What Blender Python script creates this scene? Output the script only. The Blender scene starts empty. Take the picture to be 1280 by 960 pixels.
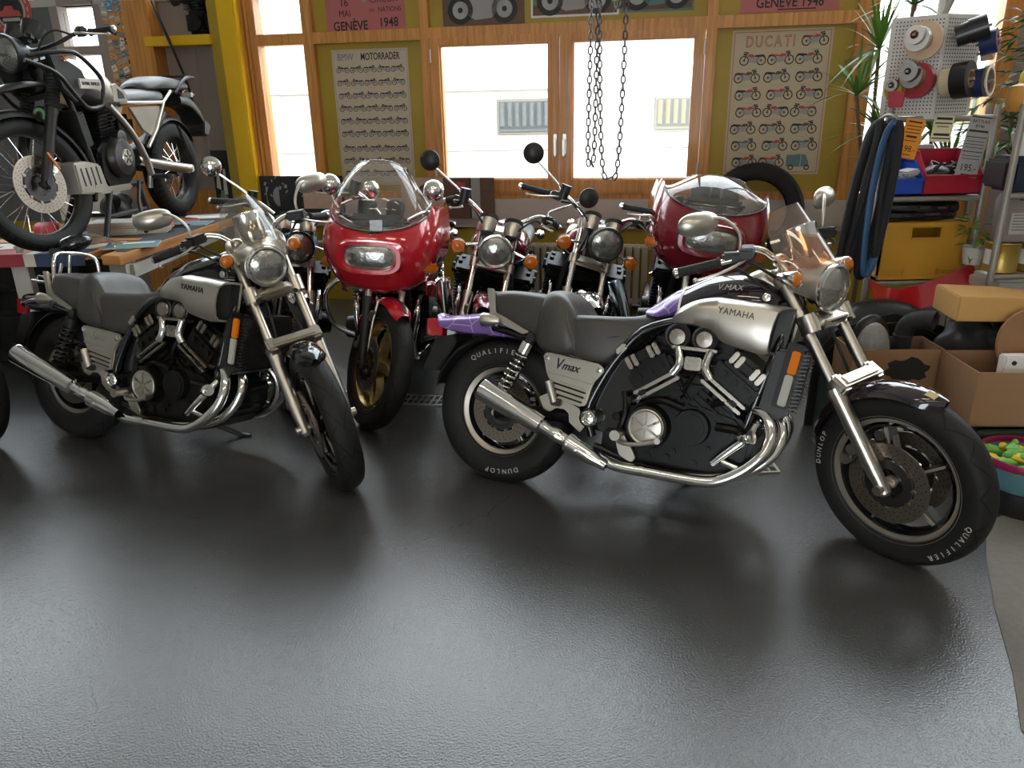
import bpy, bmesh, math, random
from mathutils import Vector, Matrix, Euler
V = Vector
PI = math.pi
rad = math.radians
random.seed(7)
SC = bpy.context.scene
COL = SC.collection

# ------------------------------------------------------------------ materials
MATS = {}
def mat(name, col, rough=0.5, metal=0.0, coat=0.0, noise=0.0, nscale=8.0, bump=0.0, bscale=60.0,
        trans=0.0, alpha=1.0, emit=0.0, ior=1.45, spec=0.5, rvar=0.0, col2=None):
    if name in MATS: return MATS[name]
    m = bpy.data.materials.new(name); m.use_nodes = True
    nt = m.node_tree; b = nt.nodes['Principled BSDF']
    c = (col[0], col[1], col[2], 1.0)
    b.inputs['Base Color'].default_value = c
    b.inputs['Roughness'].default_value = rough
    b.inputs['Metallic'].default_value = metal
    b.inputs['Coat Weight'].default_value = coat
    b.inputs['Coat Roughness'].default_value = 0.05
    b.inputs['Transmission Weight'].default_value = trans
    b.inputs['Alpha'].default_value = alpha
    b.inputs['IOR'].default_value = ior
    b.inputs['Specular IOR Level'].default_value = spec
    if emit:
        b.inputs['Emission Color'].default_value = c
        b.inputs['Emission Strength'].default_value = emit
    if noise or bump or rvar or col2:
        tc = nt.nodes.new('ShaderNodeTexCoord')
    if noise or rvar or col2:
        n = nt.nodes.new('ShaderNodeTexNoise'); n.inputs['Scale'].default_value = nscale
        n.inputs['Detail'].default_value = 5
        nt.links.new(tc.outputs['Object'], n.inputs['Vector'])
        if noise or col2:
            mx = nt.nodes.new('ShaderNodeMix'); mx.data_type = 'RGBA'
            d = col2 if col2 else [max(0, v * (1 - noise)) for v in col]
            mx.inputs['A'].default_value = c
            mx.inputs['B'].default_value = (d[0], d[1], d[2], 1)
            nt.links.new(n.outputs['Fac'], mx.inputs['Factor'])
            nt.links.new(mx.outputs['Result'], b.inputs['Base Color'])
        if rvar:
            mr = nt.nodes.new('ShaderNodeMapRange')
            mr.inputs['To Min'].default_value = max(0.02, rough - rvar)
            mr.inputs['To Max'].default_value = min(1, rough + rvar)
            nt.links.new(n.outputs['Fac'], mr.inputs['Value'])
            nt.links.new(mr.outputs['Result'], b.inputs['Roughness'])
    if bump:
        n2 = nt.nodes.new('ShaderNodeTexNoise'); n2.inputs['Scale'].default_value = bscale
        n2.inputs['Detail'].default_value = 3
        nt.links.new(tc.outputs['Object'], n2.inputs['Vector'])
        bp = nt.nodes.new('ShaderNodeBump'); bp.inputs['Strength'].default_value = bump
        bp.inputs['Distance'].default_value = 0.004
        nt.links.new(n2.outputs['Fac'], bp.inputs['Height'])
        nt.links.new(bp.outputs['Normal'], b.inputs['Normal'])
    MATS[name] = m
    return m

def tyre_mat(name, nrep, slant, knob=False):
    if name in MATS: return MATS[name]
    m = mat(name, (0.014, 0.0135, 0.013), 0.58, spec=0.25)
    nt = m.node_tree; b = nt.nodes['Principled BSDF']
    N = nt.nodes.new; L = nt.links.new
    uv = N('ShaderNodeUVMap'); sp = N('ShaderNodeSeparateXYZ'); L(uv.outputs['UV'], sp.inputs['Vector'])
    def M(op, a, b_=None):
        n = N('ShaderNodeMath'); n.operation = op
        for i, v in enumerate((a, b_)):
            if v is None: continue
            if isinstance(v, (int, float)): n.inputs[i].default_value = v
            else: L(v, n.inputs[i])
        return n.outputs[0]
    v = M('ABSOLUTE', sp.outputs['Y'])                 # 0 crown .. 1 bead
    u = M('MULTIPLY', sp.outputs['X'], nrep)
    if knob:
        a = M('LESS_THAN', M('FRACT', u), 0.35)
        c = M('LESS_THAN', M('FRACT', M('MULTIPLY', v, 7.0)), 0.3)
        g = M('MAXIMUM', a, c)
    else:
        sgn = M('SIGN', sp.outputs['Y'])
        w = M('ADD', u, M('MULTIPLY', M('POWER', v, 0.75), slant))
        g1 = M('LESS_THAN', M('FRACT', w), 0.09)
        w2 = M('ADD', M('MULTIPLY', u, 1.0), M('MULTIPLY', v, -slant * 0.7))
        g2 = M('MULTIPLY', M('LESS_THAN', M('FRACT', M('ADD', w2, 0.4)), 0.07), M('GREATER_THAN', v, 0.16))
        g = M('MAXIMUM', g1, g2)
    z = M('MULTIPLY', M('LESS_THAN', v, 0.47), g)
    h = M('SUBTRACT', 1.0, z)
    bp = N('ShaderNodeBump'); bp.inputs['Strength'].default_value = 0.9; bp.inputs['Distance'].default_value = 0.005
    L(h, bp.inputs['Height']); L(bp.outputs['Normal'], b.inputs['Normal'])
    mx = N('ShaderNodeMix'); mx.data_type = 'RGBA'
    mx.inputs['A'].default_value = (0.015, 0.0145, 0.014, 1); mx.inputs['B'].default_value = (0.004, 0.004, 0.004, 1)
    L(z, mx.inputs['Factor']); L(mx.outputs['Result'], b.inputs['Base Color'])
    return m

# ------------------------------------------------------------------ mesh builder
def frame_of(d):
    d = V(d).normalized()
    a = V((0, 0, 1)) if abs(d.z) < 0.9 else V((1, 0, 0))
    x = a.cross(d).normalized(); y = d.cross(x)
    return Matrix((x, y, d)).transposed()

def cr(pts, k=4, closed=False):
    """Catmull-Rom resample: k segments per span. pts: tuples of any length."""
    n = len(pts)
    if k <= 1 or n < 3: return [tuple(p) for p in pts]
    out = []
    spans = n if closed else n - 1
    for i in range(spans):
        if closed: p0, p1, p2, p3 = (pts[(i + j) % n] for j in (-1, 0, 1, 2))
        else:
            p1, p2 = pts[i], pts[i + 1]
            p0 = pts[i - 1] if i > 0 else tuple(2 * a - b for a, b in zip(p1, p2))
            p3 = pts[i + 2] if i + 2 < n else tuple(2 * b - a for a, b in zip(p1, p2))
        for s in range(k):
            t = s / k
            out.append(tuple(0.5 * (2 * b + (c - a) * t + (2 * a - 5 * b + 4 * c - d) * t * t + (3 * b - a - 3 * c + d) * t ** 3)
                             for a, b, c, d in zip(p0, p1, p2, p3)))
    if not closed: out.append(tuple(pts[-1]))
    return out

class MB:
    def __init__(s): s.v = []; s.f = []; s.m = []; s.uv = {}
    def add(s, vs, fs, mi=0, M=None):
        b = len(s.v)
        if M is not None: vs = [M @ V(p) for p in vs]
        s.v += [tuple(p) for p in vs]
        s.f += [tuple(i + b for i in f) for f in fs]; s.m += [mi] * len(fs)
        return s
    def bm(s, bm, mi=0, M=None):
        bm.verts.index_update()
        s.add([v.co.copy() for v in bm.verts], [[v.index for v in f.verts] for f in bm.faces], mi, M); bm.free(); return s
    def box(s, c, size, rot=None, bev=0.0, mi=0, seg=2):
        bm = bmesh.new(); bmesh.ops.create_cube(bm, size=1.0)
        for v in bm.verts: v.co = V((v.co.x * size[0], v.co.y * size[1], v.co.z * size[2]))
        if bev: bmesh.ops.bevel(bm, geom=bm.edges[:], offset=min(bev, min(size) * 0.45), segments=seg, affect='EDGES')
        M = Matrix.Translation(c)
        if rot is not None: M = M @ (rot.to_4x4() if isinstance(rot, Matrix) else Euler(rot).to_matrix().to_4x4())
        return s.bm(bm, mi, M)
    def prism(s, poly, a0, a1, plane='xz', bev=0.0, mi=0, M=None, seg=2):
        def p3(p, a):
            if plane == 'xz': return (p[0], a, p[1])
            if plane == 'xy': return (p[0], p[1], a)
            return (a, p[0], p[1])
        bm = bmesh.new(); n = len(poly)
        A = [bm.verts.new(p3(p, a0)) for p in poly]; B = [bm.verts.new(p3(p, a1)) for p in poly]
        bm.faces.new(A); bm.faces.new(B[::-1])
        for i in range(n): bm.faces.new((A[i], B[i], B[(i + 1) % n], A[(i + 1) % n]))
        bmesh.ops.recalc_face_normals(bm, faces=bm.faces[:])
        if bev: bmesh.ops.bevel(bm, geom=bm.edges[:], offset=bev, segments=seg, affect='EDGES')
        bmesh.ops.triangulate(bm, faces=[f for f in bm.faces if len(f.verts) > 4])
        return s.bm(bm, mi, M)
    def loft(s, rings, mi=0, closed=True, caps=True, k=1, loop=False, M=None):
        """rings: lists of 3-D points, same count. k: spline sub-steps along the loft."""
        if k > 1:
            n = len(rings[0])
            cols = [cr([r[i] for r in rings], k, loop) for i in range(n)]
            rings = [[c[j] for c in cols] for j in range(len(cols[0]))]
        n = len(rings[0]); R = len(rings); vs = [p for r in rings for p in r]; fs = []
        for j in range(R if loop else R - 1):
            a = j * n; b = ((j + 1) % R) * n
            for i in range(n if closed else n - 1):
                i2 = (i + 1) % n
                fs.append((a + i, a + i2, b + i2, b + i))
        if caps and closed and not loop:
            fs.append(tuple(range(n))[::-1]); fs.append(tuple((R - 1) * n + i for i in range(n)))
        return s.add(vs, fs, mi, M)
    def tube(s, pts, r, n=8, closed=False, mi=0, k=1, caps=True, flat=1.0, M=None):
        if k > 1:
            if not isinstance(r, (list, tuple)): pts = cr(pts, k, closed)
            else:
                q = cr([tuple(p) + (rr,) for p, rr in zip(pts, r)], k, closed); pts = [p[:3] for p in q]; r = [p[3] for p in q]
        P = [V(p) for p in pts]; N = len(P)
        if not isinstance(r, (list, tuple)): r = [r] * N
        T = []
        for i in range(N):
            a = P[i - 1] if (i > 0 or closed) else P[i]; b = P[(i + 1) % N] if (i < N - 1 or closed) else P[i]
            T.append((b - a).normalized())
        F = frame_of(T[0]); x = F.col[0].copy(); rings = []
        for i in range(N):
            x = (x - T[i] * x.dot(T[i])); x = x.normalized() if x.length > 1e-6 else frame_of(T[i]).col[0]
            y = T[i].cross(x)
            rings.append([tuple(P[i] + x * (r[i] * math.cos(2 * PI * j / n)) + y * (r[i] * flat * math.sin(2 * PI * j / n))) for j in range(n)])
        return s.loft(rings, mi, True, caps, 1, closed, M)
    def cyl(s, p0, p1, r0, r1=None, n=20, mi=0, caps=True):
        return s.tube([p0, p1], [r0, r0 if r1 is None else r1], n, mi=mi, caps=caps)
    def lathe(s, prof, c=(0, 0, 0), axis=(0, 1, 0), n=32, mi=0, loop=False, a0=0.0, a1=2 * PI, uv=False):
        """prof: (radius, height along axis) points."""
        F = frame_of(axis); c = V(c); full = abs(a1 - a0 - 2 * PI) < 1e-6
        m = len(prof); R = n if full else n + 1; vs = []
        for j in range(R):
            a = a0 + (a1 - a0) * j / n; d = F.col[0] * math.cos(a) + F.col[1] * math.sin(a)
            vs += [tuple(c + d * r + F.col[2] * h) for r, h in prof]
        fs = []; uvs = []
        tot = sum(math.dist(prof[i], prof[i + 1]) for i in range(m - 1)); acc = [0.0]
        for i in range(m - 1): acc.append(acc[-1] + math.dist(prof[i], prof[i + 1]))
        for j in range(n):
            a = j * m; b = ((j + 1) % R) * m
            for i in range(m if loop else m - 1):
                i2 = (i + 1) % m; fs.append((a + i, a + i2, b + i2, b + i))
                if uv: uvs.append([(j / n, 2 * acc[i] / tot - 1), (j / n, 2 * acc[i2] / tot - 1), ((j + 1) / n, 2 * acc[i2] / tot - 1), ((j + 1) / n, 2 * acc[i] / tot - 1)])
        if uv:
            f0 = len(s.f)
            for q, u in enumerate(uvs): s.uv[f0 + q] = u
        return s.add(vs, fs, mi)
    def sph(s, c, r, rot=None, nu=20, nv=12, mi=0, v0=0.0, v1=PI):
        if not isinstance(r, (tuple, list)): r = (r, r, r)
        M = Matrix.Translation(c)
        if rot is not None: M = M @ (rot.to_4x4() if isinstance(rot, Matrix) else Euler(rot).to_matrix().to_4x4())
        vs = []; fs = []
        for j in range(nv + 1):
            t = v0 + (v1 - v0) * j / nv
            for i in range(nu):
                a = 2 * PI * i / nu; vs.append((r[0] * math.sin(t) * math.cos(a), r[1] * math.sin(t) * math.sin(a), r[2] * math.cos(t)))
        for j in range(nv):
            for i in range(nu):
                i2 = (i + 1) % nu; fs.append((j * nu + i, (j + 1) * nu + i, (j + 1) * nu + i2, j * nu + i2))
        return s.add(vs, fs, mi, M)
    def ring(s, c, axis, r0, r1, h, n=40, mi=0):
        """flat annulus with thickness h."""
        return s.lathe([(r0, -h / 2), (r1, -h / 2), (r1, h / 2), (r0, h / 2)], c, axis, n, mi, loop=True)
    def grid(s, fn, nu, nv, mi=0, M=None, thick=0.0):
        vs = [fn(i / nu, j / nv) for j in range(nv + 1) for i in range(nu + 1)]; w = nu + 1
        fs = [(j * w + i, j * w + i + 1, (j + 1) * w + i + 1, (j + 1) * w + i) for j in range(nv) for i in range(nu)]
        if thick:
            bm = bmesh.new(); q = [bm.verts.new(p) for p in vs]
            for f in fs:
                try: bm.faces.new([q[i] for i in f])
                except ValueError: pass
            bmesh.ops.recalc_face_normals(bm, faces=bm.faces[:])
            bmesh.ops.solidify(bm, geom=bm.faces[:], thickness=thick)
            return s.bm(bm, mi, M)
        return s.add(vs, fs, mi, M)
    def text(s, txt, M, size=0.05, depth=0.002, sx=1.0, mi=0, align='CENTER', sp=1.0, shear=0.0, bold=0.0, outline=0.0):
        cu = bpy.data.curves.new('t', 'FONT'); cu.body = txt; cu.size = size; cu.extrude = depth / 2
        cu.align_x = align; cu.align_y = 'CENTER'; cu.space_character = sp; cu.shear = shear; cu.offset = bold; cu.resolution_u = 3
        if outline: cu.fill_mode = 'NONE'; cu.extrude = 0; cu.bevel_depth = outline; cu.bevel_resolution = 1
        o = bpy.data.objects.new('t', cu); me = bpy.data.meshes.new_from_object(o)
        s.add([(v.co.x * sx, v.co.y, v.co.z) for v in me.vertices], [list(p.vertices) for p in me.polygons], mi, M)
        bpy.data.objects.remove(o); bpy.data.curves.remove(cu); bpy.data.meshes.remove(me)
        return s
    def obj(s, name, mats, parent=None, M=None, angle=38, flat=False):
        me = bpy.data.meshes.new(name); me.from_pydata(s.v, [], s.f)
        if not isinstance(mats, (list, tuple)): mats = [mats]
        for m in mats: me.materials.append(MATS[m] if isinstance(m, str) else m)
        me.polygons.foreach_set('material_index', s.m)
        if s.uv:
            ul = me.uv_layers.new(name='UVMap')
            for p in me.polygons:
                u = s.uv.get(p.index)
                if u:
                    for li, q in zip(p.loop_indices, u): ul.data[li].uv = q
        if not s.uv:
            bm = bmesh.new(); bm.from_mesh(me); bmesh.ops.recalc_face_normals(bm, faces=bm.faces[:]); bm.to_mesh(me); bm.free()
        me.validate()
        if not flat:
            me.polygons.foreach_set('use_smooth', [True] * len(me.polygons)); me.set_sharp_from_angle(angle=rad(angle))
        o = bpy.data.objects.new(name, me); COL.objects.link(o)
        if parent is not None: o.parent = parent
        if M is not None: o.matrix_local = M
        return o

def tag(o, label=None, cat=None, group=None, kind=None):
    if label: o['label'] = label
    if cat: o['category'] = cat
    if group: o['group'] = group
    if kind: o['kind'] = kind
    return o
def thing(name, label, cat, M=None, group=None):
    o = bpy.data.objects.new(name, None); o.empty_display_size = 0.05; COL.objects.link(o)
    if M is not None: o.matrix_world = M
    return tag(o, label, cat, group)
def copy_tree(o, parent=None):
    c = o.copy(); COL.objects.link(c)
    if parent is not None: c.parent = parent
    for ch in list(o.children): copy_tree(ch, c)
    return c
def T(*a): return Matrix.Translation(a if len(a) == 3 else a[0])
def RX(a): return Matrix.Rotation(a, 4, 'X')
def RY(a): return Matrix.Rotation(a, 4, 'Y')
def RZ(a): return Matrix.Rotation(a, 4, 'Z')
# text frames: text x-axis, text y-axis given explicitly
def TF(o, x, y):
    x = V(x).normalized(); y = V(y); y = (y - x * y.dot(x)).normalized(); z = x.cross(y)
    M = Matrix((x, y, z)).transposed().to_4x4(); M.translation = V(o); return M
def hring(x, half, k=4, zmap=None):
    """closed ring in the plane x: half outline (y,z) from top centre to bottom centre, mirrored."""
    h = cr(half, k)
    return [(x, -y, z) for y, z in h] + [(x, y, z) for y, z in h[::-1][1:-1]]
def sring(x, zc, ry, rz, e=2.5, n=24, yc=0.0, sl=0.0):
    out = []
    for i in range(n):
        a = 2 * PI * i / n; c, s_ = math.cos(a), math.sin(a)
        y = ry * math.copysign(abs(c) ** (2 / e), c); z = rz * math.copysign(abs(s_) ** (2 / e), s_)
        out.append((x + sl * z, yc + y, zc + z))
    return out
def arc(cx, cz, r, a0, a1, n, y=0.0):
    return [(cx + r * math.cos(rad(a0 + (a1 - a0) * i / n)), y, cz + r * math.sin(rad(a0 + (a1 - a0) * i / n))) for i in range(n + 1)]
# ------------------------------------------------------------------ palette
mat('chrome', (0.78, 0.77, 0.75), 0.12, 1.0, rvar=0.06, nscale=20)
mat('brushed', (0.54, 0.51, 0.46), 0.33, 1.0, rvar=0.08, nscale=12)
mat('satin_silver', (0.50, 0.47, 0.41), 0.34, 0.9, rvar=0.07, nscale=10)
mat('fork_silver', (0.54, 0.50, 0.44), 0.30, 1.0, rvar=0.06, nscale=9)
mat('dark_metal', (0.05, 0.048, 0.045), 0.38, 0.7, rvar=0.1, nscale=14)
mat('black_gloss', (0.010, 0.010, 0.012), 0.12, 0.0, coat=0.6)
mat('black_satin', (0.014, 0.014, 0.014), 0.42, 0.0, rvar=0.1, nscale=18)
mat('cap_metal', (0.36, 0.33, 0.29), 0.28, 1.0, rvar=0.06, nscale=16)
mat('engine_black', (0.005, 0.0048, 0.0046), 0.36, 0.0, spec=0.28, rvar=0.12, nscale=16, bump=0.15, bscale=120)
mat('rubber', (0.015, 0.015, 0.015), 0.7, bump=0.3, bscale=180)
mat('leather', (0.045, 0.042, 0.038), 0.40, rvar=0.08, nscale=10, bump=0.22, bscale=340)
mat('leather_worn', (0.085, 0.062, 0.052), 0.40, rvar=0.1, nscale=6, bump=0.2, bscale=340, noise=0.4)
mat('aubergine', (0.022, 0.013, 0.020), 0.10, 0.0, coat=1.0)
mat('purple', (0.20, 0.11, 0.38), 0.25, 0.15, coat=0.8, noise=0.35, nscale=16)
def decal_lines(m, scale, col):
    nt = m.node_tree; N = nt.nodes.new; L = nt.links.new; b = nt.nodes['Principled BSDF']; src = [l for l in nt.links if l.to_socket == b.inputs['Base Color']][0].from_socket
    tc = N('ShaderNodeTexCoord'); v = N('ShaderNodeTexVoronoi'); v.feature = 'DISTANCE_TO_EDGE'; v.inputs['Scale'].default_value = scale; L(tc.outputs['Object'], v.inputs['Vector'])
    lt = N('ShaderNodeMath'); lt.operation = 'LESS_THAN'; lt.inputs[1].default_value = .03; L(v.outputs['Distance'], lt.inputs[0])
    mx = N('ShaderNodeMix'); mx.data_type = 'RGBA'; mx.inputs['B'].default_value = (*col, 1); L(lt.outputs[0], mx.inputs['Factor']); L(src, mx.inputs['A']); L(mx.outputs['Result'], b.inputs['Base Color'])
decal_lines(MATS['purple'], 11, (.36, .25, .52))
mat('white_paint', (0.75, 0.74, 0.70), 0.35)
mat('red_paint', (0.48, 0.012, 0.022), 0.16, 0.1, coat=1.0)
mat('red_dark', (0.20, 0.010, 0.018), 0.18, 0.1, coat=1.0)
mat('wine_paint', (0.16, 0.008, 0.020), 0.16, 0.1, coat=1.0)
mat('blue_paint', (0.10, 0.22, 0.46), 0.2, 0.1, coat=0.8)
mat('green_paint', (0.16, 0.34, 0.16), 0.4)
mat('amber', (0.60, 0.15, 0.008), 0.25, coat=0.2, noise=0.35, nscale=40)
mat('amber_reflector', (0.66, 0.17, 0.008), 0.6, spec=0.15)
mat('grey_reflector', (0.42, 0.41, 0.38), 0.6, spec=0.15)
mat('red_lens', (0.42, 0.012, 0.02), 0.15, coat=0.7)
mat('lens', (0.46, 0.46, 0.43), 0.14, 0.75, noise=0.65, nscale=26, bump=0.5, bscale=70, coat=0.8)
mat('clear_lens', (0.70, 0.68, 0.62), 0.15, 0.2, coat=0.8, noise=0.3, nscale=30)
mat('mirror_glass', (0.80, 0.82, 0.84), 0.03, 1.0)
mat('rim_lip', (0.46, 0.41, 0.35), 0.45, 0.75, rvar=0.08, nscale=12)
mat('gold_rim', (0.55, 0.42, 0.20), 0.32, 0.9)
mat('ink', (0.02, 0.02, 0.02), 0.6)
mat('tyre_letter', (0.42, 0.41, 0.38), 0.7)
mat('rust', (0.30, 0.20, 0.13), 0.42, 0.85, rvar=0.1, nscale=18)
mat('disc_steel', (0.25, 0.21, 0.17), 0.36, 0.9, rvar=0.08, nscale=16)
def glass_mat(name, col, a, rough=0.02):
    """thin plastic / glass sheet: mostly see-through, with a real reflection."""
    m = bpy.data.materials.new(name); m.use_nodes = True; nt = m.node_tree; nt.nodes.clear()
    N = nt.nodes.new; L = nt.links.new
    out = N('ShaderNodeOutputMaterial'); tr = N('ShaderNodeBsdfTransparent'); tr.inputs[0].default_value = (*col, 1)
    gl = N('ShaderNodeBsdfGlossy'); gl.inputs['Roughness'].default_value = rough; gl.inputs[0].default_value = (1, 1, 1, 1)
    df = N('ShaderNodeBsdfDiffuse'); df.inputs[0].default_value = (0.8, 0.8, 0.78, 1)
    fr = N('ShaderNodeFresnel'); fr.inputs['IOR'].default_value = 1.5
    m1 = N('ShaderNodeMixShader'); m1.inputs[0].default_value = a
    L(tr.outputs[0], m1.inputs[1]); L(df.outputs[0], m1.inputs[2])
    ge = N('ShaderNodeNewGeometry'); bf = N('ShaderNodeMath'); bf.operation = 'SUBTRACT'; bf.inputs[0].default_value = 1.0; L(ge.outputs['Backfacing'], bf.inputs[1]); mu = N('ShaderNodeMath'); mu.operation = 'MULTIPLY'; L(fr.outputs[0], mu.inputs[0]); L(bf.outputs[0], mu.inputs[1])
    m2 = N('ShaderNodeMixShader'); L(mu.outputs[0], m2.inputs[0]); L(m1.outputs[0], m2.inputs[1]); L(gl.outputs[0], m2.inputs[2])
    L(m2.outputs[0], out.inputs['Surface']); MATS[name] = m; return m
glass_mat('screen_clear', (0.93, 0.93, 0.91), 0.03)
glass_mat('screen_smoke', (0.80, 0.77, 0.72), 0.04)
glass_mat('screen_amber', (0.86, 0.66, 0.52), 0.08)
glass_mat('window_glass', (0.96, 0.97, 0.97), 0.0)
# ------------------------------------------------------------------ motorcycle parts
def steer_matrix(px, rake, ang):
    """rotation about the steering axis that meets the ground at x = px (bike frame)."""
    ax = V((-math.sin(rad(rake)), 0, math.cos(rad(rake)))); p = V((px, 0, 0))
    return T(p) @ Matrix.Rotation(rad(ang), 4, ax) @ T(-p)

def tyre(R, w, rl, c, mname, n=72):
    h = R - rl
    half = [(rl - .012, .36), (rl, .43), (rl + .2 * h, .49), (rl + .45 * h, .505), (R - .33 * h, .47), (R - .17 * h, .37), (R - .06 * h, .22), (R, 0)]
    p = cr(half, 3); prof = [(r, y * w) for r, y in p] + [(r, -y * w) for r, y in p[::-1][1:]]
    m = MB(); m.lathe(prof, c, (0, 1, 0), n, uv=True); return m

def ring_text(txt, c, r, y, mid, size, side=-1, step=None, sx=1.0):
    """letters round a tyre sidewall, read from the side given (-1: right side), mid: angle in deg of the word's middle, tops outward."""
    m = MB(); n = len(txt); step = step or math.degrees(size * 0.95 / r)
    for i, ch in enumerate(txt):
        a = rad(mid - side * 0 + (-(i - (n - 1) / 2)) * step * (1 if side < 0 else -1))
        d = V((math.cos(a), 0, math.sin(a))); o = V(c) + d * r + V((0, y, 0))
        tx = V((math.sin(a), 0, -math.cos(a))) * (1 if side < 0 else -1)
        m.text(ch, TF(o, tx, d), size, 0.002, sx)
    return m

def cast_wheel(root, name, c, R, w, rl, tm, nsp=5, rot=90, M=None, body='black_satin', lip='rim_lip', discs=(), disc_r=.14, hub_r=.05, spoke_w=.03, holes=True, curve=0.0, letters=()):
    m = MB(); iw = w * .40
    prof = [(rl - .004, iw + .002), (rl + .006, iw + .001), (rl + .006, iw - .012), (rl - .016, iw - .02), (rl - .03, iw * .55), (rl - .034, 0)]
    prof = prof + [(r, -y) for r, y in prof[::-1][1:]]
    m.lathe(prof, c, (0, 1, 0), 64, 1)
    m.lathe([(rl - .036, -iw * .8), (rl - .05, -iw * .3), (rl - .052, iw * .3), (rl - .036, iw * .8)], c, (0, 1, 0), 64, 0)
    m.cyl((c[0], -w * .42, c[2]), (c[0], w * .42, c[2]), hub_r, n=28, mi=0)
    m.cyl((c[0], -w * .55, c[2]), (c[0], w * .55, c[2]), hub_r * .45, n=20, mi=1)
    for i in range(nsp):
        a = rad(rot + i * 360 / nsp); ca, sa = math.cos(a), math.sin(a)
        rr = []
        for j in range(5):
            t = j / 4; r = hub_r * .8 + (rl - .045 - hub_r * .8) * t; hw = spoke_w * (1.15 - .45 * t) / 2; d = .024 - .008 * t
            off = curve * math.sin(PI * t)
            X = lambda q, y: (c[0] + ca * r - sa * (q + off), y, c[2] + sa * r + ca * (q + off))
            rr.append([X(-hw, -d), X(-hw * .5, -d * 1.3), X(hw * .5, -d * 1.3), X(hw, -d), X(hw, d), X(hw * .5, d * 1.3), X(-hw * .5, d * 1.3), X(-hw, d)])
        m.loft(rr, 0)
        e = []
        for j in range(2):
            t = .2 + .8 * j; r = hub_r + (rl - .05 - hub_r) * t
            e.append([(c[0] + ca * r - sa * q, y, c[2] + sa * r + ca * q) for q, y in ((-.004, -.0335), (.004, -.0335), (.004, -.020), (-.004, -.020))])
        m.loft(e, 1)
    wh = m.obj(name, [body, lip], root, M)
    tyre(R, w, rl, c, tm).obj('tyre', tm_get(tm), wh)
    for L_ in letters: ring_text(*L_).obj('tyre_lettering', 'tyre_letter', wh)
    for y in discs: disc(c, y, disc_r, holes).obj('brake_disc', ['disc_steel', 'ink', 'dark_metal'], wh)
    return wh
def tm_get(n): return {'tyre_street': tyre_mat('tyre_street', 15, 1.6), 'tyre_rear': tyre_mat('tyre_rear', 13, 2.2), 'tyre_knob': tyre_mat('tyre_knob', 46, 0, True)}[n]

def disc(c, y, r, holes=True):
    m = MB(); cc = (c[0], y, c[2])
    m.ring(cc, (0, 1, 0), r * .66, r, .006, 56, 0)
    m.ring(cc, (0, 1, 0), r * .38, r * .60, .010, 40, 2)
    for i in range(10):
        a = rad(i * 36); d = V((math.cos(a), 0, math.sin(a)))
        m.cyl(V(cc) + d * r * .63 - V((0, .007, 0)), V(cc) + d * r * .63 + V((0, .007, 0)), r * .055, n=10, mi=0)
    if holes:
        for i in range(30):
            a0 = i * 12
            for k in range(3):
                a = rad(a0 + k * 3.6); d = V((math.cos(a), 0, math.sin(a))); q = r * (.73 + .09 * k)
                m.cyl(V(cc) + d * q - V((0, .0034, 0)), V(cc) + d * q + V((0, .0034, 0)), r * .02, n=6, mi=1)
    return m

def spoked_wheel(root, name, c, R, w, rl, tm, M=None, lip='dark_metal', discs=(), disc_r=.15, nsp=32, hub_r=.05, spoke='chrome', drum=False):
    m = MB(); iw = w * .36
    prof = [(rl + .004, iw), (rl - .006, iw * .9), (rl - .016, iw * .5), (rl - .02, 0), (rl - .016, -iw * .5), (rl - .006, -iw * .9), (rl + .004, -iw)]
    m.lathe(prof, c, (0, 1, 0), 64, 1)
    m.cyl((c[0], -w * .45, c[2]), (c[0], w * .45, c[2]), hub_r * .7, n=24, mi=0)
    for s in (-1, 1): m.cyl((c[0], s * w * .36, c[2]), (c[0], s * w * .46, c[2]), hub_r, n=24, mi=0)
    if drum: m.cyl((c[0], -w * .4, c[2]), (c[0], w * .4, c[2]), .085, n=28, mi=0)
    for i in range(nsp):
        s = 1 if i % 2 else -1; a = rad(i * 360 / nsp); b = a + rad(26 if (i // 2) % 2 else -26)
        m.tube([(c[0] + (drum and .085 or hub_r) * math.cos(b), s * w * .4, c[2] + (drum and .085 or hub_r) * math.sin(b)), (c[0] + (rl - .016) * math.cos(a), s * .004, c[2] + (rl - .016) * math.sin(a))], .0022, 5, mi=2)
    wh = m.obj(name, ['dark_metal', lip, spoke], root, M)
    tyre(R, w, rl, c, tm).obj('tyre', tm_get(tm), wh)
    for y in discs: disc(c, y, disc_r).obj('brake_disc', ['disc_steel', 'ink', 'dark_metal'], wh)
    return wh

def round_headlight(root, c, r, depth=.11, M=None, shell='chrome', name='headlight', tilt=0):
    m = MB(); c = V(c); t = rad(tilt); d = V((math.cos(t), 0, math.sin(t)))
    m.lathe([(r * .18, -depth), (r * .55, -depth * .92), (r * .86, -depth * .6), (r * 1.0, -depth * .2), (r * 1.06, -.012), (r * 1.1, 0), (r * 1.07, .012), (r * .98, .014), (r * .95, .004), (r * .95, -.01)], c, d, 40)
    h = m.obj(name, shell, root, M)
    g = MB(); g.lathe([(.001, .026), (r * .4, .023), (r * .75, .014), (r * .955, .002), (r * .95, -.004)], c, d, 40); g.obj('lens', 'lens', h)
    return h

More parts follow.
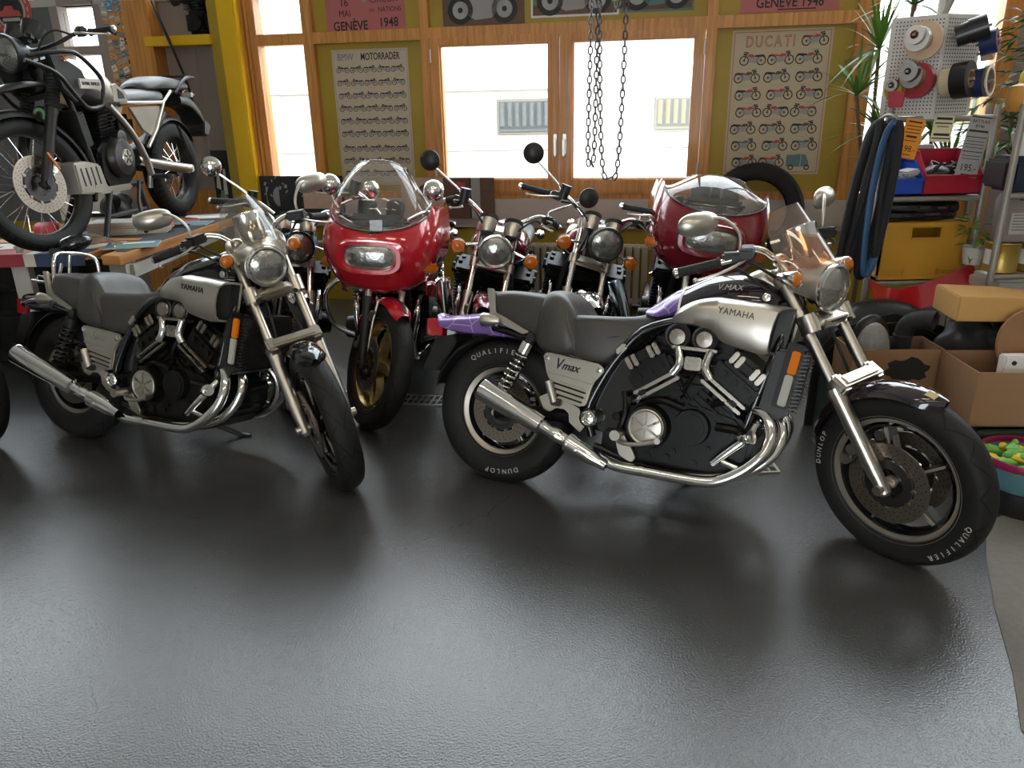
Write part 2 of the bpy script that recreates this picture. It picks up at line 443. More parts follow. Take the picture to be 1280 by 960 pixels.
def bullet_signal(root, c, d, r=.028, L=.075, M=None, stalk_to=None, name='turn_signal', shell='chrome', lens='amber'):
    m = MB(); c = V(c); d = V(d).normalized()
    m.lathe([(.001, -L), (r * .45, -L * .93), (r * .8, -L * .6), (r * .98, -L * .2), (r * 1.05, 0), (r * .98, .004)], c, d, 20)
    if stalk_to is not None: m.tube([c - d * L * .4, V(stalk_to)], .009, 10)
    o = m.obj(name, shell, root, M)
    g = MB(); g.lathe([(.001, r * .55), (r * .5, r * .48), (r * .85, r * .25), (r * .97, 0), (r * .9, -.004)], c, d, 20); g.obj('lens', lens, o)
    return o

def round_signal(root, c, d, r=.042, M=None, stalk_to=None, name='turn_signal', shell='chrome'):
    m = MB(); c = V(c); d = V(d).normalized()
    m.lathe([(.001, -.045), (r * .5, -.042), (r * .85, -.028), (r, -.008), (r * 1.05, 0), (r * .97, .004)], c, d, 24)
    if stalk_to is not None: m.tube([c - d * .02, V(stalk_to)], .008, 10)
    o = m.obj(name, shell, root, M)
    g = MB(); g.lathe([(.001, .03), (r * .45, .028), (r * .85, .02), (r * .96, .006), (r * .95, -.003)], c, d, 24)
    for q in (.3, .62): g.ring(c + d * (.028 - q * .01), d, r * q - .002, r * q + .002, .006, 20)
    g.obj('lens', 'amber', o)
    return o

def mirror(root, pts, c, n, rx, ry, M=None, shell='chrome', e=2.0, up=(0, 0, 1), round_=True, stalk='chrome', deep=.03):
    """head at c, glass facing n; pts: stalk path. head half sizes rx (across) ry (along up)."""
    n = V(n).normalized(); x = V(up).cross(n).normalized(); y = n.cross(x); c = V(c)
    def R(q, s): return [tuple(c + x * (rx * s * math.copysign(abs(math.cos(a)) ** (2 / e), math.cos(a))) + y * (ry * s * math.copysign(abs(math.sin(a)) ** (2 / e), math.sin(a))) - n * q) for a in [2 * PI * i / 28 for i in range(28)]]
    m = MB(); m.loft([R(-.004, .96), R(.0, 1.0), R(.008, 1.0), R(deep * .5, .86), R(deep * .85, .55), R(deep, .2)], 0)
    o = m.obj('mirror', shell, root, M)
    g = MB(); g.loft([R(-.0045, .93), R(-.0055, .9)], 0); g.obj('mirror_glass', 'mirror_glass', o)
    s = MB(); s.tube(pts, .0062, 10, k=4); s.obj('stalk', stalk, o)
    return o

def grip(root, a, b, r=.0165, M=None, endcap='chrome', name='grip'):
    a, b = V(a), V(b); d = (b - a).normalized(); m = MB(); L = (b - a).length
    prof = [(.004, 0), (r * .9, .001), (r * 1.25, .004), (r * 1.25, .01), (r, .014)]
    n = 9
    for i in range(n): z = .014 + (L - .03) * (i + .5) / n; prof += [(r, z - .004), (r * 1.06, z), (r, z + .004)]
    prof += [(r * 1.1, L - .01), (r * 1.05, L), (.004, L)]
    m.lathe(prof, a, d, 16); o = m.obj(name, 'rubber', root, M)
    c = MB(); c.lathe([(.001, -.016), (r * .8, -.015), (r * .98, -.006), (r * .98, .002)], a if True else b, d, 16)
    # bar end weight on the outer end (b)
    c = MB(); c.lathe([(r * .98, -.002), (r * 1.05, .012), (r * .7, .018), (.001, .019)], b, d, 16); c.obj('bar_end', endcap, o)
    return o
def lever(root, pts, M=None, name='brake_lever', m_='brushed', r=.007):
    m = MB(); n = len(pts); m.tube(pts, [r * 1.2] + [r] * (n - 2) + [r * .9], 10, k=4, flat=.7); m.sph(pts[-1], r * 1.5, nu=12, nv=8)
    return m.obj(name, m_, root, M)
def fork_leg(root, top, axle, y, r1=.019, r2=.027, split=.5, M=None, up='chrome', low='fork_silver', boot=None):
    """upper tube + slider, top/axle as (x,z)."""
    a = V((top[0], y, top[1])); b = V((axle[0], y, axle[1])); q = a.lerp(b, split)
    m = MB(); m.cyl(a, q + (b - a) * .02, r1, n=20); o = m.obj('fork_leg', up, root, M)
    d = (b - a).normalized(); L = (b - q).length
    s = MB(); s.lathe([(r1 * 1.05, -.004), (r2 * 1.12, 0), (r2 * 1.12, .02), (r2, .035), (r2 * .96, L - .06), (r2 * .8, L - .02), (r2 * .8, L + .02), (r2 * .5, L + .03), (.001, L + .03)], q, d, 20)
    s.cyl((b.x, y - r2 * 1.25, b.z), (b.x, y + r2 * 1.25, b.z), r2 * .62, n=16)
    s.obj('slider', low, o)
    if boot:
        g = MB(); prof = []
        n = 14; L2 = (a - q).length * .85
        for i in range(n): z = -L2 * i / n; prof += [(r2 * 1.25, z), (r2 * 1.0, z - L2 / n * .5)]
        g.lathe(prof, q, d, 18); g.obj('fork_gaiter', boot, o)
    return o
def caliper(root, c, M=None, s=1.0, col='dark_metal', ang=0):
    m = MB(); R_ = RY(ang)
    m.box(c, (.05 * s, .045, .10 * s), R_, .01)
    for k in (-.025, .025):
        p = V(c) + R_.to_3x3() @ V((0, 0, k * s))
        m.cyl(p - V((0, .034, 0)), p + V((0, .034, 0)), .02 * s, n=16, mi=1)
    return m.obj('brake_caliper', [col, 'brushed'], root, M)
def shock(root, top, bot, y, r=.028, M=None, spring='chrome', nt=9, body='black_satin'):
    a = V((top[0], y, top[1])); b = V((bot[0], y, bot[1])); d = b - a; m = MB()
    m.cyl(a, a + d * .35, r * .55, n=16); m.cyl(a + d * .3, b, r * .38, n=14)
    for p in (a, b): m.cyl(p - V((0, .018, 0)), p + V((0, .018, 0)), r * .62, n=18)
    m.cyl(a + d * .07, a + d * .22, r * 1.02, n=20, mi=1); m.cyl(a + d * .88, a + d * .92, r * 1.05, n=20)
    o = m.obj('shock_absorber', [body, spring], root, M)
    F = frame_of(d); s = MB(); L = d.length
    pts = [tuple(a + F.col[2] * (L * (.22 + .67 * i / (nt * 12))) + F.col[0] * (r * math.cos(2 * PI * i / 12)) + F.col[1] * (r * math.sin(2 * PI * i / 12))) for i in range(nt * 12 + 1)]
    s.tube(pts, r * .17, 6); s.obj('spring', spring, o); return o
def fender_arc(c, r, w, a0, a1, n=18, depth=.05, th=.003, tip=(.7, .8)):
    """crowned mudguard hugging a wheel; a0..a1 in deg in the xz plane."""
    m = MB()
    def fn(u, v):
        a = rad(a0 + (a1 - a0) * v); t = 2 * u - 1
        k = 1.0
        if v < .12: k = tip[0] + (1 - tip[0]) * math.sin(v / .12 * PI / 2)
        if v > .88: k = tip[1] + (1 - tip[1]) * math.sin((1 - v) / .12 * PI / 2)
        y = w * k * (t if abs(t) < .75 else math.copysign(.75 + (abs(t) - .75) * .55, t)); dr = depth * abs(t) ** 2.6
        rr = r - dr
        return (c[0] + rr * math.cos(a), y, c[2] + rr * math.sin(a))
    m.grid(fn, 12, n, thick=th); return m
# ------------------------------------------------------------------ the two big V-four cruisers
def cruiser(label, loc, yaw, lean, steer, paint, group, rail=False, screen='screen_amber', fender='aubergine', tail='purple', muffler_ext=0.0, spring='chrome'):
    root = thing('motorcycle', label, 'motorcycle', T(loc[0], loc[1], 0) @ RZ(rad(yaw)) @ RX(rad(-lean)), group)
    S = steer_matrix(1.59 + .119, 29, steer)
    RC = (0, 0, .3255); FC = (1.59, 0, .3275)
    P = lambda m, n, mt, **k: m.obj(n, mt, root, **k)
    # wheels
    let = [('DUNLOP', (0, -.001, .3255), .266, -.0775, -82, .030, -1), ('QUALIFIER', (0, -.001, .3255), .266, -.0775, 100, .030, -1)] if paint == 'aubergine' else []
    cast_wheel(root, 'rear_wheel', RC, .3255, .15, .205, 'tyre_rear', 5, 90, discs=(-.05,), disc_r=.141, hub_r=.06, spoke_w=.045, letters=let, body='black_gloss')
    let = [('DUNLOP', (1.59, -.001, .3275), .285, -.0585, 170, .026, -1), ('QUALIFIER', (1.59, -.001, .3275), .285, -.0585, -35, .026, -1)] if paint == 'aubergine' else []
    cast_wheel(root, 'front_wheel', FC, .3275, .112, .243, 'tyre_street', 5, 32, S, discs=(-.07, .07), disc_r=.149, letters=let, body='black_gloss')
    # swingarm, drive casing
    m = MB()
    for s in (-1, 1): m.tube([(.45, s * .12, .375), (.22, s * .115, .355), (0, s * .105, .3255)], [.034, .03, .03], 12)
    m.cyl((.45, -.16, .375), (.45, .16, .375), .035); m.sph((0, .08, .3255), (.075, .05, .075)); m.cyl((0, -.13, .3255), (0, .13, .3255), .014, mi=1)
    P(m, 'swingarm', ['engine_black', 'brushed'])
    caliper(root, (-.005, -.085, .44), None, .9, ang=1.4)
    # frame tubes
    m = MB()
    for s in (-1, 1):
        m.tube([(1.13, s * .04, .93), (.98, s * .11, .86), (.76, s * .135, .80), (.62, s * .14, .745), (.535, s * .14, .64), (.475, s * .145, .53), (.43, s * .15, .40), (.46, s * .15, .30)], .018, 10, k=3)
        m.tube([(.44, s * .14, .59), (.3, s * .135, .615), (.15, s * .13, .66), (-.05, s * .11, .69)], .016, 10, k=3)
        m.tube([(.235, s * .15, .61), (.27, s * .15, .52), (.33, s * .15, .42), (.43, s * .15, .37)], .014, 10, k=3)
        m.tube([(1.15, s * .05, .90), (1.12, s * .13, .72), (1.06, s * .14, .48), (1.02, s * .14, .32), (.95, s * .13, .235), (.7, s * .13, .215), (.47, s * .14, .26)], .017, 10, k=3)
        m.prism([(1.08, .93), (1.16, .97), (1.19, .90), (1.13, .80), (1.06, .80)], s * .03, s * .05, bev=.004)
        m.cyl((.445, s * .15, .375), (.445, s * .185, .375), .036)
        m.box((.545, s * .153, .665), (.05, .02, .026), (0, -.85, 0), .006, mi=1)
    m.cyl((1.19, 0, .93), (1.12, 0, 1.05), .034)
    m.prism([(.42, .33), (.60, .30), (.64, .50), (.62, .66), (.54, .63), (.46, .50)], -.128, .128, bev=.01); m.prism([(.24, .58), (.47, .57), (.42, .42), (.31, .43)], -.14, .14, bev=.01)
    P(m, 'frame', ['black_gloss', 'satin_silver'])
    for s in (-1, 1):
        m = MB(); m.lathe([(.030, 0), (.031, .006), (.026, .010), (.022, .006), (.012, .010), (.001, .012)], (.449, s * .185, .375), (0, s, 0), 28); P(m, 'pivot_cap', 'chrome')
    # engine: crankcase, cylinders, covers
    m = MB()
    m.prism([(.57, .30), (.62, .235), (1.0, .225), (1.08, .30), (1.09, .40), (1.02, .47), (.9, .50), (.76, .50), (.62, .46), (.57, .40)], -.175, .175, bev=.018)
    m.box((.83, 0, .52), (.2, .26, .12), None, .02); m.prism([(.50, .25), (.60, .215), (1.0, .205), (1.05, .26), (1.0, .33), (.50, .34)], -.15, .15, bev=.012)
    for x, z in ((.60, .47), (.56, .40), (.70, .265), (.88, .265)): m.cyl((x, -.182, z), (x, .182, z), .016, n=12)
    m.tube([(.58, -.16, .50), (.60, -.19, .42), (.585, -.19, .33), (.64, -.17, .26)], .012, 8, k=4); m.tube([(.92, -.17, .50), (.98, -.185, .52), (1.05, -.15, .50)], .014, 8, k=3)
    m.cyl((.695, -.175, .383), (.695, -.222, .383), .088, .08, n=36); m.cyl((.86, -.17, .405), (.86, -.205, .405), .072, .066, n=32)
    m.cyl((.695, .175, .383), (.695, .222, .383), .088, .08, n=36); m.cyl((.86, .17, .405), (.86, .21, .405), .075, .07, n=32)
    for s in (-1, 1):
        for x, z in ((.62, .29), (.78, .275), (.95, .28), (.99, .40), (.80, .30), (.6, .44), (.93, .33)): m.cyl((x, s * .17, z), (x, s * .186, z), .011, n=10, mi=0)
    m.cyl((.86, -.205, .405), (.86, -.209, .405), .052, n=28)
    m.tube([(.66, -.17, .47), (.74, -.19, .49), (.82, -.185, .47)], .014, 8, k=3); m.tube([(.95, -.18, .42), (1.02, -.19, .42), (1.05, -.16, .40)], .016, 8, k=3)
    for x in (.70, .8, .9): m.tube([(x, -.15, .50), (x + .02, -.17, .56), (x + .05, -.16, .62)], .009, 6, k=3)
    eng = P(m, 'engine', 'engine_black')
    m = MB(); cc = (.695, -.222, .383)
    m.lathe([(.001, -.004), (.056, -.004), (.060, -.003), (.066, -.006), (.070, -.004), (.070, 0)], cc, (0, 1, 0), 44)
    for i in range(6):
        a = rad(30 + i * 60); d = V((math.cos(a), 0, math.sin(a)))
        m.box(V(cc) + d * .034 + V((0, -.004, 0)), (.054, .005, .009), (0, -a, 0), .002, mi=1)
    m.obj('clutch_cover', ['satin_silver', 'cap_metal'], eng)
    for bank, (o, ax) in dict(rear=((.79, .43), (-.57, .82)), front=((.88, .43), (.57, .82))).items():
        ax = V((ax[0], 0, ax[1])); al = V((ax.z, 0, -ax.x))      # along the strips, towards the front
        Rm = Matrix((al, V((0, 1, 0)), -ax)).transposed(); Rm = Matrix((al, V((0, 1, 0)), al.cross(V((0, 1, 0))))).transposed()
        b = MB(); c = V((o[0], 0, o[1]))
        b.box(c + ax * .07, (.155, .32, .16), Rm, .012); b.box(c + ax * .19, (.19, .35, .10), Rm, .016)
        b.box(c + ax * .265, (.16, .31, .06), Rm, .02)
        for s in (-1, 1):
            for i in range(5): b.box(c + ax * (.02 + .025 * i) + V((0, s * .165, 0)), (.15, .02, .008), Rm, .002)
            for k in (-.05, 0.0, .05): b.cyl(c + ax * .20 + al * k + V((0, s * .17, 0)), c + ax * .20 + al * k + V((0, s * .185, 0)), .012, n=12)
        bo = b.obj('cylinder_bank', 'engine_black', eng)
        for s in (-1, 1):
            b = MB()
            for k in (0, 1): b.box(c + ax * (.128 + .026 * k) + V((0, s * .190, 0)), (.19, .022, .013), Rm, .004)
            b.box(c + ax * .14 + al * (-.062 if bank == 'rear' else .05) + V((0, s * .19, 0)), (.03, .016, .04), Rm, .003, mi=1)
            b.obj('cylinder_trim', ['cap_metal', 'engine_black'], bo)
            for k in (-.048, .048):
                b = MB()
                for j in (-.013, .013): b.box(c + ax * .268 + al * (k + j) + V((0, s * .165, 0)), (.019, .03, .05), Rm, .004)
                b.obj('cam_cover_cap', 'cap_metal', bo)
    for s in (-1, 1):
        m = MB(); m.tube([(.775, s * .19, .70), (.787, s * .195, .66), (.787, s * .20, .63), (.768, s * .20, .598)], .0175, 14, k=4)
        m.tube([(.900, s * .19, .70), (.888, s * .195, .66), (.888, s * .20, .63), (.908, s * .20, .598)], .0175, 14, k=4); m.obj('coolant_elbow', 'chrome', eng)
        m = MB(); m.box((.838, s * .192, .645), (.062, .02, .05), None, .004); m.box((.838, s * .203, .652), (.048, .006, .010), None, .002); m.box((.838, s * .203, .632), (.048, .006, .010), None, .002)
        m.box((.838, s * .19, .700), (.17, .03, .012), None, .003); m.obj('coolant_manifold', 'cap_metal', eng)
    m = MB()
    m.box((.83, 0, .70), (.34, .22, .12), None, .03)
    for s in (-1, 1):
        for x in (.765, .867):
            m.cyl((x, s * .10, .738), (x, s * .168, .738), .042, n=28)
            m.cyl((x, s * .11, .70), (x, s * .165, .69), .03, n=20)
            m.tube([(x - .05, s * .15, .69), (x, s * .17, .68), (x + .06, s * .15, .70)], .008, 8, k=3)
    cb = P(m, 'carburettors', 'engine_black')
    for s in (-1, 1):
        for x in (.765, .867):
            m = MB(); m.lathe([(.033, 0), (.034, .010), (.030, .016), (.001, .018)], (x, s * .168, .738), (0, s, 0), 28); m.obj('diaphragm_cap', 'cap_metal', cb)
    # radiator
    m = MB()
    m.prism([(1.125, .735), (1.085, .50), (1.15, .475), (1.20, .50), (1.225, .735)], -.165, .165, bev=.01)
    rd = P(m, 'radiator', 'black_satin')
    m = MB(); d = V((.025, 0, .235)).normalized()
    for i in range(22):
        t = .04 + .92 * i / 21; m.box((1.202 + .025 * t, 0, .505 + .225 * t), (.008, .29, .004), (0, 0, 0))
    for i in range(24):
        y = -.14 + .28 * i / 23; m.box((1.2155, y, .62), (.006, .003, .22), (0, rad(6), 0))
    for s in (-1, 1):
        for i in range(16): m.box((1.215 + .022 * i / 15 - .012, s * .158, .51 + .21 * i / 15), (.03, .018, .005))
    m.obj('radiator_core', 'dark_metal', rd)
    for s in (-1, 1):
        m = MB(); R_ = (0, rad(8), 0); m.box((1.190, s * .174, .690), (.03, .02, .085), R_, .004); m.box((1.173, s * .174, .588), (.03, .02, .115), R_, .004, mi=1)
        m.obj('side_reflector', ['amber_reflector', 'grey_reflector'], rd)
        m = MB(); m.box((1.176, s * .166, .64), (.06, .010, .24), (0, rad(8), 0), .004); m.obj('radiator_shroud', 'engine_black', rd)
    # exhaust: headers, collectors, mufflers
    for s in (-1, 1):
        m = MB()
        m.tube([(1.06, s * .13, .50), (1.115, s * .16, .485), (1.145, s * .185, .43), (1.135, s * .205, .36), (1.08, s * .22, .29), (1.0, s * .225, .235), (.92, s * .225, .215), (.75, s * .225, .213), (.60, s * .23, .215), (.53, s * .235, .235)], .0215, 14, k=4)
        m.tube([(1.10, s * .09, .50), (1.16, s * .10, .47), (1.178, s * .12, .41), (1.15, s * .14, .33), (1.07, s * .16, .26), (.95, s * .18, .225), (.85, s * .2, .215)], .0205, 14, k=4)
        m.lathe([(.0235, -.008), (.0235, .008)], (.70, s * .225, .2135), (1, 0, 0), 14)
        P(m, 'exhaust_pipe', 'rust' if False else 'chrome')
        m = MB(); e = muffler_ext; B = V((-.001 - e, s * .262, .4405 + e * .06)); A = V((.277, s * .258, .328)); d = (A - B).normalized()
        L = (A - B).length
        m.lathe([(.001, .02), (.030, .015), (.034, .002), (.045, -.002), (.052, .004), (.0525, .012), (.0505, .03), (.046, L * .5), (.038, L), (.026, L + .006), (.0235, L + .05), (.0275, L + .06), (.0275, L + .085), (.024, L + .09), (.024, L + .12), (.038, L + .128), (.038, L + .14), (.031, L + .25), (.024, L + .275), (.022, L + .31)], B, d, 32)
        for k in (.06, .5): m.box(B + d * (L + .13 + k * .1) + V((0, s * .036, 0)), (.012, .01, .012), None, .003)
        mu = P(m, 'muffler', 'chrome')
    # seat in three pieces
    def SEAT(secs, n=5):
        m = MB(); m.loft([hring(x, h, n) for x, h in secs], k=4); return m
    m = SEAT([(-.062, [(0, .842), (.06, .842), (.10, .835), (.115, .81), (.105, .775), (.05, .765), (0, .765)]),
              (-.02, [(0, .852), (.07, .852), (.125, .84), (.138, .80), (.128, .745), (.06, .735), (0, .735)]),
              (.07, [(0, .855), (.08, .855), (.135, .842), (.148, .79), (.138, .712), (.06, .70), (0, .70)]),
              (.195, [(0, .85), (.08, .85), (.14, .835), (.155, .77), (.145, .66), (.06, .64), (0, .64)])])
    seat = P(m, 'seat', 'leather')
    m = SEAT([(.172, [(0, .842), (.08, .84), (.13, .81), (.15, .75), (.15, .66), (.08, .625), (0, .625)]),
              (.195, [(0, .868), (.08, .866), (.14, .842), (.168, .77), (.165, .65), (.09, .612), (0, .612)]),
              (.24, [(0, .872), (.08, .868), (.145, .848), (.178, .77), (.172, .635), (.09, .605), (0, .605)]),
              (.285, [(0, .835), (.08, .84), (.14, .835), (.178, .76), (.172, .63), (.09, .60), (0, .60)]),
              (.32, [(0, .785), (.08, .79), (.135, .80), (.172, .735), (.170, .63), (.09, .60), (0, .60)]),
              (.352, [(0, .75), (.08, .75), (.125, .75), (.158, .70), (.160, .64), (.09, .60), (0, .60)])])
    bo = m.obj('backrest_bolster', 'leather', seat)
    m = MB()
    for s in (-1, 1): m.tube([(.298, s * .10, .822), (.296, s * .142, .815), (.312, s * .174, .75), (.345, s * .172, .69), (.352, s * .168, .64)], .0045, 6, k=4)
    m.obj('seat_piping', 'leather_worn', bo)
    m = SEAT([(.25, [(0, .77), (.08, .77), (.125, .765), (.150, .735), (.150, .64), (.08, .60), (0, .60)]),
              (.34, [(0, .775), (.08, .778), (.13, .778), (.158, .74), (.152, .62), (.08, .59), (0, .59)]),
              (.43, [(0, .78), (.08, .785), (.132, .782), (.156, .745), (.150, .605), (.08, .59), (0, .59)]),
              (.50, [(0, .787), (.07, .790), (.115, .785), (.142, .745), (.142, .625), (.08, .60), (0, .60)]),
              (.56, [(0, .798), (.05, .798), (.09, .79), (.122, .75), (.130, .70), (.08, .67), (0, .67)]),
              (.61, [(0, .815), (.04, .812), (.07, .80), (.098, .77), (.108, .745), (.06, .73), (0, .73)]),
              (.665, [(0, .83), (.03, .826), (.05, .815), (.07, .80), (.07, .785), (.04, .78), (0, .78)])])
    rs = m.obj('rider_seat', 'leather', seat)
    for s in (-1, 1): m = MB(); m.tube([(.33, s * .1575, .705), (.42, s * .1560, .700), (.50, s * .1445, .708), (.55, s * .1300, .722)], .0028, 6, k=4); m.obj('seat_seam', 'rubber', rs)
    # grab bracket under the pillion pad
    m = MB()
    for s in (-1, 1): m.prism([(-.078, .856), (-.052, .742), (.02, .706), (.108, .678), (.135, .690), (.06, .722), (-.026, .757), (-.043, .846), (-.05, .856)], s * .135, s * .151, bev=.003)
    m.box((-.066, 0, .835), (.014, .27, .02), (0, .2, 0), .004)
    P(m, 'grab_bracket', 'satin_silver')
    if rail:
        m = MB()
        m.tube([(-.02, -.128, .755), (-.03, -.125, .885), (-.045, -.105, .935), (-.07, -.05, .95), (-.08, 0, .95), (-.07, .05, .95), (-.045, .105, .935), (-.03, .125, .885), (-.02, .128, .755)], .0095, 12, k=4)
        m.tube([(-.08, 0, .948), (-.085, 0, .85)], .008, 10); m.tube([(-.02, -.09, .90), (-.05, -.09, .80), (-.07, -.09, .77)], .008, 10)
        m.tube([(-.03, -.12, .80), (-.14, -.11, .80), (-.24, -.09, .80)], .008, 10); m.tube([(-.03, .12, .80), (-.14, .11, .80), (-.24, .09, .80)], .008, 10)
        m.tube([(-.10, -.11, .80), (-.13, -.11, .825), (-.18, -.10, .825), (-.21, -.095, .80)], .006, 8, k=3)
        P(m, 'grab_rail', 'chrome')
    # rear mudguard, tail light, number plate holder
    m = MB(); m.loft([hring(x, h, 4) for x, h in [
        (-.368, [(0, .724), (.03, .722), (.05, .716), (.055, .708), (.03, .702), (0, .702)]),
        (-.335, [(0, .716), (.04, .714), (.08, .700), (.092, .672), (.05, .665), (0, .668)]),
        (-.28, [(0, .722), (.05, .720), (.095, .700), (.107, .660), (.06, .655), (0, .675)]),
        (-.20, [(0, .735), (.05, .732), (.10, .708), (.112, .655), (.06, .65), (0, .69)]),
        (-.10, [(0, .752), (.05, .748), (.10, .72), (.112, .66), (.06, .655), (0, .70)]),
        (.0, [(0, .75), (.05, .745), (.10, .715), (.112, .66), (.06, .655), (0, .70)]),
        (.08, [(0, .74), (.05, .73), (.10, .70), (.11, .665), (.06, .655), (0, .70)])]], k=3)
    fd = P(m, 'rear_mudguard', tail)
    m = fender_arc(RC, .36, .105, 40, 168, 20, .03); m.obj('inner_mudguard', 'black_satin', fd)
    m = MB(); m.loft([[(-.425, y, z) for y, z in ((-.05, .628), (.05, .628), (.05, .688), (-.05, .688))], [(-.412, y, z) for y, z in ((-.058, .620), (.058, .620), (.058, .696), (-.058, .696))], [(-.335, y, z) for y, z in ((-.058, .622), (.058, .622), (.058, .696), (-.058, .696))]])
    P(m, 'tail_light', 'red_lens', angle=60)
    m = MB(); m.prism([(-.312, .698), (-.30, .702), (-.268, .655), (-.265, .632), (-.31, .615)], -.06, .06, bev=.004); P(m, 'tail_light_bracket', 'white_paint')
    m = MB(); m.prism([(-.352, .618), (-.408, .462), (-.325, .468), (-.245, .602), (-.255, .64), (-.31, .625)], -.085, .085, bev=.006); P(m, 'plate_holder', 'black_satin')
    for s in (-1, 1): bullet_signal(root, (-.075, s * .165, .722), (-1, 0, 0), .028, .085, None, (.0, s * .09, .715), lens='clear_lens', shell='satin_silver')
    # side covers
    poly = [(.219, .607), (.237, .617), (.468, .595), (.490, .572), (.446, .513), (.427, .424), (.406, .414), (.308, .438), (.243, .527)]
    for s in (-1, 1):
        m = MB(); m.prism(poly, s * .150, s * .172, bev=.006); sp = P(m, 'side_cover', 'satin_silver')
        m = MB()
        m.tube([(.243, s * .1725, .538), (.445, s * .1725, .512)], .0035, 6)
        for k in range(4):
            z = .508 - k * .023; x0 = .272 + k * .010; x1 = .428 - k * .006
            m.box(((x0 + x1) / 2, s * .175, z - (x1 - x0) * .09), (x1 - x0, .012, .010), (0, rad(10), 0), .003); m.box(((x0 + x1) / 2, s * .1722, z - .0095 - (x1 - x0) * .09), (x1 - x0 - .01, .003, .008), (0, rad(10), 0), .001, mi=1)  # second box: dark strip painting the shade below each louvre bar
        m.obj('louvre', ['satin_silver', 'engine_black'], sp)
        m = MB(); fx = (1, 0, -.10) if s < 0 else (-1, 0, .10)
        m.text('V', TF((.291, s * .1735, .575), fx, (0, 0, 1)), .062, .003, .8, shear=.3, bold=.001); m.text('max', TF((.345, s * .1735, .568), fx, (0, 0, 1)), .046, .003, .95, shear=.35, bold=.001)
        if s > 0: m.v = [(.636 - x if False else x, y, z) for x, y, z in m.v]
        m.obj('lettering', 'ink' if paint == 'aubergine' else 'satin_silver', sp)
        m = MB()
        for x, z in ((.239, .594), (.466, .572)): m.lathe([(.011, 0), (.011, .004), (.006, .005), (.005, .002), (.001, .002)], (x, s * .172, z), (0, s, 0), 16)
        m.obj('cover_bolt', 'chrome', sp)
    for s in (-1, 1):
        shock(root, (.155, .668), (.015, .365), s * .155, .030, spring=spring)
        m = MB(); m.prism([(.222, .43), (.262, .452), (.300, .435), (.36, .425), (.405, .405), (.408, .37), (.432, .34), (.415, .31), (.365, .345), (.36, .38), (.34, .395), (.30, .395), (.275, .375), (.245, .385)], s * .165, s * .178, bev=.003)
        for x, z in ((.258, .40), (.39, .385), (.41, .33)): m.cyl((x, s * .178, z), (x, s * .184, z), .009, n=12)
        fp = P(m, 'passenger_peg', 'satin_silver')
        m = MB(); m.tube([(.262, s * .19, .503), (.298, s * .19, .42)], [.0165, .0165], 12); m.box((.305, s * .185, .42), (.05, .03, .03), None, .006, mi=1); m.obj('peg', ['brushed', 'dark_metal'], fp)
        m = MB(); m.tube([(.60, s * .20, .345), (.60, s * .255, .345), (.60, s * .30, .345)], [.014, .018, .018], 12); m.cyl((.60, s * .30, .345), (.60, s * .305, .345), .02); fr = P(m, 'foot_peg', 'brushed')
        m = MB(); m.prism([(.575, .33), (.60, .35), (.645, .29), (.665, .255), (.65, .235), (.60, .255), (.585, .29)], s * .19, s * .215, bev=.004); m.tube([(.575, s * .22, .34), (.60, s * .235, .312), (.66, s * .24, .312), (.72, s * .245, .328), (.757, s * .25, .342)], .0085, 10, k=3); m.cyl((.757, s * .235, .345), (.757, s * .275, .345), .012, n=14)
        m.obj('pedal', 'brushed', fr)
        m = MB(); m.tube([(1.085, s * .17, .445), (1.068, s * .205, .40), (1.01, s * .215, .34), (.955, s * .215, .285)], [.013, .017, .016, .012], 12, k=3); m.tube([(.99, s * .21, .30), (1.03, s * .21, .29), (1.05, s * .21, .283)], .012, 10)
        m.cyl((1.05, s * .20, .395), (1.085, s * .225, .41), .026, n=18); m.sph((1.068, s * .228, .403), .018, nu=14, nv=8); P(m, 'crash_bar', 'chrome')
    m = MB(); m.tube([(.62, .14, .21), (.68, .20, .14), (.80, .30, .075)], .013, 10); m.tube([(.8, .3, .075), (.84, .315, .070)], .016, 8); P(m, 'side_stand', 'black_satin')
    # dummy tank cover
    m = MB(); m.loft([hring(x, h, 4) for x, h in [
        (.60, [(0, .838), (.02, .836), (.05, .826), (.062, .812), (.03, .806), (0, .806)]),
        (.65, [(0, .872), (.04, .868), (.082, .840), (.098, .805), (.05, .797), (0, .797)]),
        (.70, [(0, .908), (.05, .903), (.098, .872), (.118, .82), (.06, .806), (0, .806)]),
        (.745, [(0, .934), (.05, .928), (.108, .892), (.130, .838), (.06, .82), (0, .82)])]], k=4)
    tc = P(m, 'tank_cover', tail if paint == 'aubergine' else paint)
    m = MB(); m.loft([hring(x, h, 4) for x, h in [
        (.745, [(0, .934), (.05, .928), (.108, .892), (.130, .838), (.06, .82), (0, .82)]),
        (.82, [(0, .972), (.05, .967), (.11, .930), (.138, .862), (.06, .84), (0, .84)]),
        (.90, [(0, .992), (.05, .988), (.11, .950), (.140, .875), (.06, .85), (0, .85)]),
        (.97, [(0, .996), (.05, .992), (.105, .955), (.135, .885), (.06, .86), (0, .86)]),
        (1.05, [(0, .985), (.05, .98), (.095, .945), (.12, .89), (.06, .87), (0, .87)]),
        (1.10, [(0, .965), (.04, .96), (.075, .93), (.09, .89), (.05, .88), (0, .88)])]], k=4); m.obj('front_cover', paint, tc)
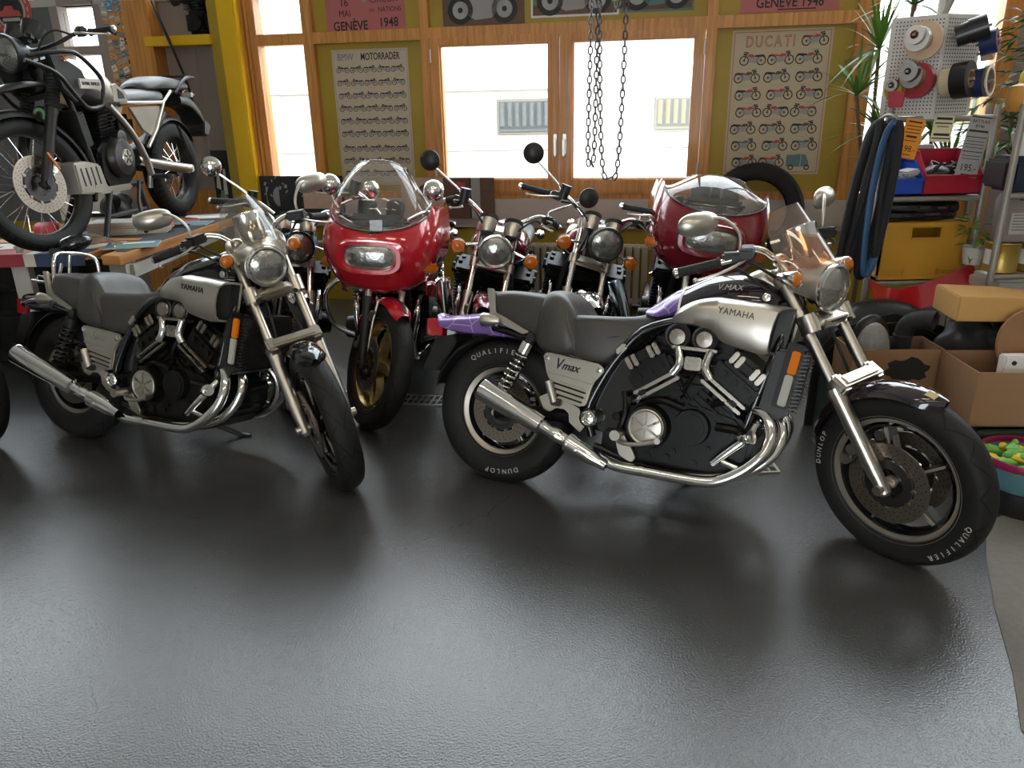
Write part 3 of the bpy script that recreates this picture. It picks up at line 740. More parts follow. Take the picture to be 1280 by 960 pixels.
    if paint == 'aubergine':
        m = MB(); m.loft([hring(x, [(y * 1.006, z + .0012 if z > .85 else z - .001) for y, z in h], 4) for x, h in [
            (.741, [(0, .934), (.05, .928), (.108, .892), (.130, .838), (.06, .82), (0, .82)]), (.750, [(0, .9375), (.05, .931), (.1085, .895), (.131, .84), (.06, .82), (0, .82)])]]); m.obj('stripe', 'white_paint', tc)
        m = MB(); m.text('V.MAX', TF((.925, -.1215, .940), (1, .01, .04), (0, .34, 1)), .030, .002, 1.05, shear=.3); m.obj('lettering', 'tyre_letter', tc)
    m = MB(); m.loft([hring(x, h, 4) for x, h in [
        (.965, [(0, .995), (.05, .99), (.075, .985), (.085, .975), (.04, .965), (0, .965)]),
        (1.005, [(0, 1.018), (.05, 1.014), (.078, 1.004), (.092, .982), (.04, .965), (0, .965)]),
        (1.035, [(0, 1.024), (.05, 1.020), (.08, 1.008), (.094, .978), (.04, .965), (0, .965)]),
        (1.065, [(0, 1.01), (.05, 1.006), (.078, .99), (.09, .965), (.04, .955), (0, .955)]),
        (1.09, [(0, .98), (.04, .978), (.07, .968), (.08, .95), (.04, .945), (0, .945)])]], k=3); m.obj('headstock_cover', 'satin_silver', tc)
    m = MB()
    for s in (-1, 1): m.lathe([(.014, 0), (.015, .006), (.008, .008), (.001, .006)], (1.06, s * .118, .915), (0, s, 0), 16)
    m.obj('cover_screw', 'chrome', tc)
    # air scoops
    for s in (-1, 1):
        secs = [  # x: (ztop, zbot, y out)
            (.735, .822, .784, .165), (.75, .842, .782, .182), (.78, .866, .782, .196), (.83, .888, .780, .206), (.89, .900, .772, .210), (.925, .900, .738, .211), (.97, .898, .722, .212), (1.03, .894, .711, .212), (1.075, .889, .704, .210), (1.10, .886, .708, .208)]
        rr = []
        for x, zt, zb, yo in secs:
            h = zt - zb; yi = .115
            rr.append([(x + sh * 0, s * y, z) for y, z, sh in ((yi, zt - .004, 0), (yi + .03, zt, 0), (yo - .025, zt - .006, 0), (yo - .006, zt - .022, 0), (yo, zt - h * .36, 0), (yo, zb + h * .40, 0), (yo - .008, zb + h * .12, 0), (yo - .02, zb + .004, 0), (yi + .02, zb, 0), (yi, zb + .006, 0))])
        # the mouth slants: lower lip further back
        slant = lambda p: .025 * max(0, min(1, (p[2] - .71) / .16)) + .058 * max(0, (.208 - abs(p[1])) / .093)
        rr[-1] = [(1.088 + slant(p), p[1], p[2]) for p in rr[-1]]
        rr[-2] = [(1.060 + slant(p) * .6, p[1], p[2]) for p in rr[-2]]
        m = MB(); m.loft(rr, k=4, caps=False)
        F0 = rr[-1]; cx = sum(p[0] for p in F0) / 10; cy = sum(p[1] for p in F0) / 10; cz = sum(p[2] for p in F0) / 10
        ins = [(cx + (p[0] - cx) * .88, cy + (p[1] - cy) * .82, cz + (p[2] - cz) * .9) for p in F0]
        m.loft([F0, ins], caps=False)
        deep = [(p[0] - .05, p[1], p[2]) for p in ins]; m.loft([ins, deep], 1, caps=False); m.add(deep, [tuple(range(10))], 1)
        sc = P(m, 'air_scoop', ['satin_silver', 'black_satin'])
        m = MB()
        for x in (.765, .867):
            m.lathe([(.046, -.03), (.049, -.03), (.049, .012), (.046, .014), (.040, .012), (.040, -.03)], (x, s * .165, .742), (0, s, 0), 32, a0=0)
        m.obj('intake_collar', 'black_satin', sc)
        m = MB(); fx = (1, 0, -.10) if s < 0 else (-1, 0, .10)
        m.text('YAMAHA', TF((.974, s * .2118, .846), fx, (0, -s * .12, 1)), .034, .003, .90, sp=1.08); m.obj('lettering', 'dark_metal', sc)
    # ---- steered group
    st = dict(M=S)
    d = V((1.59 - 1.16, 0, .315 - 1.0)); top = (1.155, 1.01)
    for s in (-1, 1): fork_leg(root, top, (1.588, .318), s * .10, .0215, .0285, .53, S, up='fork_silver')
    m = MB()
    m.box((1.275, 0, .862), (.065, .10, .045), (0, rad(32), 0), .006)
    for s in (-1, 1):
        m.tube([(1.258, s * .10, .895), (1.29, s * .10, .835)], [.033, .033], 20); m.box((1.28, s * .07, .862), (.05, .06, .04), (0, rad(32), 0), .006)
        m.tube([(1.14, s * .10, 1.02), (1.165, s * .10, .99)], [.031, .031], 18)
        m.cyl((1.30, s * .085, .848), (1.318, s * .085, .848), .010, n=12, mi=1)
    m.box((1.13, 0, 1.01), (.09, .22, .03), (0, rad(32), 0), .008)
    fc = P(m, 'fork_clamp', ['fork_silver', 'dark_metal'], **st)
    m = MB(); m.box((1.309, 0, .862), (.012, .13, .036), (0, rad(25), 0), .003); m.text('YAMAHA', TF((1.317, 0, .865), (0, 1, 0), (-.4, 0, 1)), .017, .002, 1, mi=1); m.obj('nameplate', ['fork_silver', 'dark_metal'], fc)
    m = MB()
    for s in (-1, 1): m.tube([(1.17, s * .05, .985), (1.27, s * .045, .80), (1.36, s * .07, .60), (1.44, s * .09, .47)], .006, 8, k=3)
    m.tube([(1.12, -.03, 1.05), (1.2, -.06, .92), (1.22, -.06, .80)], .007, 8, k=3)
    P(m, 'brake_hose', 'rubber', **st)
    m = MB(); m.box((1.415, 0, .672), (.05, .20, .026), (0, rad(25), 0), .008)
    for s in (-1, 1): m.box((1.40, s * .098, .655), (.075, .05, .06), (0, rad(32), 0), .01)
    P(m, 'fork_brace', 'fork_silver', **st)
    m = fender_arc(FC, .358, .075, 66, 172, 26, .045, tip=(.25, .6)); P(m, 'front_mudguard', fender, **st)
    if paint == 'aubergine':
        m = MB(); a = rad(74); m.box((1.59 + .357 * math.cos(a), -.022, .3275 + .3565 * math.sin(a)), (.035, .028, .003), (.32, PI / 2 - a, 0)); P(m, 'sticker', 'gold_rim', **st)
    for s in (-1, 1): caliper(root, (1.462, s * .088, .415), S, 1.0, ang=.5)
    hl = round_headlight(root, (1.292, 0, .978), .083, .10, S, tilt=-4)
    m = MB()
    def brow(u, v):
        a = rad(200 - 220 * u); y = .094 * math.cos(a); z = .978 + .094 * math.sin(a)
        x = 1.29 - .10 * v
        q = abs(2 * u - 1); 
        return (x - .03 * q * v, y * (1 + .25 * v * q), z + .022 * v + (.02 * q * v))
    m.grid(brow, 20, 5, thick=.004)
    for s in (-1, 1): m.tube([(1.235, s * .098, 1.0), (1.205, s * .105, 1.022), (1.17, s * .115, 1.07), (1.125, s * .105, 1.095)], [.016, .018, .016, .01], 12, k=4, flat=.55)
    vs = P(m, 'headlight_visor', 'fork_silver', **st)
    m = MB()
    def scr(u, v):
        t = 2 * u - 1; w = .135 * (1 - .42 * v ** 2.2); y = w * t
        x = 1.285 - .155 * v - .11 * t * t * (1 - .35 * v); z = 1.082 + .195 * v - .035 * t * t
        return (x, y, z)
    m.grid(scr, 14, 10, thick=.003); P(m, 'windscreen', screen, **st)
    # instrument pod
    m = MB(); ax = V((-.42, 0, .9)); c = V((1.19, 0, 1.085))
    m.lathe([(.001, -.035), (.03, -.03), (.052, 0), (.058, .04), (.060, .095), (.063, .10), (.063, .112), (.058, .114), (.056, .106), (.001, .104)], c, ax, 32)
    m.sph((1.12, -.07, 1.075), (.03, .03, .026)); m.sph((1.12, .07, 1.075), (.03, .03, .026))
    P(m, 'speedometer', 'chrome', **st)
    for s in (-1, 1): bullet_signal(root, (1.25, s * .150, 1.035), (1, 0, 0), .029, .082, S, (1.19, s * .10, 1.02))
    # bars and controls
    m = MB(); m.tube([(1.06, -.268, 1.106), (1.07, -.20, 1.135), (1.09, -.13, 1.12), (1.115, -.08, 1.08), (1.12, 0, 1.06), (1.115, .08, 1.08), (1.09, .13, 1.12), (1.07, .20, 1.135), (1.06, .268, 1.106)], .0115, 12, k=4)
    for s in (-1, 1): m.tube([(1.06, s * .268, 1.106), (.945, s * .385, 1.075)], .0112, 12); m.cyl((1.125, s * .06, 1.03), (1.115, s * .06, 1.085), .018, n=14)
    P(m, 'handlebar', 'chrome', **st)
    for s in (-1, 1):
        grip(root, (1.035, s * .293, 1.100), (.925, s * .40, 1.070), .0175, S)
        m = MB(); Rz = RZ(s * -rad(46)) ; m.box((1.055, s * .255, 1.112), (.075, .045, .042), RZ(s * rad(-46)), .008)
        m.box((1.095, s * .225, 1.130), (.05, .085, .036), RZ(s * rad(-35)), .007); m.box((1.095, s * .225, 1.149), (.044, .078, .006), RZ(s * rad(-35)), .002, mi=1)
        P(m, 'master_cylinder', ['black_satin', 'dark_metal'], **st)
        lever(root, [(1.105, s * .235, 1.115), (1.10, s * .27, 1.098), (1.065, s * .335, 1.07), (1.005, s * .395, 1.048)], S, 'brake_lever' if s < 0 else 'clutch_lever')
        mirror(root, [(1.075, s * .24, 1.135), (1.075, s * .245, 1.20), (1.045, s * .29, 1.255), (1.01, s * .335, 1.262)], (.985, s * .36, 1.245), (-1, s * -.25, .1), .082, .043, S, shell='satin_silver', e=2.6, stalk='satin_silver', deep=.045)
        m = MB(); m.tube([(1.08, s * .22, 1.10), (1.13, s * .16, 1.05), (1.15, s * .10, 1.00), (1.12, s * .06, .93)], .0055, 8, k=4); P(m, 'control_cable', 'rubber', **st)
    m = MB(); m.tube([(1.04, -.28, 1.09), (1.06, -.22, 1.06), (1.10, -.16, 1.0), (1.15, -.12, .95)], .006, 8, k=4); P(m, 'throttle_cable', 'rubber', **st)
    return root
# ------------------------------------------------------------------ camera
cam = bpy.data.cameras.new('camera'); co = bpy.data.objects.new('camera', cam); COL.objects.link(co); SC.camera = co
cam.sensor_width = 36; cam.lens = 944.734 * 36 / 1280; cam.clip_end = 200
PITCH, ROLL, CH = rad(20.0126), rad(-1.1532), 1.58329
fw = V((0, math.cos(PITCH), -math.sin(PITCH))); rt = V((1, 0, 0)); up = V((0, math.sin(PITCH), math.cos(PITCH)))
r2 = rt * math.cos(ROLL) + up * math.sin(ROLL); u2 = up * math.cos(ROLL) - rt * math.sin(ROLL)
cm = Matrix((r2, u2, -fw)).transposed().to_4x4(); cm.translation = (0, 0, CH); co.matrix_world = cm
# ------------------------------------------------------------------ the window wall: local x along it, y outwards, z up
WM = T(0, 6.35, 0) @ RZ(rad(-11.7))
def W(u, d, z): return WM @ V((u, -d, z))          # d: distance into the room
wood = mat('pine', (0.60, 0.265, 0.060), 0.42, noise=0.35, nscale=5, coat=0.15)
def grain(m, sx=2, sz=40):
    nt = m.node_tree; b = nt.nodes['Principled BSDF']
    tc = nt.nodes.new('ShaderNodeTexCoord'); mp = nt.nodes.new('ShaderNodeMapping'); mp.inputs['Scale'].default_value = (sz, sz, sx)
    n = nt.nodes.new('ShaderNodeTexNoise'); n.inputs['Scale'].default_value = 1.0; n.inputs['Detail'].default_value = 6; n.inputs['Distortion'].default_value = .6
    r = nt.nodes.new('ShaderNodeValToRGB'); c = b.inputs['Base Color'].default_value
    r.color_ramp.elements[0].position = .3; r.color_ramp.elements[1].position = .7
    base = [l for l in nt.links if l.to_socket == b.inputs['Base Color']]
    for l in base: nt.links.remove(l)
    r.color_ramp.elements[0].color = (c[0] * .66, c[1] * .60, c[2] * .55, 1); r.color_ramp.elements[1].color = (c[0] * 1.12, c[1] * 1.12, c[2] * 1.1, 1)
    nt.links.new(tc.outputs['Object'], mp.inputs['Vector']); nt.links.new(mp.outputs['Vector'], n.inputs['Vector']); nt.links.new(n.outputs['Fac'], r.inputs['Fac']); nt.links.new(r.outputs['Color'], b.inputs['Base Color'])
grain(wood)
mat('yellow_panel', (0.40, 0.27, 0.022), 0.5, noise=0.2, nscale=4)
mat('yellow_gloss', (0.80, 0.47, 0.006), 0.4, noise=0.12, nscale=6)
mat('grey_board', (0.30, 0.245, 0.21), 0.6, noise=0.15, nscale=3)
mat('grey_dark', (0.12, 0.12, 0.12), 0.6, noise=0.2, nscale=3)
mat('sill_grey', (0.52, 0.44, 0.39), 0.45, noise=0.08, nscale=4)
mat('plaster', (0.45, 0.43, 0.39), 0.8, noise=0.1, nscale=3)
mat('ceiling_paint', (0.55, 0.53, 0.48), 0.8)
mat('radiator_paint', (0.46, 0.40, 0.33), 0.4)
def floor_mat():
    m = mat('floor_epoxy', (0.13, 0.13, 0.135), 0.3); nt = m.node_tree; b = nt.nodes['Principled BSDF']; N = nt.nodes.new; L = nt.links.new
    tc = N('ShaderNodeTexCoord')
    n1 = N('ShaderNodeTexNoise'); n1.inputs['Scale'].default_value = 1.1; n1.inputs['Detail'].default_value = 6
    n2 = N('ShaderNodeTexNoise'); n2.inputs['Scale'].default_value = 7; n2.inputs['Detail'].default_value = 8; n2.inputs['Roughness'].default_value = .7
    n3 = N('ShaderNodeTexNoise'); n3.inputs['Scale'].default_value = 150; n3.inputs['Detail'].default_value = 2
    vo = N('ShaderNodeTexVoronoi'); vo.inputs['Scale'].default_value = 9; vo.feature = 'F1'
    for n in (n1, n2, n3, vo): L(tc.outputs['Object'], n.inputs['Vector'])
    r = N('ShaderNodeValToRGB'); r.color_ramp.elements[0].color = (0.050, 0.051, 0.053, 1); r.color_ramp.elements[1].color = (0.064, 0.064, 0.063, 1); r.color_ramp.elements[0].position = .25; r.color_ramp.elements[1].position = .75
    a = N('ShaderNodeMath'); a.operation = 'MULTIPLY_ADD'; a.inputs[1].default_value = .55; L(n2.outputs['Fac'], a.inputs[0]); 
    s = N('ShaderNodeMath'); s.operation = 'MULTIPLY'; s.inputs[1].default_value = .45; L(n1.outputs['Fac'], s.inputs[0]); L(s.outputs[0], a.inputs[2]); L(a.outputs[0], r.inputs['Fac'])
    v2 = N('ShaderNodeTexVoronoi'); v2.feature = 'DISTANCE_TO_EDGE'; v2.inputs['Scale'].default_value = 1.15
    mpv = N('ShaderNodeMix'); mpv.data_type = 'VECTOR'; mpv.inputs['Factor'].default_value = .10; L(tc.outputs['Object'], mpv.inputs['A']); L(n2.outputs['Color'], mpv.inputs['B']); L(mpv.outputs['Result'], v2.inputs['Vector'])
    l2 = N('ShaderNodeMath'); l2.operation = 'LESS_THAN'; l2.inputs[1].default_value = .0011; L(v2.outputs['Distance'], l2.inputs[0])
    g2 = N('ShaderNodeMath'); g2.operation = 'GREATER_THAN'; g2.inputs[1].default_value = .55; L(n1.outputs['Fac'], g2.inputs[0])
    an = N('ShaderNodeMath'); an.operation = 'MULTIPLY'; L(l2.outputs[0], an.inputs[0]); L(g2.outputs[0], an.inputs[1])
    lt = N('ShaderNodeMath'); lt.operation = 'LESS_THAN'; lt.inputs[1].default_value = .03; L(vo.outputs['Distance'], lt.inputs[0])
    mx = N('ShaderNodeMix'); mx.data_type = 'RGBA'; mx.inputs['B'].default_value = (.032, .032, .033, 1); om = N('ShaderNodeMath'); om.operation = 'MAXIMUM'; L(lt.outputs[0], om.inputs[0]); L(an.outputs[0], om.inputs[1]); L(om.outputs[0], mx.inputs['Factor']); L(r.outputs['Color'], mx.inputs['A']); L(mx.outputs['Result'], b.inputs['Base Color'])
    rr = N('ShaderNodeMapRange'); rr.inputs['To Min'].default_value = .215; rr.inputs['To Max'].default_value = .225; L(n2.outputs['Fac'], rr.inputs['Value']); L(rr.outputs['Result'], b.inputs['Roughness'])
    bp = N('ShaderNodeBump'); bp.inputs['Strength'].default_value = .45; bp.inputs['Distance'].default_value = .003; L(n3.outputs['Fac'], bp.inputs['Height']); L(bp.outputs['Normal'], b.inputs['Normal'])
    b.inputs['Specular IOR Level'].default_value = .6; b.inputs['Coat Weight'].default_value = .2; b.inputs['Coat Roughness'].default_value = .2; b.inputs['Coat IOR'].default_value = 1.5; L(bp.outputs['Normal'], b.inputs['Coat Normal'])
    return m
floor_mat(); mat('raw_concrete', (.16, .145, .125), .7, noise=.35, nscale=40, bump=.4, bscale=90)
def S_(name, mb, m, M=None): return tag(mb.obj(name, m, None, M), kind='structure')
UL, UR, BACK, CEIL = -9.5, 7.5, 11.0, 5.9
m = MB(); m.box(((UL + UR) / 2, -BACK / 2 + .1, -.05), (UR - UL + .4, BACK + .4, .1)); S_('floor', m, 'floor_epoxy', WM)
m = MB(); m.prism([(1.33, 1.4), (1.34, 1.57), (1.45, 1.78), (1.58, 2.08), (1.72, 2.36), (1.87, 2.62), (2.4, 2.9), (5, 2.9), (5, .5), (1.2, .5)], .0005, .003, 'xy'); S_('floor', m, 'raw_concrete')
m = MB(); m.box(((UL + UR) / 2, -BACK / 2, CEIL + .06), (UR - UL + .4, BACK + .4, .12)); S_('ceiling', m, 'ceiling_paint', WM)
m = MB(); m.box((UL - .06, -BACK / 2, CEIL / 2), (.12, BACK, CEIL)); S_('wall_left', m, 'plaster', WM)
m = MB(); m.box((UR + .06, -BACK / 2, CEIL / 2), (.12, BACK, CEIL)); S_('wall_right', m, 'plaster', WM)
# rear wall with the open roller door behind the photographer
m = MB(); D0, D1, DH = -1.0, 2.0, 2.5
m.box(((UL + D0) / 2, -BACK - .06, CEIL / 2), (D0 - UL, .12, CEIL)); m.box(((UR + D1) / 2, -BACK - .06, CEIL / 2), (UR - D1, .12, CEIL)); m.box(((D0 + D1) / 2, -BACK - .06, (DH + CEIL) / 2), (D1 - D0, .12, CEIL - DH))
S_('wall_rear', m, 'plaster', WM)
# window wall: solid bits
def wbox(m, u0, u1, z0, z1, y0, y1, mi=0, bev=0.0): m.box(((u0 + u1) / 2, (y0 + y1) / 2, (z0 + z1) / 2), (u1 - u0, y1 - y0, z1 - z0), None, bev, mi)
m = MB()
wbox(m, UL, 2.66, 0, .67, .02, .2); wbox(m, 2.66, UR, 0, .67, .02, .2)
S_('wall_front', m, 'yellow_panel', WM)
m = MB(); wbox(m, UL, UR, 2.47, 2.53, 0, .2); wbox(m, UL, UR, 5.8, CEIL, 0, .2)
for i in range(12): u = UL + (UR - UL) * i / 11; wbox(m, u - .05, u + .05, 2.53, 5.8, 0, .14)
S_('wall_front', m, 'plaster', WM)
for i in range(11):
    a = UL + (UR - UL) * i / 11 + .05; b = UL + (UR - UL) * (i + 1) / 11 - .05; m = MB(); wbox(m, a, b, 2.53, 5.8, .08, .086); S_('window_%d' % (i + 11), m, 'window_glass', WM)
m = MB(); wbox(m, -2.31, 2.66, .70, .893, -.06, .16, bev=.006); wbox(m, -2.31, 2.66, .66, .70, -.03, .12)
for u in (-.9, .45, 1.75): wbox(m, u, u + .004, .705, .888, -.0615, -.059, 0)
S_('trim_1', m, 'sill_grey', WM)
# timber frame grid. opening rows: low z .893..2.125, high 2.19..3.05
m = MB()
Z0, ZT, ZU, Z1 = .893, 2.10, 2.185, 2.47
wbox(m, -2.165, 2.66, ZT, ZU, -.03, .10, bev=.004)          # transom
wbox(m, -2.165, 2.66, Z0 - .01, Z0 + .055, -.02, .10, bev=.004)
for u0, u1 in ((-2.165, -2.055), (-1.655, -1.565), (-.672, -.60), (1.50, 1.575), (2.525, 2.66)): wbox(m, u0, u1, Z0, Z1, -.028, .10, bev=.004)
for u0, u1 in ((-2.17, -2.145), (-2.13, -2.11)): wbox(m, u0, u1, Z0, Z1, -.05, .0, bev=.004)
S_('trim_2', m, 'pine', WM)
# fixed yellow panels
for i, (u0, u1, z0, z1) in enumerate(((-1.565, -.672, Z0, ZT), (1.575, 2.525, Z0, ZT), (-1.565, -.672, ZU, Z1), (-.60, 1.50, ZU, Z1), (1.575, 2.525, ZU, Z1))):
    m = MB(); wbox(m, u0, u1, z0, z1, .03, .09); S_('wall_front', m, 'yellow_panel', WM)
# narrow fixed windows and glass
def pane(name, u0, u1, z0, z1): m = MB(); wbox(m, u0, u1, z0, z1, .045, .053); return S_(name, m, 'window_glass', WM)
pane('window_1', -2.055, -1.655, Z0 + .05, ZT); pane('window_2', -2.055, -1.655, ZU, Z1)
# the two casements
for i, (u0, u1, g0, g1) in enumerate(((-.60, .425, -.522, .340), (.425, 1.50, .524, 1.427))):
    m = MB(); a, b, c, d = u0 + .004, u1 - .004, Z0 + .045, ZT + .012
    for q in ((a, g0, c, d), (g1, b, c, d), (g0, g1, c, 1.046), (g0, g1, 2.052, d)): wbox(m, q[0], q[1], q[2], q[3], -.045, .06, bev=.006)
    for q in ((g0 - .006, g0 + .010, 1.046, 2.052), (g1 - .010, g1 + .006, 1.046, 2.052), (g0, g1, 1.040, 1.054), (g0, g1, 2.044, 2.058)): wbox(m, q[0], q[1], q[2], q[3], -.01, .05)
    w = S_('window_%d' % (i + 3), m, 'pine', WM)
    m = MB(); wbox(m, g0, g1, 1.046, 2.052, .02, .028); m.obj('pane', 'window_glass', w)
    m = MB(); uu = g1 + .055 if i == 0 else g0 - .055
    m.box((uu, -.05, 1.315), (.026, .012, .15), None, .003); m.cyl((uu, -.05, 1.34), (uu, -.095, 1.34), .009, n=12); m.box((uu + (.003 if i == 0 else -.003), -.092, 1.29), (.018, .016, .13), None, .006); m.obj('window_handle', 'brushed', w)
    m = MB(); uh = a + .008 if i == 0 else b - .006
    for z in (1.12, 1.98): m.cyl((uh, -.05, z - .05), (uh, -.05, z + .05), .008, n=10)
    m.obj('hinge', 'brushed', w)
# yellow column and the bay left of it
m = MB(); wbox(m, -2.42, -2.315, .0, Z1, -.10, .1); S_('trim_3', m, 'yellow_panel', WM)
m = MB(); wbox(m, -2.325, -2.165, .0, Z1, -.13, .1, bev=.012); S_('trim_4', m, 'yellow_gloss', WM)
m = MB(); wbox(m, -3.0, -2.40, 2.12, 2.195, -.14, .03, bev=.004); S_('trim_5', m, 'yellow_gloss', WM)
m = MB(); wbox(m, -3.0, -2.42, .95, 2.47, .04, .10); wbox(m, -2.667, -2.663, 1.0, 2.12, .037, .04); S_('wall_front', m, 'grey_board', WM)
m = MB(); wbox(m, -3.0, -2.42, 0, .95, .045, .1); S_('wall_front', m, 'pine', WM)
m = MB(); wbox(m, -3.18, -2.94, 0, Z1, -.12, .10, bev=.004); S_('trim_6', m, 'pine', WM)
m = MB(); wbox(m, -3.42, -3.18, 0, Z1, -.05, .10, bev=.004); S_('trim_7', m, 'pine', WM)
m = MB()
for u0, u1, z0, z1 in ((-3.52, -3.42, 0, 2.47), (-3.94, -3.86, 0, 2.47), (-3.86, -3.52, 2.085, 2.155), (-3.86, -3.52, 0, 1.0), (-3.86, -3.52, 2.85, 2.47)): wbox(m, u0, u1, z0, z1, -.02, .1)
S_('trim_8', m, 'grey_board', WM)
pane('window_5', -3.86, -3.52, 1.0, 2.085); pane('window_6', -3.86, -3.52, 2.155, 2.42)
m = MB(); wbox(m, UL, -3.94, .67, 2.47, .0, .12); S_('wall_front', m, 'grey_dark', WM)
# right of the post: window then brown wall
pane('window_7', 2.66, 3.45, .93, 2.47)
m = MB(); wbox(m, 2.66, 3.45, .893, .94, -.02, .1); wbox(m, 3.45, 3.56, .67, 2.47, -.03, .1); wbox(m, 2.66, 3.45, .67, .893, .02, .12); S_('trim_9', m, 'pine', WM)
m = MB(); wbox(m, 3.56, UR, .67, 2.47, .0, .12); S_('wall_front', m, 'grey_board', WM)
m = MB(); wbox(m, 2.7, UR, 2.33, 2.46, -.35, -.22, bev=.01); S_('trim_10', m, 'yellow_gloss', WM)
# wall radiator below the sill
m = MB()
for i in range(24):
    u = -.30 + i * .062; m.box((u, -.11, .30), (.042, .12, .50), None, .018)
m.cyl((-.34, -.11, .53), (1.2, -.11, .53), .022, n=14); m.cyl((-.34, -.11, .09), (1.2, -.11, .09), .022, n=14)
m.tube([(1.2, -.11, .53), (2.2, -.10, .53)], .012, 10); m.tube([(-.34, -.11, .53), (-1.8, -.10, .53)], .012, 10)
tag(m.obj('wall_radiator', 'radiator_paint', None, WM), 'beige ribbed radiator on the wall under the casement windows', 'radiator')
# floor drains
def drain(x0, y0, L, w, ang, label):
    m = MB(); n = int(L / .035)
    m.box((L / 2, 0, .0035), (L, .012, .007)); m.v = []; m.f = []; m.m = []
    for y in (-w / 2, w / 2): m.box((L / 2, y, .004), (L, .012, .008))
    for x in (0, L): m.box((x, 0, .004), (.012, w, .008))
    for i in range(1, n): m.box((L * i / n, 0, .004), (.007, w, .006))
    m.box((L / 2, 0, .004), (L, .007, .006)); m.box((L / 2, 0, .0008), (L, w, .0015), mi=1)
    tag(m.obj('floor_drain', ['brushed', 'ink'], None, T(x0, y0, 0) @ RZ(rad(ang))), label, 'drain', 'slotted drains in the floor')
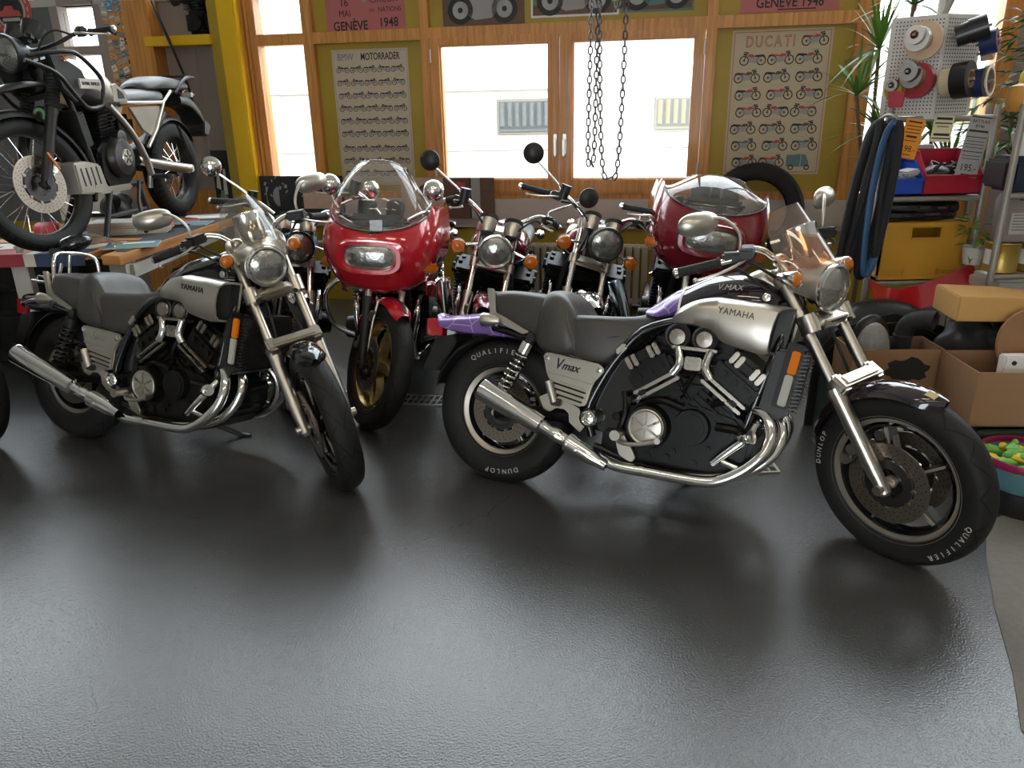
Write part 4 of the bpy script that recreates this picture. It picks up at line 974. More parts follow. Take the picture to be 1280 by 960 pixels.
# ------------------------------------------------------------------ the naked and faired bikes parked along the window
def half_loft(secs, n=4, k=4): m = MB(); m.loft([hring(x, h, n) for x, h in secs], k=k); return m
def roadster(label, loc, yaw, lean, steer, paint='red_paint', group=None, wheel='cast', lip='brushed', spin=80, fairing=False, screen='screen_clear', mirrors='round_black',
             signals=True, hl=(1.36, .90, .085), shell='chrome', tankscale=1.0, bars=1.09, crash=False, forktop='chrome', slider='fork_silver', fender=None, gauges=True, mir=None, hand=True, hwid=.43, fz=0.0, bt=0.0, clutter=True, stripe=None):
    root = thing('motorcycle', label, 'motorcycle', T(loc[0], loc[1], 0) @ RZ(rad(yaw)) @ RX(rad(-lean)), group)
    S = steer_matrix(1.58, 27, steer); st = dict(M=S); P = lambda m, n, mt, **k: m.obj(n, mt, root, **k)
    RC = (0, 0, .325); FC = (1.48, 0, .335); fender = fender or paint
    if wheel == 'cast':
        cast_wheel(root, 'rear_wheel', RC, .325, .13, .225, 'tyre_rear', 5, 80, lip=lip, discs=(-.055,), disc_r=.13, hub_r=.06, spoke_w=.045)
        cast_wheel(root, 'front_wheel', FC, .335, .105, .252, 'tyre_street', 5, spin, S, lip=lip, body='dark_metal' if lip != 'gold_rim' else 'gold_rim', discs=(-.065, .065), disc_r=.14, spoke_w=.05, curve=.02)
    else:
        spoked_wheel(root, 'rear_wheel', RC, .325, .12, .225, 'tyre_rear', None, lip='chrome', drum=True)
        spoked_wheel(root, 'front_wheel', FC, .335, .10, .255, 'tyre_street', S, lip='chrome', discs=(-.06,), disc_r=.135)
    for s in (-1, 1): fork_leg(root, (1.148, .99), (1.478, .335), s * .095, .0185, .0255, .52, S, up=forktop, low=slider); caliper(root, (1.395, s * .085, .425), S, .9, ang=.5)
    m = MB()
    for z, x in ((.80, 1.243), (.975, 1.155)):
        m.box((x, 0, z), (.07, .21, .032), (0, rad(27), 0), .01)
        for s in (-1, 1): m.tube([(x - .010, s * .095, z + .022), (x + .010, s * .095, z - .022)], .028, 16)
    m.cyl((1.19, 0, .80), (1.10, 0, .985), .026); P(m, 'fork_clamp', 'dark_metal' if slider != 'fork_silver' else 'fork_silver', **st)
    fender_arc(FC, .368, .068, 66, 165, 20, .045, tip=(.6, .7)).obj('front_mudguard', fender, root, S)
    m = MB()
    for s in (-1, 1): m.tube([(1.46, s * .072, .36), (1.42, s * .075, .55), (1.40, s * .07, .66)], .006, 8); m.box((1.39, s * .085, .555), (.02, .03, .12), (0, rad(27), 0), .006)
    P(m, 'mudguard_stay', 'brushed', **st)
    if stripe:
        fender_arc(FC, .3695, .012, 68, 120, 12, .002, tip=(1, 1)).obj('mudguard_stripe', stripe, root, S)
    # bars and controls
    b = bars; m = MB()
    m.tube([(1.015, -.275, b + .02), (1.06, -.20, b + .035), (1.11, -.10, b - .02), (1.12, -.05, b - .06), (1.12, .05, b - .06), (1.11, .10, b - .02), (1.06, .20, b + .035), (1.015, .275, b + .02)], .0112, 12, k=4)
    for s in (-1, 1): m.tube([(1.015, s * .275, b + .02), (.945 + (.43 - hwid) * .5, s * hwid, b)], .011, 12); m.cyl((1.125, s * .05, 1.0), (1.12, s * .05, b - .05), .016, n=12)
    P(m, 'handlebar', 'chrome', **st)
    for s in (-1, 1):
        grip(root, (1.01, s * .285, b + .018), (.942 + (.43 - hwid) * .5, s * (hwid + .005), b - .002), .0165, S)
        m = MB(); m.box((1.035, s * .255, b + .022), (.06, .05, .045), RZ(s * rad(-60)), .008)
        if s < 0: m.cyl((1.055, s * .225, b + .02), (1.055, s * .225, b + .085), .028, n=20); m.cyl((1.055, s * .225, b + .085), (1.055, s * .225, b + .095), .030, n=20)
        P(m, 'switch_housing' if s > 0 else 'master_cylinder', 'black_satin', **st)
        lever(root, [(1.06, s * .245, b + .025), (1.055, s * .28, b + .015), (1.03, s * (hwid - .09), b - .01), (.985 + (.43 - hwid) * .5, s * (hwid - .025), b - .03)], S, 'brake_lever' if s < 0 else 'clutch_lever')
        if mirrors == 'round_black': mirror(root, [(1.045, s * .25, b + .045), (1.04, s * .26, b + .075), (1.02, s * .36, b + .13), (1.005, s * .425, b + .165)], (1.0, s * .45, b + .19), (-1, s * -.2, .05), .056, .056, S, shell='black_satin', deep=.03)
        if mirrors == 'round_chrome': mirror(root, [(1.045, s * .25, b + .045), (1.04, s * .26, b + .075), (1.02, s * .36, b + .13), (1.005, s * .425, b + .165)], (1.0, s * .45, b + .19), (-1, s * -.2, .05), .056, .056, S, shell='chrome', deep=.035)
        if mirrors == 'fairing': mirror(root, [(1.20, s * .23, 1.10), (1.20, s * .255, 1.14), (1.195, s * .265, 1.17)], (1.19, s * .27, 1.215), (-1, s * -.15, .05), .055, .055, None, shell='chrome', deep=.05)
        m = MB(); m.tube([(1.05, s * .22, b), (1.16, s * .17, b + .02), (1.24, s * .09, 1.0), (1.2, s * .04, .88), (1.1, s * .03, .86)], .0055, 8, k=4); P(m, 'control_cable', 'rubber', **st)
    if signals:
        for s in (-1, 1): round_signal(root, (1.29, s * .20, .875), (1, 0, 0), .040, S if not fairing else None, (1.255, s * .09, .90))
    if not fairing:
        round_headlight(root, (hl[0], 0, hl[1]), hl[2], .13, S, shell, tilt=-3)
        for s in (-1, 1): m = MB(); m.prism([(1.17, .98), (1.20, .99), (1.30, hl[1] + .02), (1.30, hl[1] - .02), (1.24, .80), (1.215, .80)], s * .092, s * .098, bev=.001); P(m, 'headlight_bracket', 'black_satin', **st)
        if gauges:
            for s in (-1, 1):
                m = MB(); ax = V((-.55, 0, .83)); c = V((1.215, s * .068, .985))
                m.lathe([(.001, -.03), (.035, -.025), (.046, .0), (.047, .05)], c, ax, 28); g = P(m, 'gauge', 'brushed', **st)
                m = MB(); m.lathe([(.047, .05), (.052, .052), (.053, .068), (.046, .070), (.044, .060), (.001, .060)], c, ax, 28); m.obj('gauge_rim', 'black_satin', g)
    # tank, seat, side covers, tail
    t = tankscale
    half_loft([(.50, [(0, .86), (.04, .855), (.07, .83), (.08, .79), (.04, .77), (0, .77)]), (.56, [(0, .905), (.07, .90), (.115 * t, .865), (.125 * t, .79), (.06, .755), (0, .755)]),
               (.70, [(0, .945), (.09, .94), (.15 * t, .895), (.16 * t, .80), (.09, .745), (0, .745)]), (.88, [(0, .965), (.09, .955), (.155 * t, .905), (.165 * t, .81), (.09, .75), (0, .75)]),
               (1.02, [(0, .955), (.08, .945), (.135 * t, .90), (.145 * t, .825), (.08, .77), (0, .77)]), (1.09, [(0, .925), (.05, .915), (.085, .88), (.09, .84), (.05, .80), (0, .80)])]).obj('fuel_tank', paint, root)
    m = MB(); m.cyl((.86, 0, .955), (.86, 0, .98), .035, n=24); P(m, 'tank_cap', 'chrome')
    half_loft([(-.22, [(0, .84), (.05, .838), (.09, .82), (.10, .79), (.05, .77), (0, .77)]), (-.1, [(0, .855), (.07, .853), (.125, .83), (.135, .785), (.06, .75), (0, .75)]), (.15, [(0, .845), (.08, .845), (.135, .82), (.145, .775), (.06, .74), (0, .74)]),
               (.35, [(0, .81), (.07, .81), (.125, .79), (.135, .75), (.06, .725), (0, .725)]), (.50, [(0, .815), (.05, .812), (.09, .795), (.10, .76), (.05, .74), (0, .74)]), (.56, [(0, .84), (.03, .835), (.05, .82), (.05, .80), (.03, .79), (0, .79)])]).obj('seat', 'leather', root)
    for s in (-1, 1):
        m = MB(); m.prism([(.15, .73), (.48, .73), (.50, .70), (.42, .56), (.22, .60)], s * .12, s * .145, bev=.01); P(m, 'side_cover', paint)
    half_loft([(-.42, [(0, .80), (.04, .795), (.07, .77), (.075, .74), (.04, .72), (0, .72)]), (-.25, [(0, .83), (.06, .82), (.10, .79), (.11, .74), (.05, .71), (0, .71)]), (.1, [(0, .80), (.07, .79), (.125, .76), (.13, .71), (.06, .69), (0, .69)])]).obj('tail_fairing', paint, root)
    fender_arc(RC, .37, .085, 75, 175, 16, .04).obj('rear_mudguard', 'black_satin', root)
    m = MB(); m.box((-.45, 0, .755), (.06, .16, .07), None, .015); P(m, 'tail_light', 'red_lens')
    for s in (-1, 1): round_signal(root, (-.38, s * .17, .74), (-1, 0, 0), .036, None, (-.34, s * .07, .75))
    # engine
    m = MB(); m.prism([(.56, .32), (.62, .27), (1.0, .26), (1.06, .33), (1.05, .43), (.96, .48), (.6, .50), (.55, .42)], -.20, .20, bev=.02)
    for s in (-1, 1): m.cyl((.68, s * .20, .38), (.68, s * .25, .38), .085, .07, n=28); m.cyl((.92, s * .20, .37), (.92, s * .27, .37), .075, .062, n=28)
    m.box((.62, 0, .60), (.16, .34, .14), None, .02)
    e = P(m, 'engine', 'engine_black')
    m = MB(); R_ = RY(rad(15))
    for i in range(9): m.box(R_.to_3x3() @ V((0, 0, .02 * i)) + V((.86, 0, .49)), (.20, .44, .010), R_, .002)
    m.box(V((.885, 0, .57)), (.16, .40, .18), R_, .005); m.obj('cylinder_block', 'engine_black', e)
    m = MB(); m.box((.915, 0, .69), (.20, .46, .07), R_, .012)
    for y in (-.2, -.07, .07, .2):
        for x in (-.06, .06): m.cyl(V((.93 + x, y, .725)), V((.935 + x, y, .745)), .013, n=10)
        m.cyl((1.0, y, .66), (1.035, y, .655), .02, n=12)
    for s in (-1, 1): m.cyl((.86, s * .23, .705), (.86, s * .245, .705), .03, n=18); m.cyl((.97, s * .23, .69), (.97, s * .245, .69), .03, n=18)
    m.obj('cylinder_head', 'dark_metal' if crash else 'engine_black', e)
    for s in (-1, 1):
        for y0, in ((.17,), (.06,)):
            m = MB(); m.tube([(.98, s * y0, .60), (1.06, s * y0, .58), (1.10, s * y0 * 1.0, .50), (1.09, s * (y0 * .7 + .03), .36), (1.0, s * (y0 * .6 + .05), .24), (.8, s * .14, .20), (.5, s * .17, .20)], .019, 12, k=4); P(m, 'exhaust_pipe', 'chrome')
        m = MB(); A = V((.50, s * .17, .20)); B = V((-.22, s * .20, .33)); m.lathe([(.020, -.02), (.030, .03), (.044, .12), (.047, .5), (.043, .70), (.034, .73), (.03, .70), (.001, .69)], A, B - A, 24); P(m, 'muffler', 'chrome')
        if crash:
            m = MB(); m.tube([(1.02, s * .12, .70), (1.06, s * .26, .69), (1.07, s * .345, .62), (1.06, s * .35, .50), (1.03, s * .30, .40), (1.0, s * .13, .33)], .014, 12, k=4); P(m, 'crash_bar', 'chrome')
        shock(root, (.12, .70), (.02, .34), s * .14, .028)
        m = MB(); m.cyl((.50, s * .17, .33), (.50, s * .30, .33), .016, n=14); P(m, 'foot_peg', 'rubber')
    m = MB()
    for s in (-1, 1):
        m.tube([(1.12, s * .03, .90), (1.10, s * .11, .72), (1.06, s * .13, .45), (1.0, s * .13, .24), (.6, s * .13, .22), (.48, s * .13, .33), (.47, s * .13, .6), (.36, s * .12, .72), (-.3, s * .10, .74)], .016, 10, k=3)
        m.tube([(1.12, s * .03, .92), (.8, s * .06, .78), (.45, s * .10, .70)], .016, 10)
    m.cyl((1.205, 0, .79), (1.10, 0, .99), .03); P(m, 'frame', 'black_satin')
    m = MB()
    for s in (-1, 1): m.tube([(.48, s * .11, .35), (0, s * .10, .325)], .022, 10)
    m.cyl((.48, -.13, .35), (.48, .13, .35), .026); m.cyl((0, -.12, .325), (0, .12, .325), .012); P(m, 'swingarm', 'black_satin')
    m = MB(); m.tube([(.62, .14, .22), (.66, .20, .14), (.74, .28 + .02, .03 + .05 * (lean < 8))], .012, 10); P(m, 'side_stand', 'black_satin')
    if fairing: touring_fairing(root, paint, screen, fz, bt)
    return root

def touring_fairing(root, paint, screen, fz, bt=0.0):
    """frame mounted half fairing with an oblong headlight and a clear bubble."""
    prof = [  # z, half width, nose x, sweep
        (.66, .17, 1.34, .22), (.70, .225, 1.41, .26), (.76, .268, 1.455, .30), (.84, .298, 1.49, .34), (.92, .308, 1.495, .36), (.99, .305, 1.465, .36), (1.05, .295, 1.41, .34), (1.10, .28, 1.35, .30)]
    rows = cr([tuple(p) for p in prof], 4)
    def at(v):
        q = v * (len(rows) - 1); i = min(int(q), len(rows) - 2); f = q - i; return tuple(a + (b - a) * f for a, b in zip(rows[i], rows[i + 1]))
    def shell(u, v):
        t = 2 * u - 1; top = 1 - .30 * max(0, 1 - abs(t) / .78) ** .6 if True else 1
        z, w, x, sw = at(v * top); a = abs(t)
        return (x - sw * a ** 2.4, w * math.sin(t * PI / 2) ** 1 if a < 1 else math.copysign(w, t), z + fz)
    m = MB(); m.grid(shell, 36, 28, thick=.005); f = m.obj('fairing', paint, root)
    # side wings running back beside the tank
    for s in (-1, 1):
        m = MB()
        def wing(u, v):
            z0 = .62 + .46 * v; z, w, x, sw = at(max(.18, min(1, (z0 - .66) / .44))); a = x - sw
            return (a + .01 - .22 * u * (1 - .4 * abs(v - .55)), s * (w + .015 * u), z0 - .05 * u * (1 - v) + fz)
        m.grid(wing, 8, 12, thick=.005); m.obj('fairing_wing', paint, f)
        m = MB(); m.box((1.30, s * .268, .80 + fz), (.13, .030, .05), (0, rad(-8), s * -rad(38)), .012); m.obj('fairing_signal', 'amber', f)
    # headlight: rounded oblong bezel and glass
    def oval(sx, sz, x, n=36, e=3.2): return [(x - .5 * (abs(sx * math.copysign(abs(math.cos(2 * PI * i / n)) ** (2 / e), math.cos(2 * PI * i / n))) ** 2.2), sx * math.copysign(abs(math.cos(2 * PI * i / n)) ** (2 / e), math.cos(2 * PI * i / n)), .875 + fz + sz * math.copysign(abs(math.sin(2 * PI * i / n)) ** (2 / e), math.sin(2 * PI * i / n))) for i in range(n)]
    m = MB(); m.loft([oval(.172, .092, 1.475), oval(.160, .080, 1.515), oval(.140, .068, 1.515), oval(.125, .060, 1.494)], caps=False); h = m.obj('headlight', paint, f)
    m = MB(); m.loft([oval(.126, .061, 1.492), oval(.10, .045, 1.503), oval(.05, .02, 1.508)]); m.obj('lens', 'lens', h)
    # bubble
    m = MB()
    def bub(u, v):
        t = 2 * u - 1; a = abs(t)
        z0 = 1.0 + .085 * a ** 1.7; x0 = 1.468 - .30 * a ** 2.2; w = .265
        top = 1.325 + bt - (.19 + bt * .6) * a ** 2.4; run = (.20 - bt * .12) * (1 - .45 * a * a)
        f = v * rad(62); y = w * math.sin(t * PI / 2) * (1 - .34 * v ** 1.7)
        return (x0 - run * (1 - math.cos(f)) / (1 - math.cos(rad(62))), y, z0 + (top - z0) * math.sin(f) / math.sin(rad(62)) + fz)
    m.grid(bub, 24, 16, thick=.003); m.obj('windscreen', screen, root)
    m = MB(); m.tube([tuple(V(bub(u / 30, 1)) + V((0, 0, .001))) for u in range(31)], .0045, 6); m.tube([tuple(V(bub(u / 30, 0)) + V((.002, 0, 0))) for u in range(31)], .004, 6, mi=1)
    m.obj('screen_edge', ['screen_clear', 'black_satin'], root)
    # dash behind the bubble
    m = MB(); m.box((1.24, 0, 1.02 + fz), (.16, .30, .05), (0, rad(-15), 0), .02)
    for s in (-1, 1): m.lathe([(.001, -.03), (.045, -.03), (.05, .02), (.05, .05), (.044, .052), (.001, .046)], (1.22, s * .075, 1.06 + fz), (-.5, 0, .86), 24)
    m.obj('instrument_panel', 'black_satin', root)

def himalayan(label, loc, z0, yaw, steer):
    root = thing('motorcycle', label, 'motorcycle', T(loc[0], loc[1], z0) @ RZ(rad(yaw)))
    S = steer_matrix(1.578, 26, steer); st = dict(M=S); P = lambda m, n, mt, **k: m.obj(n, mt, root, **k)
    RC = (0, 0, .326); FC = (1.465, 0, .348)
    spoked_wheel(root, 'rear_wheel', RC, .326, .12, .222, 'tyre_knob', None, lip='dark_metal', discs=(-.06,), disc_r=.12)
    spoked_wheel(root, 'front_wheel', FC, .348, .09, .273, 'tyre_knob', S, lip='dark_metal', discs=(.06,), disc_r=.15)
    for s in (-1, 1): fork_leg(root, (1.155, .985), (1.463, .348), s * .10, .0205, .029, .42, S, up='dark_metal', low='black_satin', boot='rubber')
    caliper(root, (1.40, .075, .43), S, .9, col='brushed', ang=.5)
    m = MB()
    for s in (-1, 1): m.box((1.40, s * .131, .455), (.016, .008, .10), (0, rad(26), 0), .003)
    P(m, 'fork_reflector', 'amber', **st)
    m = MB()
    for z, x in ((.80, 1.245), (.975, 1.16)):
        m.box((x, 0, z), (.07, .22, .03), (0, rad(26), 0), .01)
        for s in (-1, 1): m.tube([(x - .01, s * .10, z + .02), (x + .01, s * .10, z - .02)], .03, 14)
    P(m, 'fork_clamp', 'black_satin', **st)
    # high beak and low hugger
    half_loft([(1.62, [(0, .795), (.02, .794), (.035, .79), (.04, .782), (.02, .78), (0, .782)]), (1.50, [(0, .842), (.045, .838), (.07, .825), (.075, .81), (.04, .815), (0, .825)]), (1.36, [(0, .868), (.05, .864), (.08, .85), (.085, .83), (.05, .838), (0, .85)]), (1.20, [(0, .862), (.05, .857), (.075, .84), (.08, .82), (.05, .828), (0, .84)]), (1.14, [(0, .845), (.04, .84), (.06, .83), (.065, .815), (.04, .82), (0, .825)])], k=4).obj('beak', 'dark_metal', root, S)
    fender_arc(FC, .385, .062, 60, 200, 18, .04, tip=(.6, .7)).obj('front_mudguard', 'dark_metal', root, S)
    round_headlight(root, (1.36, 0, 1.005), .090, .11, S, 'black_satin', tilt=-3)
    m = MB()
    for s in (-1, 1): m.lathe([(.001, -.03), (.04, -.03), (.05, 0), (.055, .04), (.058, .05), (.05, .055), (.001, .05)], (1.23, s * .062, 1.10), (-.6, 0, .8), 24)
    m.box((1.25, 0, 1.09), (.06, .2, .09), (0, -.5, 0), .02); P(m, 'instrument_cluster', 'black_satin', **st)
    m = MB(); m.tube([(1.06, -.26, 1.075), (1.07, -.2, 1.085), (1.12, -.1, 1.05), (1.14, 0, 1.04), (1.12, .1, 1.05), (1.07, .2, 1.085), (1.06, .26, 1.075)], .011, 12, k=4)
    for s in (-1, 1): m.tube([(1.06, s * .26, 1.075), (1.02, s * .40, 1.07)], .0108, 10)
    P(m, 'handlebar', 'black_satin', **st)
    for s in (-1, 1):
        grip(root, (1.055, s * .275, 1.075), (1.02, s * .405, 1.07), .0165, S, endcap='brushed')
        m = MB(); m.box((1.075, s * .24, 1.085), (.05, .06, .05), RZ(s * -.3), .01); P(m, 'switch_housing', 'dark_metal', **st)
        lever(root, [(1.10, s * .225, 1.08), (1.11, s * .28, 1.07), (1.09, s * .34, 1.055), (1.05, s * .40, 1.045)], S, 'clutch_lever' if s > 0 else 'brake_lever')
        m = MB(); m.box((1.195, s * .175, .955), (.035, .07, .03), None, .01); m.cyl((1.195, s * .10, .955), (1.195, s * .15, .955), .01, n=10, mi=1); P(m, 'turn_signal', ['amber', 'black_satin'], **st)
        m = MB(); m.tube([(1.08, s * .20, 1.07), (1.18, s * .15, 1.10), (1.24, s * .08, 1.0), (1.2, s * .05, .85)], .0055, 8, k=4); P(m, 'control_cable', 'rubber', **st)
    m = MB(); m.lathe([(.001, -.03), (.03, -.028), (.042, -.01), (.045, 0), (.040, .006), (.001, .012)], (1.30, .03, .70), (1, .35, 0), 24); h = P(m, 'horn', 'black_satin', **st)
    m = MB(); m.ring((1.313, .0345, .70), (1, .35, 0), .018, .034, .002, 24); m.obj('horn_emblem', 'green_paint', h)
    # tank with guards
    half_loft([(.68, [(0, .83), (.04, .83), (.08, .815), (.095, .77), (.05, .75), (0, .75)]), (.76, [(0, .89), (.07, .885), (.13, .85), (.145, .765), (.07, .745), (0, .745)]), (.90, [(0, .965), (.08, .96), (.15, .915), (.165, .79), (.08, .75), (0, .75)]), (1.03, [(0, .995), (.08, .985), (.145, .935), (.16, .83), (.08, .78), (0, .78)]), (1.13, [(0, .97), (.06, .96), (.11, .92), (.12, .86), (.06, .82), (0, .82)])]).obj('fuel_tank', 'satin_silver', root)
    for s in (-1, 1):
        m = MB(); m.tube([(1.44, s * .10, .985), (1.30, s * .20, 1.01), (1.20, s * .215, 1.0), (1.06, s * .215, .92), (1.02, s * .215, .86), (1.045, s * .21, .76), (1.09, s * .205, .735), (1.18, s * .20, .735), (1.28, s * .20, .81), (1.38, s * .19, .905), (1.50, s * .12, .96)], .0115, 10, k=4)
        g = P(m, 'tank_guard', 'dark_metal')
        m = MB(); m.box((1.135, s * .212, .857), (.20, .010, .05), None, .004); m.obj('badge_plate', 'brushed', g)
        m = MB(); m.text('ROYAL ENFIELD', TF((1.135, s * .2185, .857), (-s, 0, 0), (0, 0, 1)), .024, .002, .92); m.obj('lettering', 'ink', g)
        m = MB(); m.prism([(1.36, .99), (1.28, 1.0), (1.10, .93), (1.06, .84), (1.20, .76), (1.30, .83)], s * .13, s * .16, bev=.006); P(m, 'tank_shroud', 'black_satin')
        m = MB(); m.prism([(.70, .765), (.72, .825), (.80, .87), (.85, .86), (.86, .77)], s * .150, s * .166, bev=.004); t = P(m, 'tank_panel', 'satin_silver')
        m = MB(); m.prism([(.735, .785), (.745, .815), (.80, .845), (.805, .785)], s * .160, s * .168, bev=.002); m.obj('vent', 'black_satin', t)
        # side panel and subframe
        m = MB(); m.prism([(.665, .738), (.26, .748), (.30, .70), (.445, .555), (.545, .60)], s * .125, s * .142, bev=.006); P(m, 'side_panel', 'satin_silver')
        m = MB(); m.tube([(.78, s * .145, .76), (.25, s * .145, .768), (.10, s * .13, .84)], .0115, 10); m.tube([(.25, s * .148, .768), (.40, s * .15, .60), (.53, s * .15, .50)], .0115, 10)
        m.tube([(.88, s * .14, .75), (.71, s * .15, .60), (.60, s * .155, .44), (.56, s * .155, .33)], .02, 10, k=3); m.tube([(.56, s * .15, .36), (.56, s * .13, .25)], .016, 10)
        P(m, 'frame_tube', 'fork_silver' if s > 0 else 'black_satin')
        m = MB(); m.tube([(.60, s * .10, .42), (.25, s * .105, .365), (-.04, s * .11, .325)], [.022, .026, .026], 12, flat=1.3); m.box((-.03, s * .115, .326), (.10, .03, .055), None, .008); P(m, 'swingarm', 'fork_silver' if s > 0 else 'black_satin')
        m = MB(); m.cyl((.56, s * .16, .32), (.56, s * .27, .32), .016, n=12); m.box((.56, s * .235, .325), (.05, .08, .02), None, .006); P(m, 'foot_peg', 'dark_metal')
        m = MB(); m.box((-.10, s * .15, .82), (.05, .09, .03), None, .012); m.cyl((-.10, s * .06, .82), (-.10, s * .13, .82), .009, n=8, mi=1); P(m, 'rear_signal', ['clear_lens', 'black_satin'])
    m = MB(); m.tube([(.3, .05, .55), (.08, .05, .70)], .02, 10); m.tube([(.05, .12, .62), (-.06, .12, .42)], .012, 8); P(m, 'shock_absorber', 'dark_metal')
    # seats
    half_loft([(.20, [(0, .86), (.06, .855), (.115, .83), (.125, .78), (.06, .76), (0, .76)]), (.32, [(0, .855), (.07, .85), (.13, .825), (.14, .78), (.06, .76), (0, .76)]), (.50, [(0, .84), (.07, .835), (.12, .815), (.13, .775), (.06, .76), (0, .76)]), (.66, [(0, .825), (.05, .82), (.08, .80), (.09, .77), (.05, .76), (0, .76)]), (.70, [(0, .82), (.03, .815), (.04, .80), (.04, .78), (.03, .77), (0, .77)])]).obj('rider_seat', 'leather', root)
    half_loft([(-.22, [(0, .915), (.06, .912), (.095, .895), (.10, .865), (.05, .855), (0, .855)]), (-.05, [(0, .935), (.07, .93), (.115, .905), (.12, .86), (.06, .85), (0, .85)]), (.15, [(0, .935), (.07, .93), (.12, .905), (.125, .86), (.06, .85), (0, .85)]), (.31, [(0, .90), (.05, .895), (.09, .875), (.10, .85), (.05, .84), (0, .84)]), (.36, [(0, .87), (.03, .865), (.05, .855), (.05, .845), (.03, .84), (0, .84)])]).obj('pillion_seat', 'leather', root)
    m = MB()
    for s in (-1, 1): m.tube([(.02, s * .12, .83), (-.15, s * .13, .93), (-.34, s * .10, .94)], .011, 10, k=3)
    m.box((-.27, 0, .945), (.16, .20, .012), None, .004); m.box((-.10, 0, .86), (.16, .12, .08), None, .02); P(m, 'luggage_rack', 'black_satin')
    half_loft([(-.47, [(0, .60), (.05, .60), (.07, .59), (.07, .57), (.04, .56), (0, .56)]), (-.43, [(0, .70), (.06, .70), (.08, .68), (.085, .62), (.05, .60), (0, .60)]), (-.37, [(0, .775), (.05, .77), (.075, .75), (.08, .69), (.05, .67), (0, .67)]), (-.26, [(0, .82), (.05, .815), (.08, .80), (.085, .75), (.05, .73), (0, .73)]), (-.10, [(0, .84), (.06, .83), (.09, .81), (.095, .77), (.05, .75), (0, .75)])]).obj('tail_mudguard', 'black_satin', root)
    m = MB(); m.prism([(-.43, .66), (-.50, .63), (-.53, .60), (-.47, .53), (-.40, .55)], -.09, .09, bev=.008); P(m, 'plate_holder', 'black_satin')
    m = MB(); m.box((-.23, 0, .86), (.04, .14, .045), None, .012); P(m, 'tail_light', 'red_lens')
    fender_arc(RC, .36, .07, 60, 150, 12, .03).obj('rear_mudguard', 'black_satin', root)
    # engine
    m = MB(); m.prism([(.68, .34), (.78, .28), (1.0, .28), (1.06, .36), (1.04, .50), (.94, .56), (.74, .55), (.66, .46)], -.13, .13, bev=.02); m.box((.66, 0, .62), (.22, .2, .16), None, .03)
    for i in range(7):
        a = rad(i * 51); m.cyl((.85 + .11 * math.cos(a), .12, .455 + .11 * math.sin(a)), (.85 + .11 * math.cos(a), .155, .455 + .11 * math.sin(a)), .010, n=8)
    e = P(m, 'engine', 'engine_black')
    m = MB(); m.lathe([(.115, 0), (.115, .03), (.10, .055), (.06, .065), (.001, .068)], (.86, .12, .455), (0, 1, 0), 36); m.lathe([(.05, 0), (.05, .04), (.03, .05), (.001, .05)], (.83, .12, .56), (0, 1, 0), 24); c = m.obj('crankcase_cover', 'dark_metal', e)
    m = MB(); m.lathe([(.048, .0), (.046, .006), (.001, .008)], (.86, .186, .455), (0, 1, 0), 28)
    for i in range(5):
        a = rad(i * 72 + 20); m.box((.86 + .024 * math.cos(a), .194, .455 + .024 * math.sin(a)), (.03, .003, .008), (0, -a, 0), mi=1)
    m.obj('cover_emblem', ['brushed', 'ink'], c)
    m = MB()
    for i in range(9): m.box((.86 - .003 * i, 0, .56 + .02 * i), (.17, .19, .008), (0, rad(6), 0), .002)
    m.box((.85, 0, .64), (.12, .14, .2), None, .01); m.box((.83, 0, .76), (.15, .15, .06), None, .015); m.sph((.80, .10, .775), (.025, .03, .03), mi=1); m.obj('cylinder', ['engine_black', 'white_paint'], e)
    m = MB(); m.box((1.10, .02, .615), (.10, .17, .19), (0, rad(14), 0), .008); m.box((1.14, .02, .615), (.02, .20, .22), (0, rad(14), 0), .004); P(m, 'oil_cooler', 'black_satin')
    m = MB(); m.prism([(1.30, .45), (1.285, .285), (1.09, .262), (.77, .262), (.76, .295), (1.02, .30), (1.06, .43), (1.2, .455)], -.135, .135, bev=.01)
    b = P(m, 'bash_plate', 'satin_silver')
    m = MB()
    for i in range(4): m.box((1.10 + .048 * i, .1355, .37), (.010, .004, .10), (0, .2, 0), .001)
    m.obj('slot', 'ink', b)
    m = MB()
    for s in (-1, 1): m.tube([(1.13, s * .02, .93), (1.12, s * .08, .7), (1.08, s * .10, .45), (1.0, s * .10, .29), (.6, s * .10, .29)], .016, 10, k=3)
    m.tube([(1.12, 0, .95), (.8, 0, .80), (.6, 0, .70)], .025, 10); m.cyl((1.19, 0, .80), (1.11, 0, 1.0), .03); P(m, 'frame', 'black_satin')
    m = MB(); m.tube([(1.0, -.08, .50), (1.06, -.10, .42), (.95, -.16, .30), (.5, -.17, .30), (.0, -.2, .48)], .022, 12, k=4); m.tube([(.2, -.2, .42), (-.25, -.22, .55)], .05, 18); P(m, 'exhaust_pipe', 'dark_metal')
    m = MB(); m.tube([(.70, .14, .30), (.80, .17, .18), (.93, .26, .02)], .012, 10); P(m, 'side_stand', 'black_satin')
    # paddock stand legs under the engine
    m = MB()
    for s in (-1, 1): m.tube([(.98, s * .11, .27), (1.14, s * .13, .012)], .017, 10); m.tube([(.66, s * .11, .27), (.60, s * .13, .012)], .017, 10)
    m.tube([(1.06, -.12, .14), (1.06, .12, .14)], .012, 8); m.tube([(1.07, .12, .13), (.63, .12, .13)], .014, 8); P(m, 'centre_stand', 'black_satin')
    return root
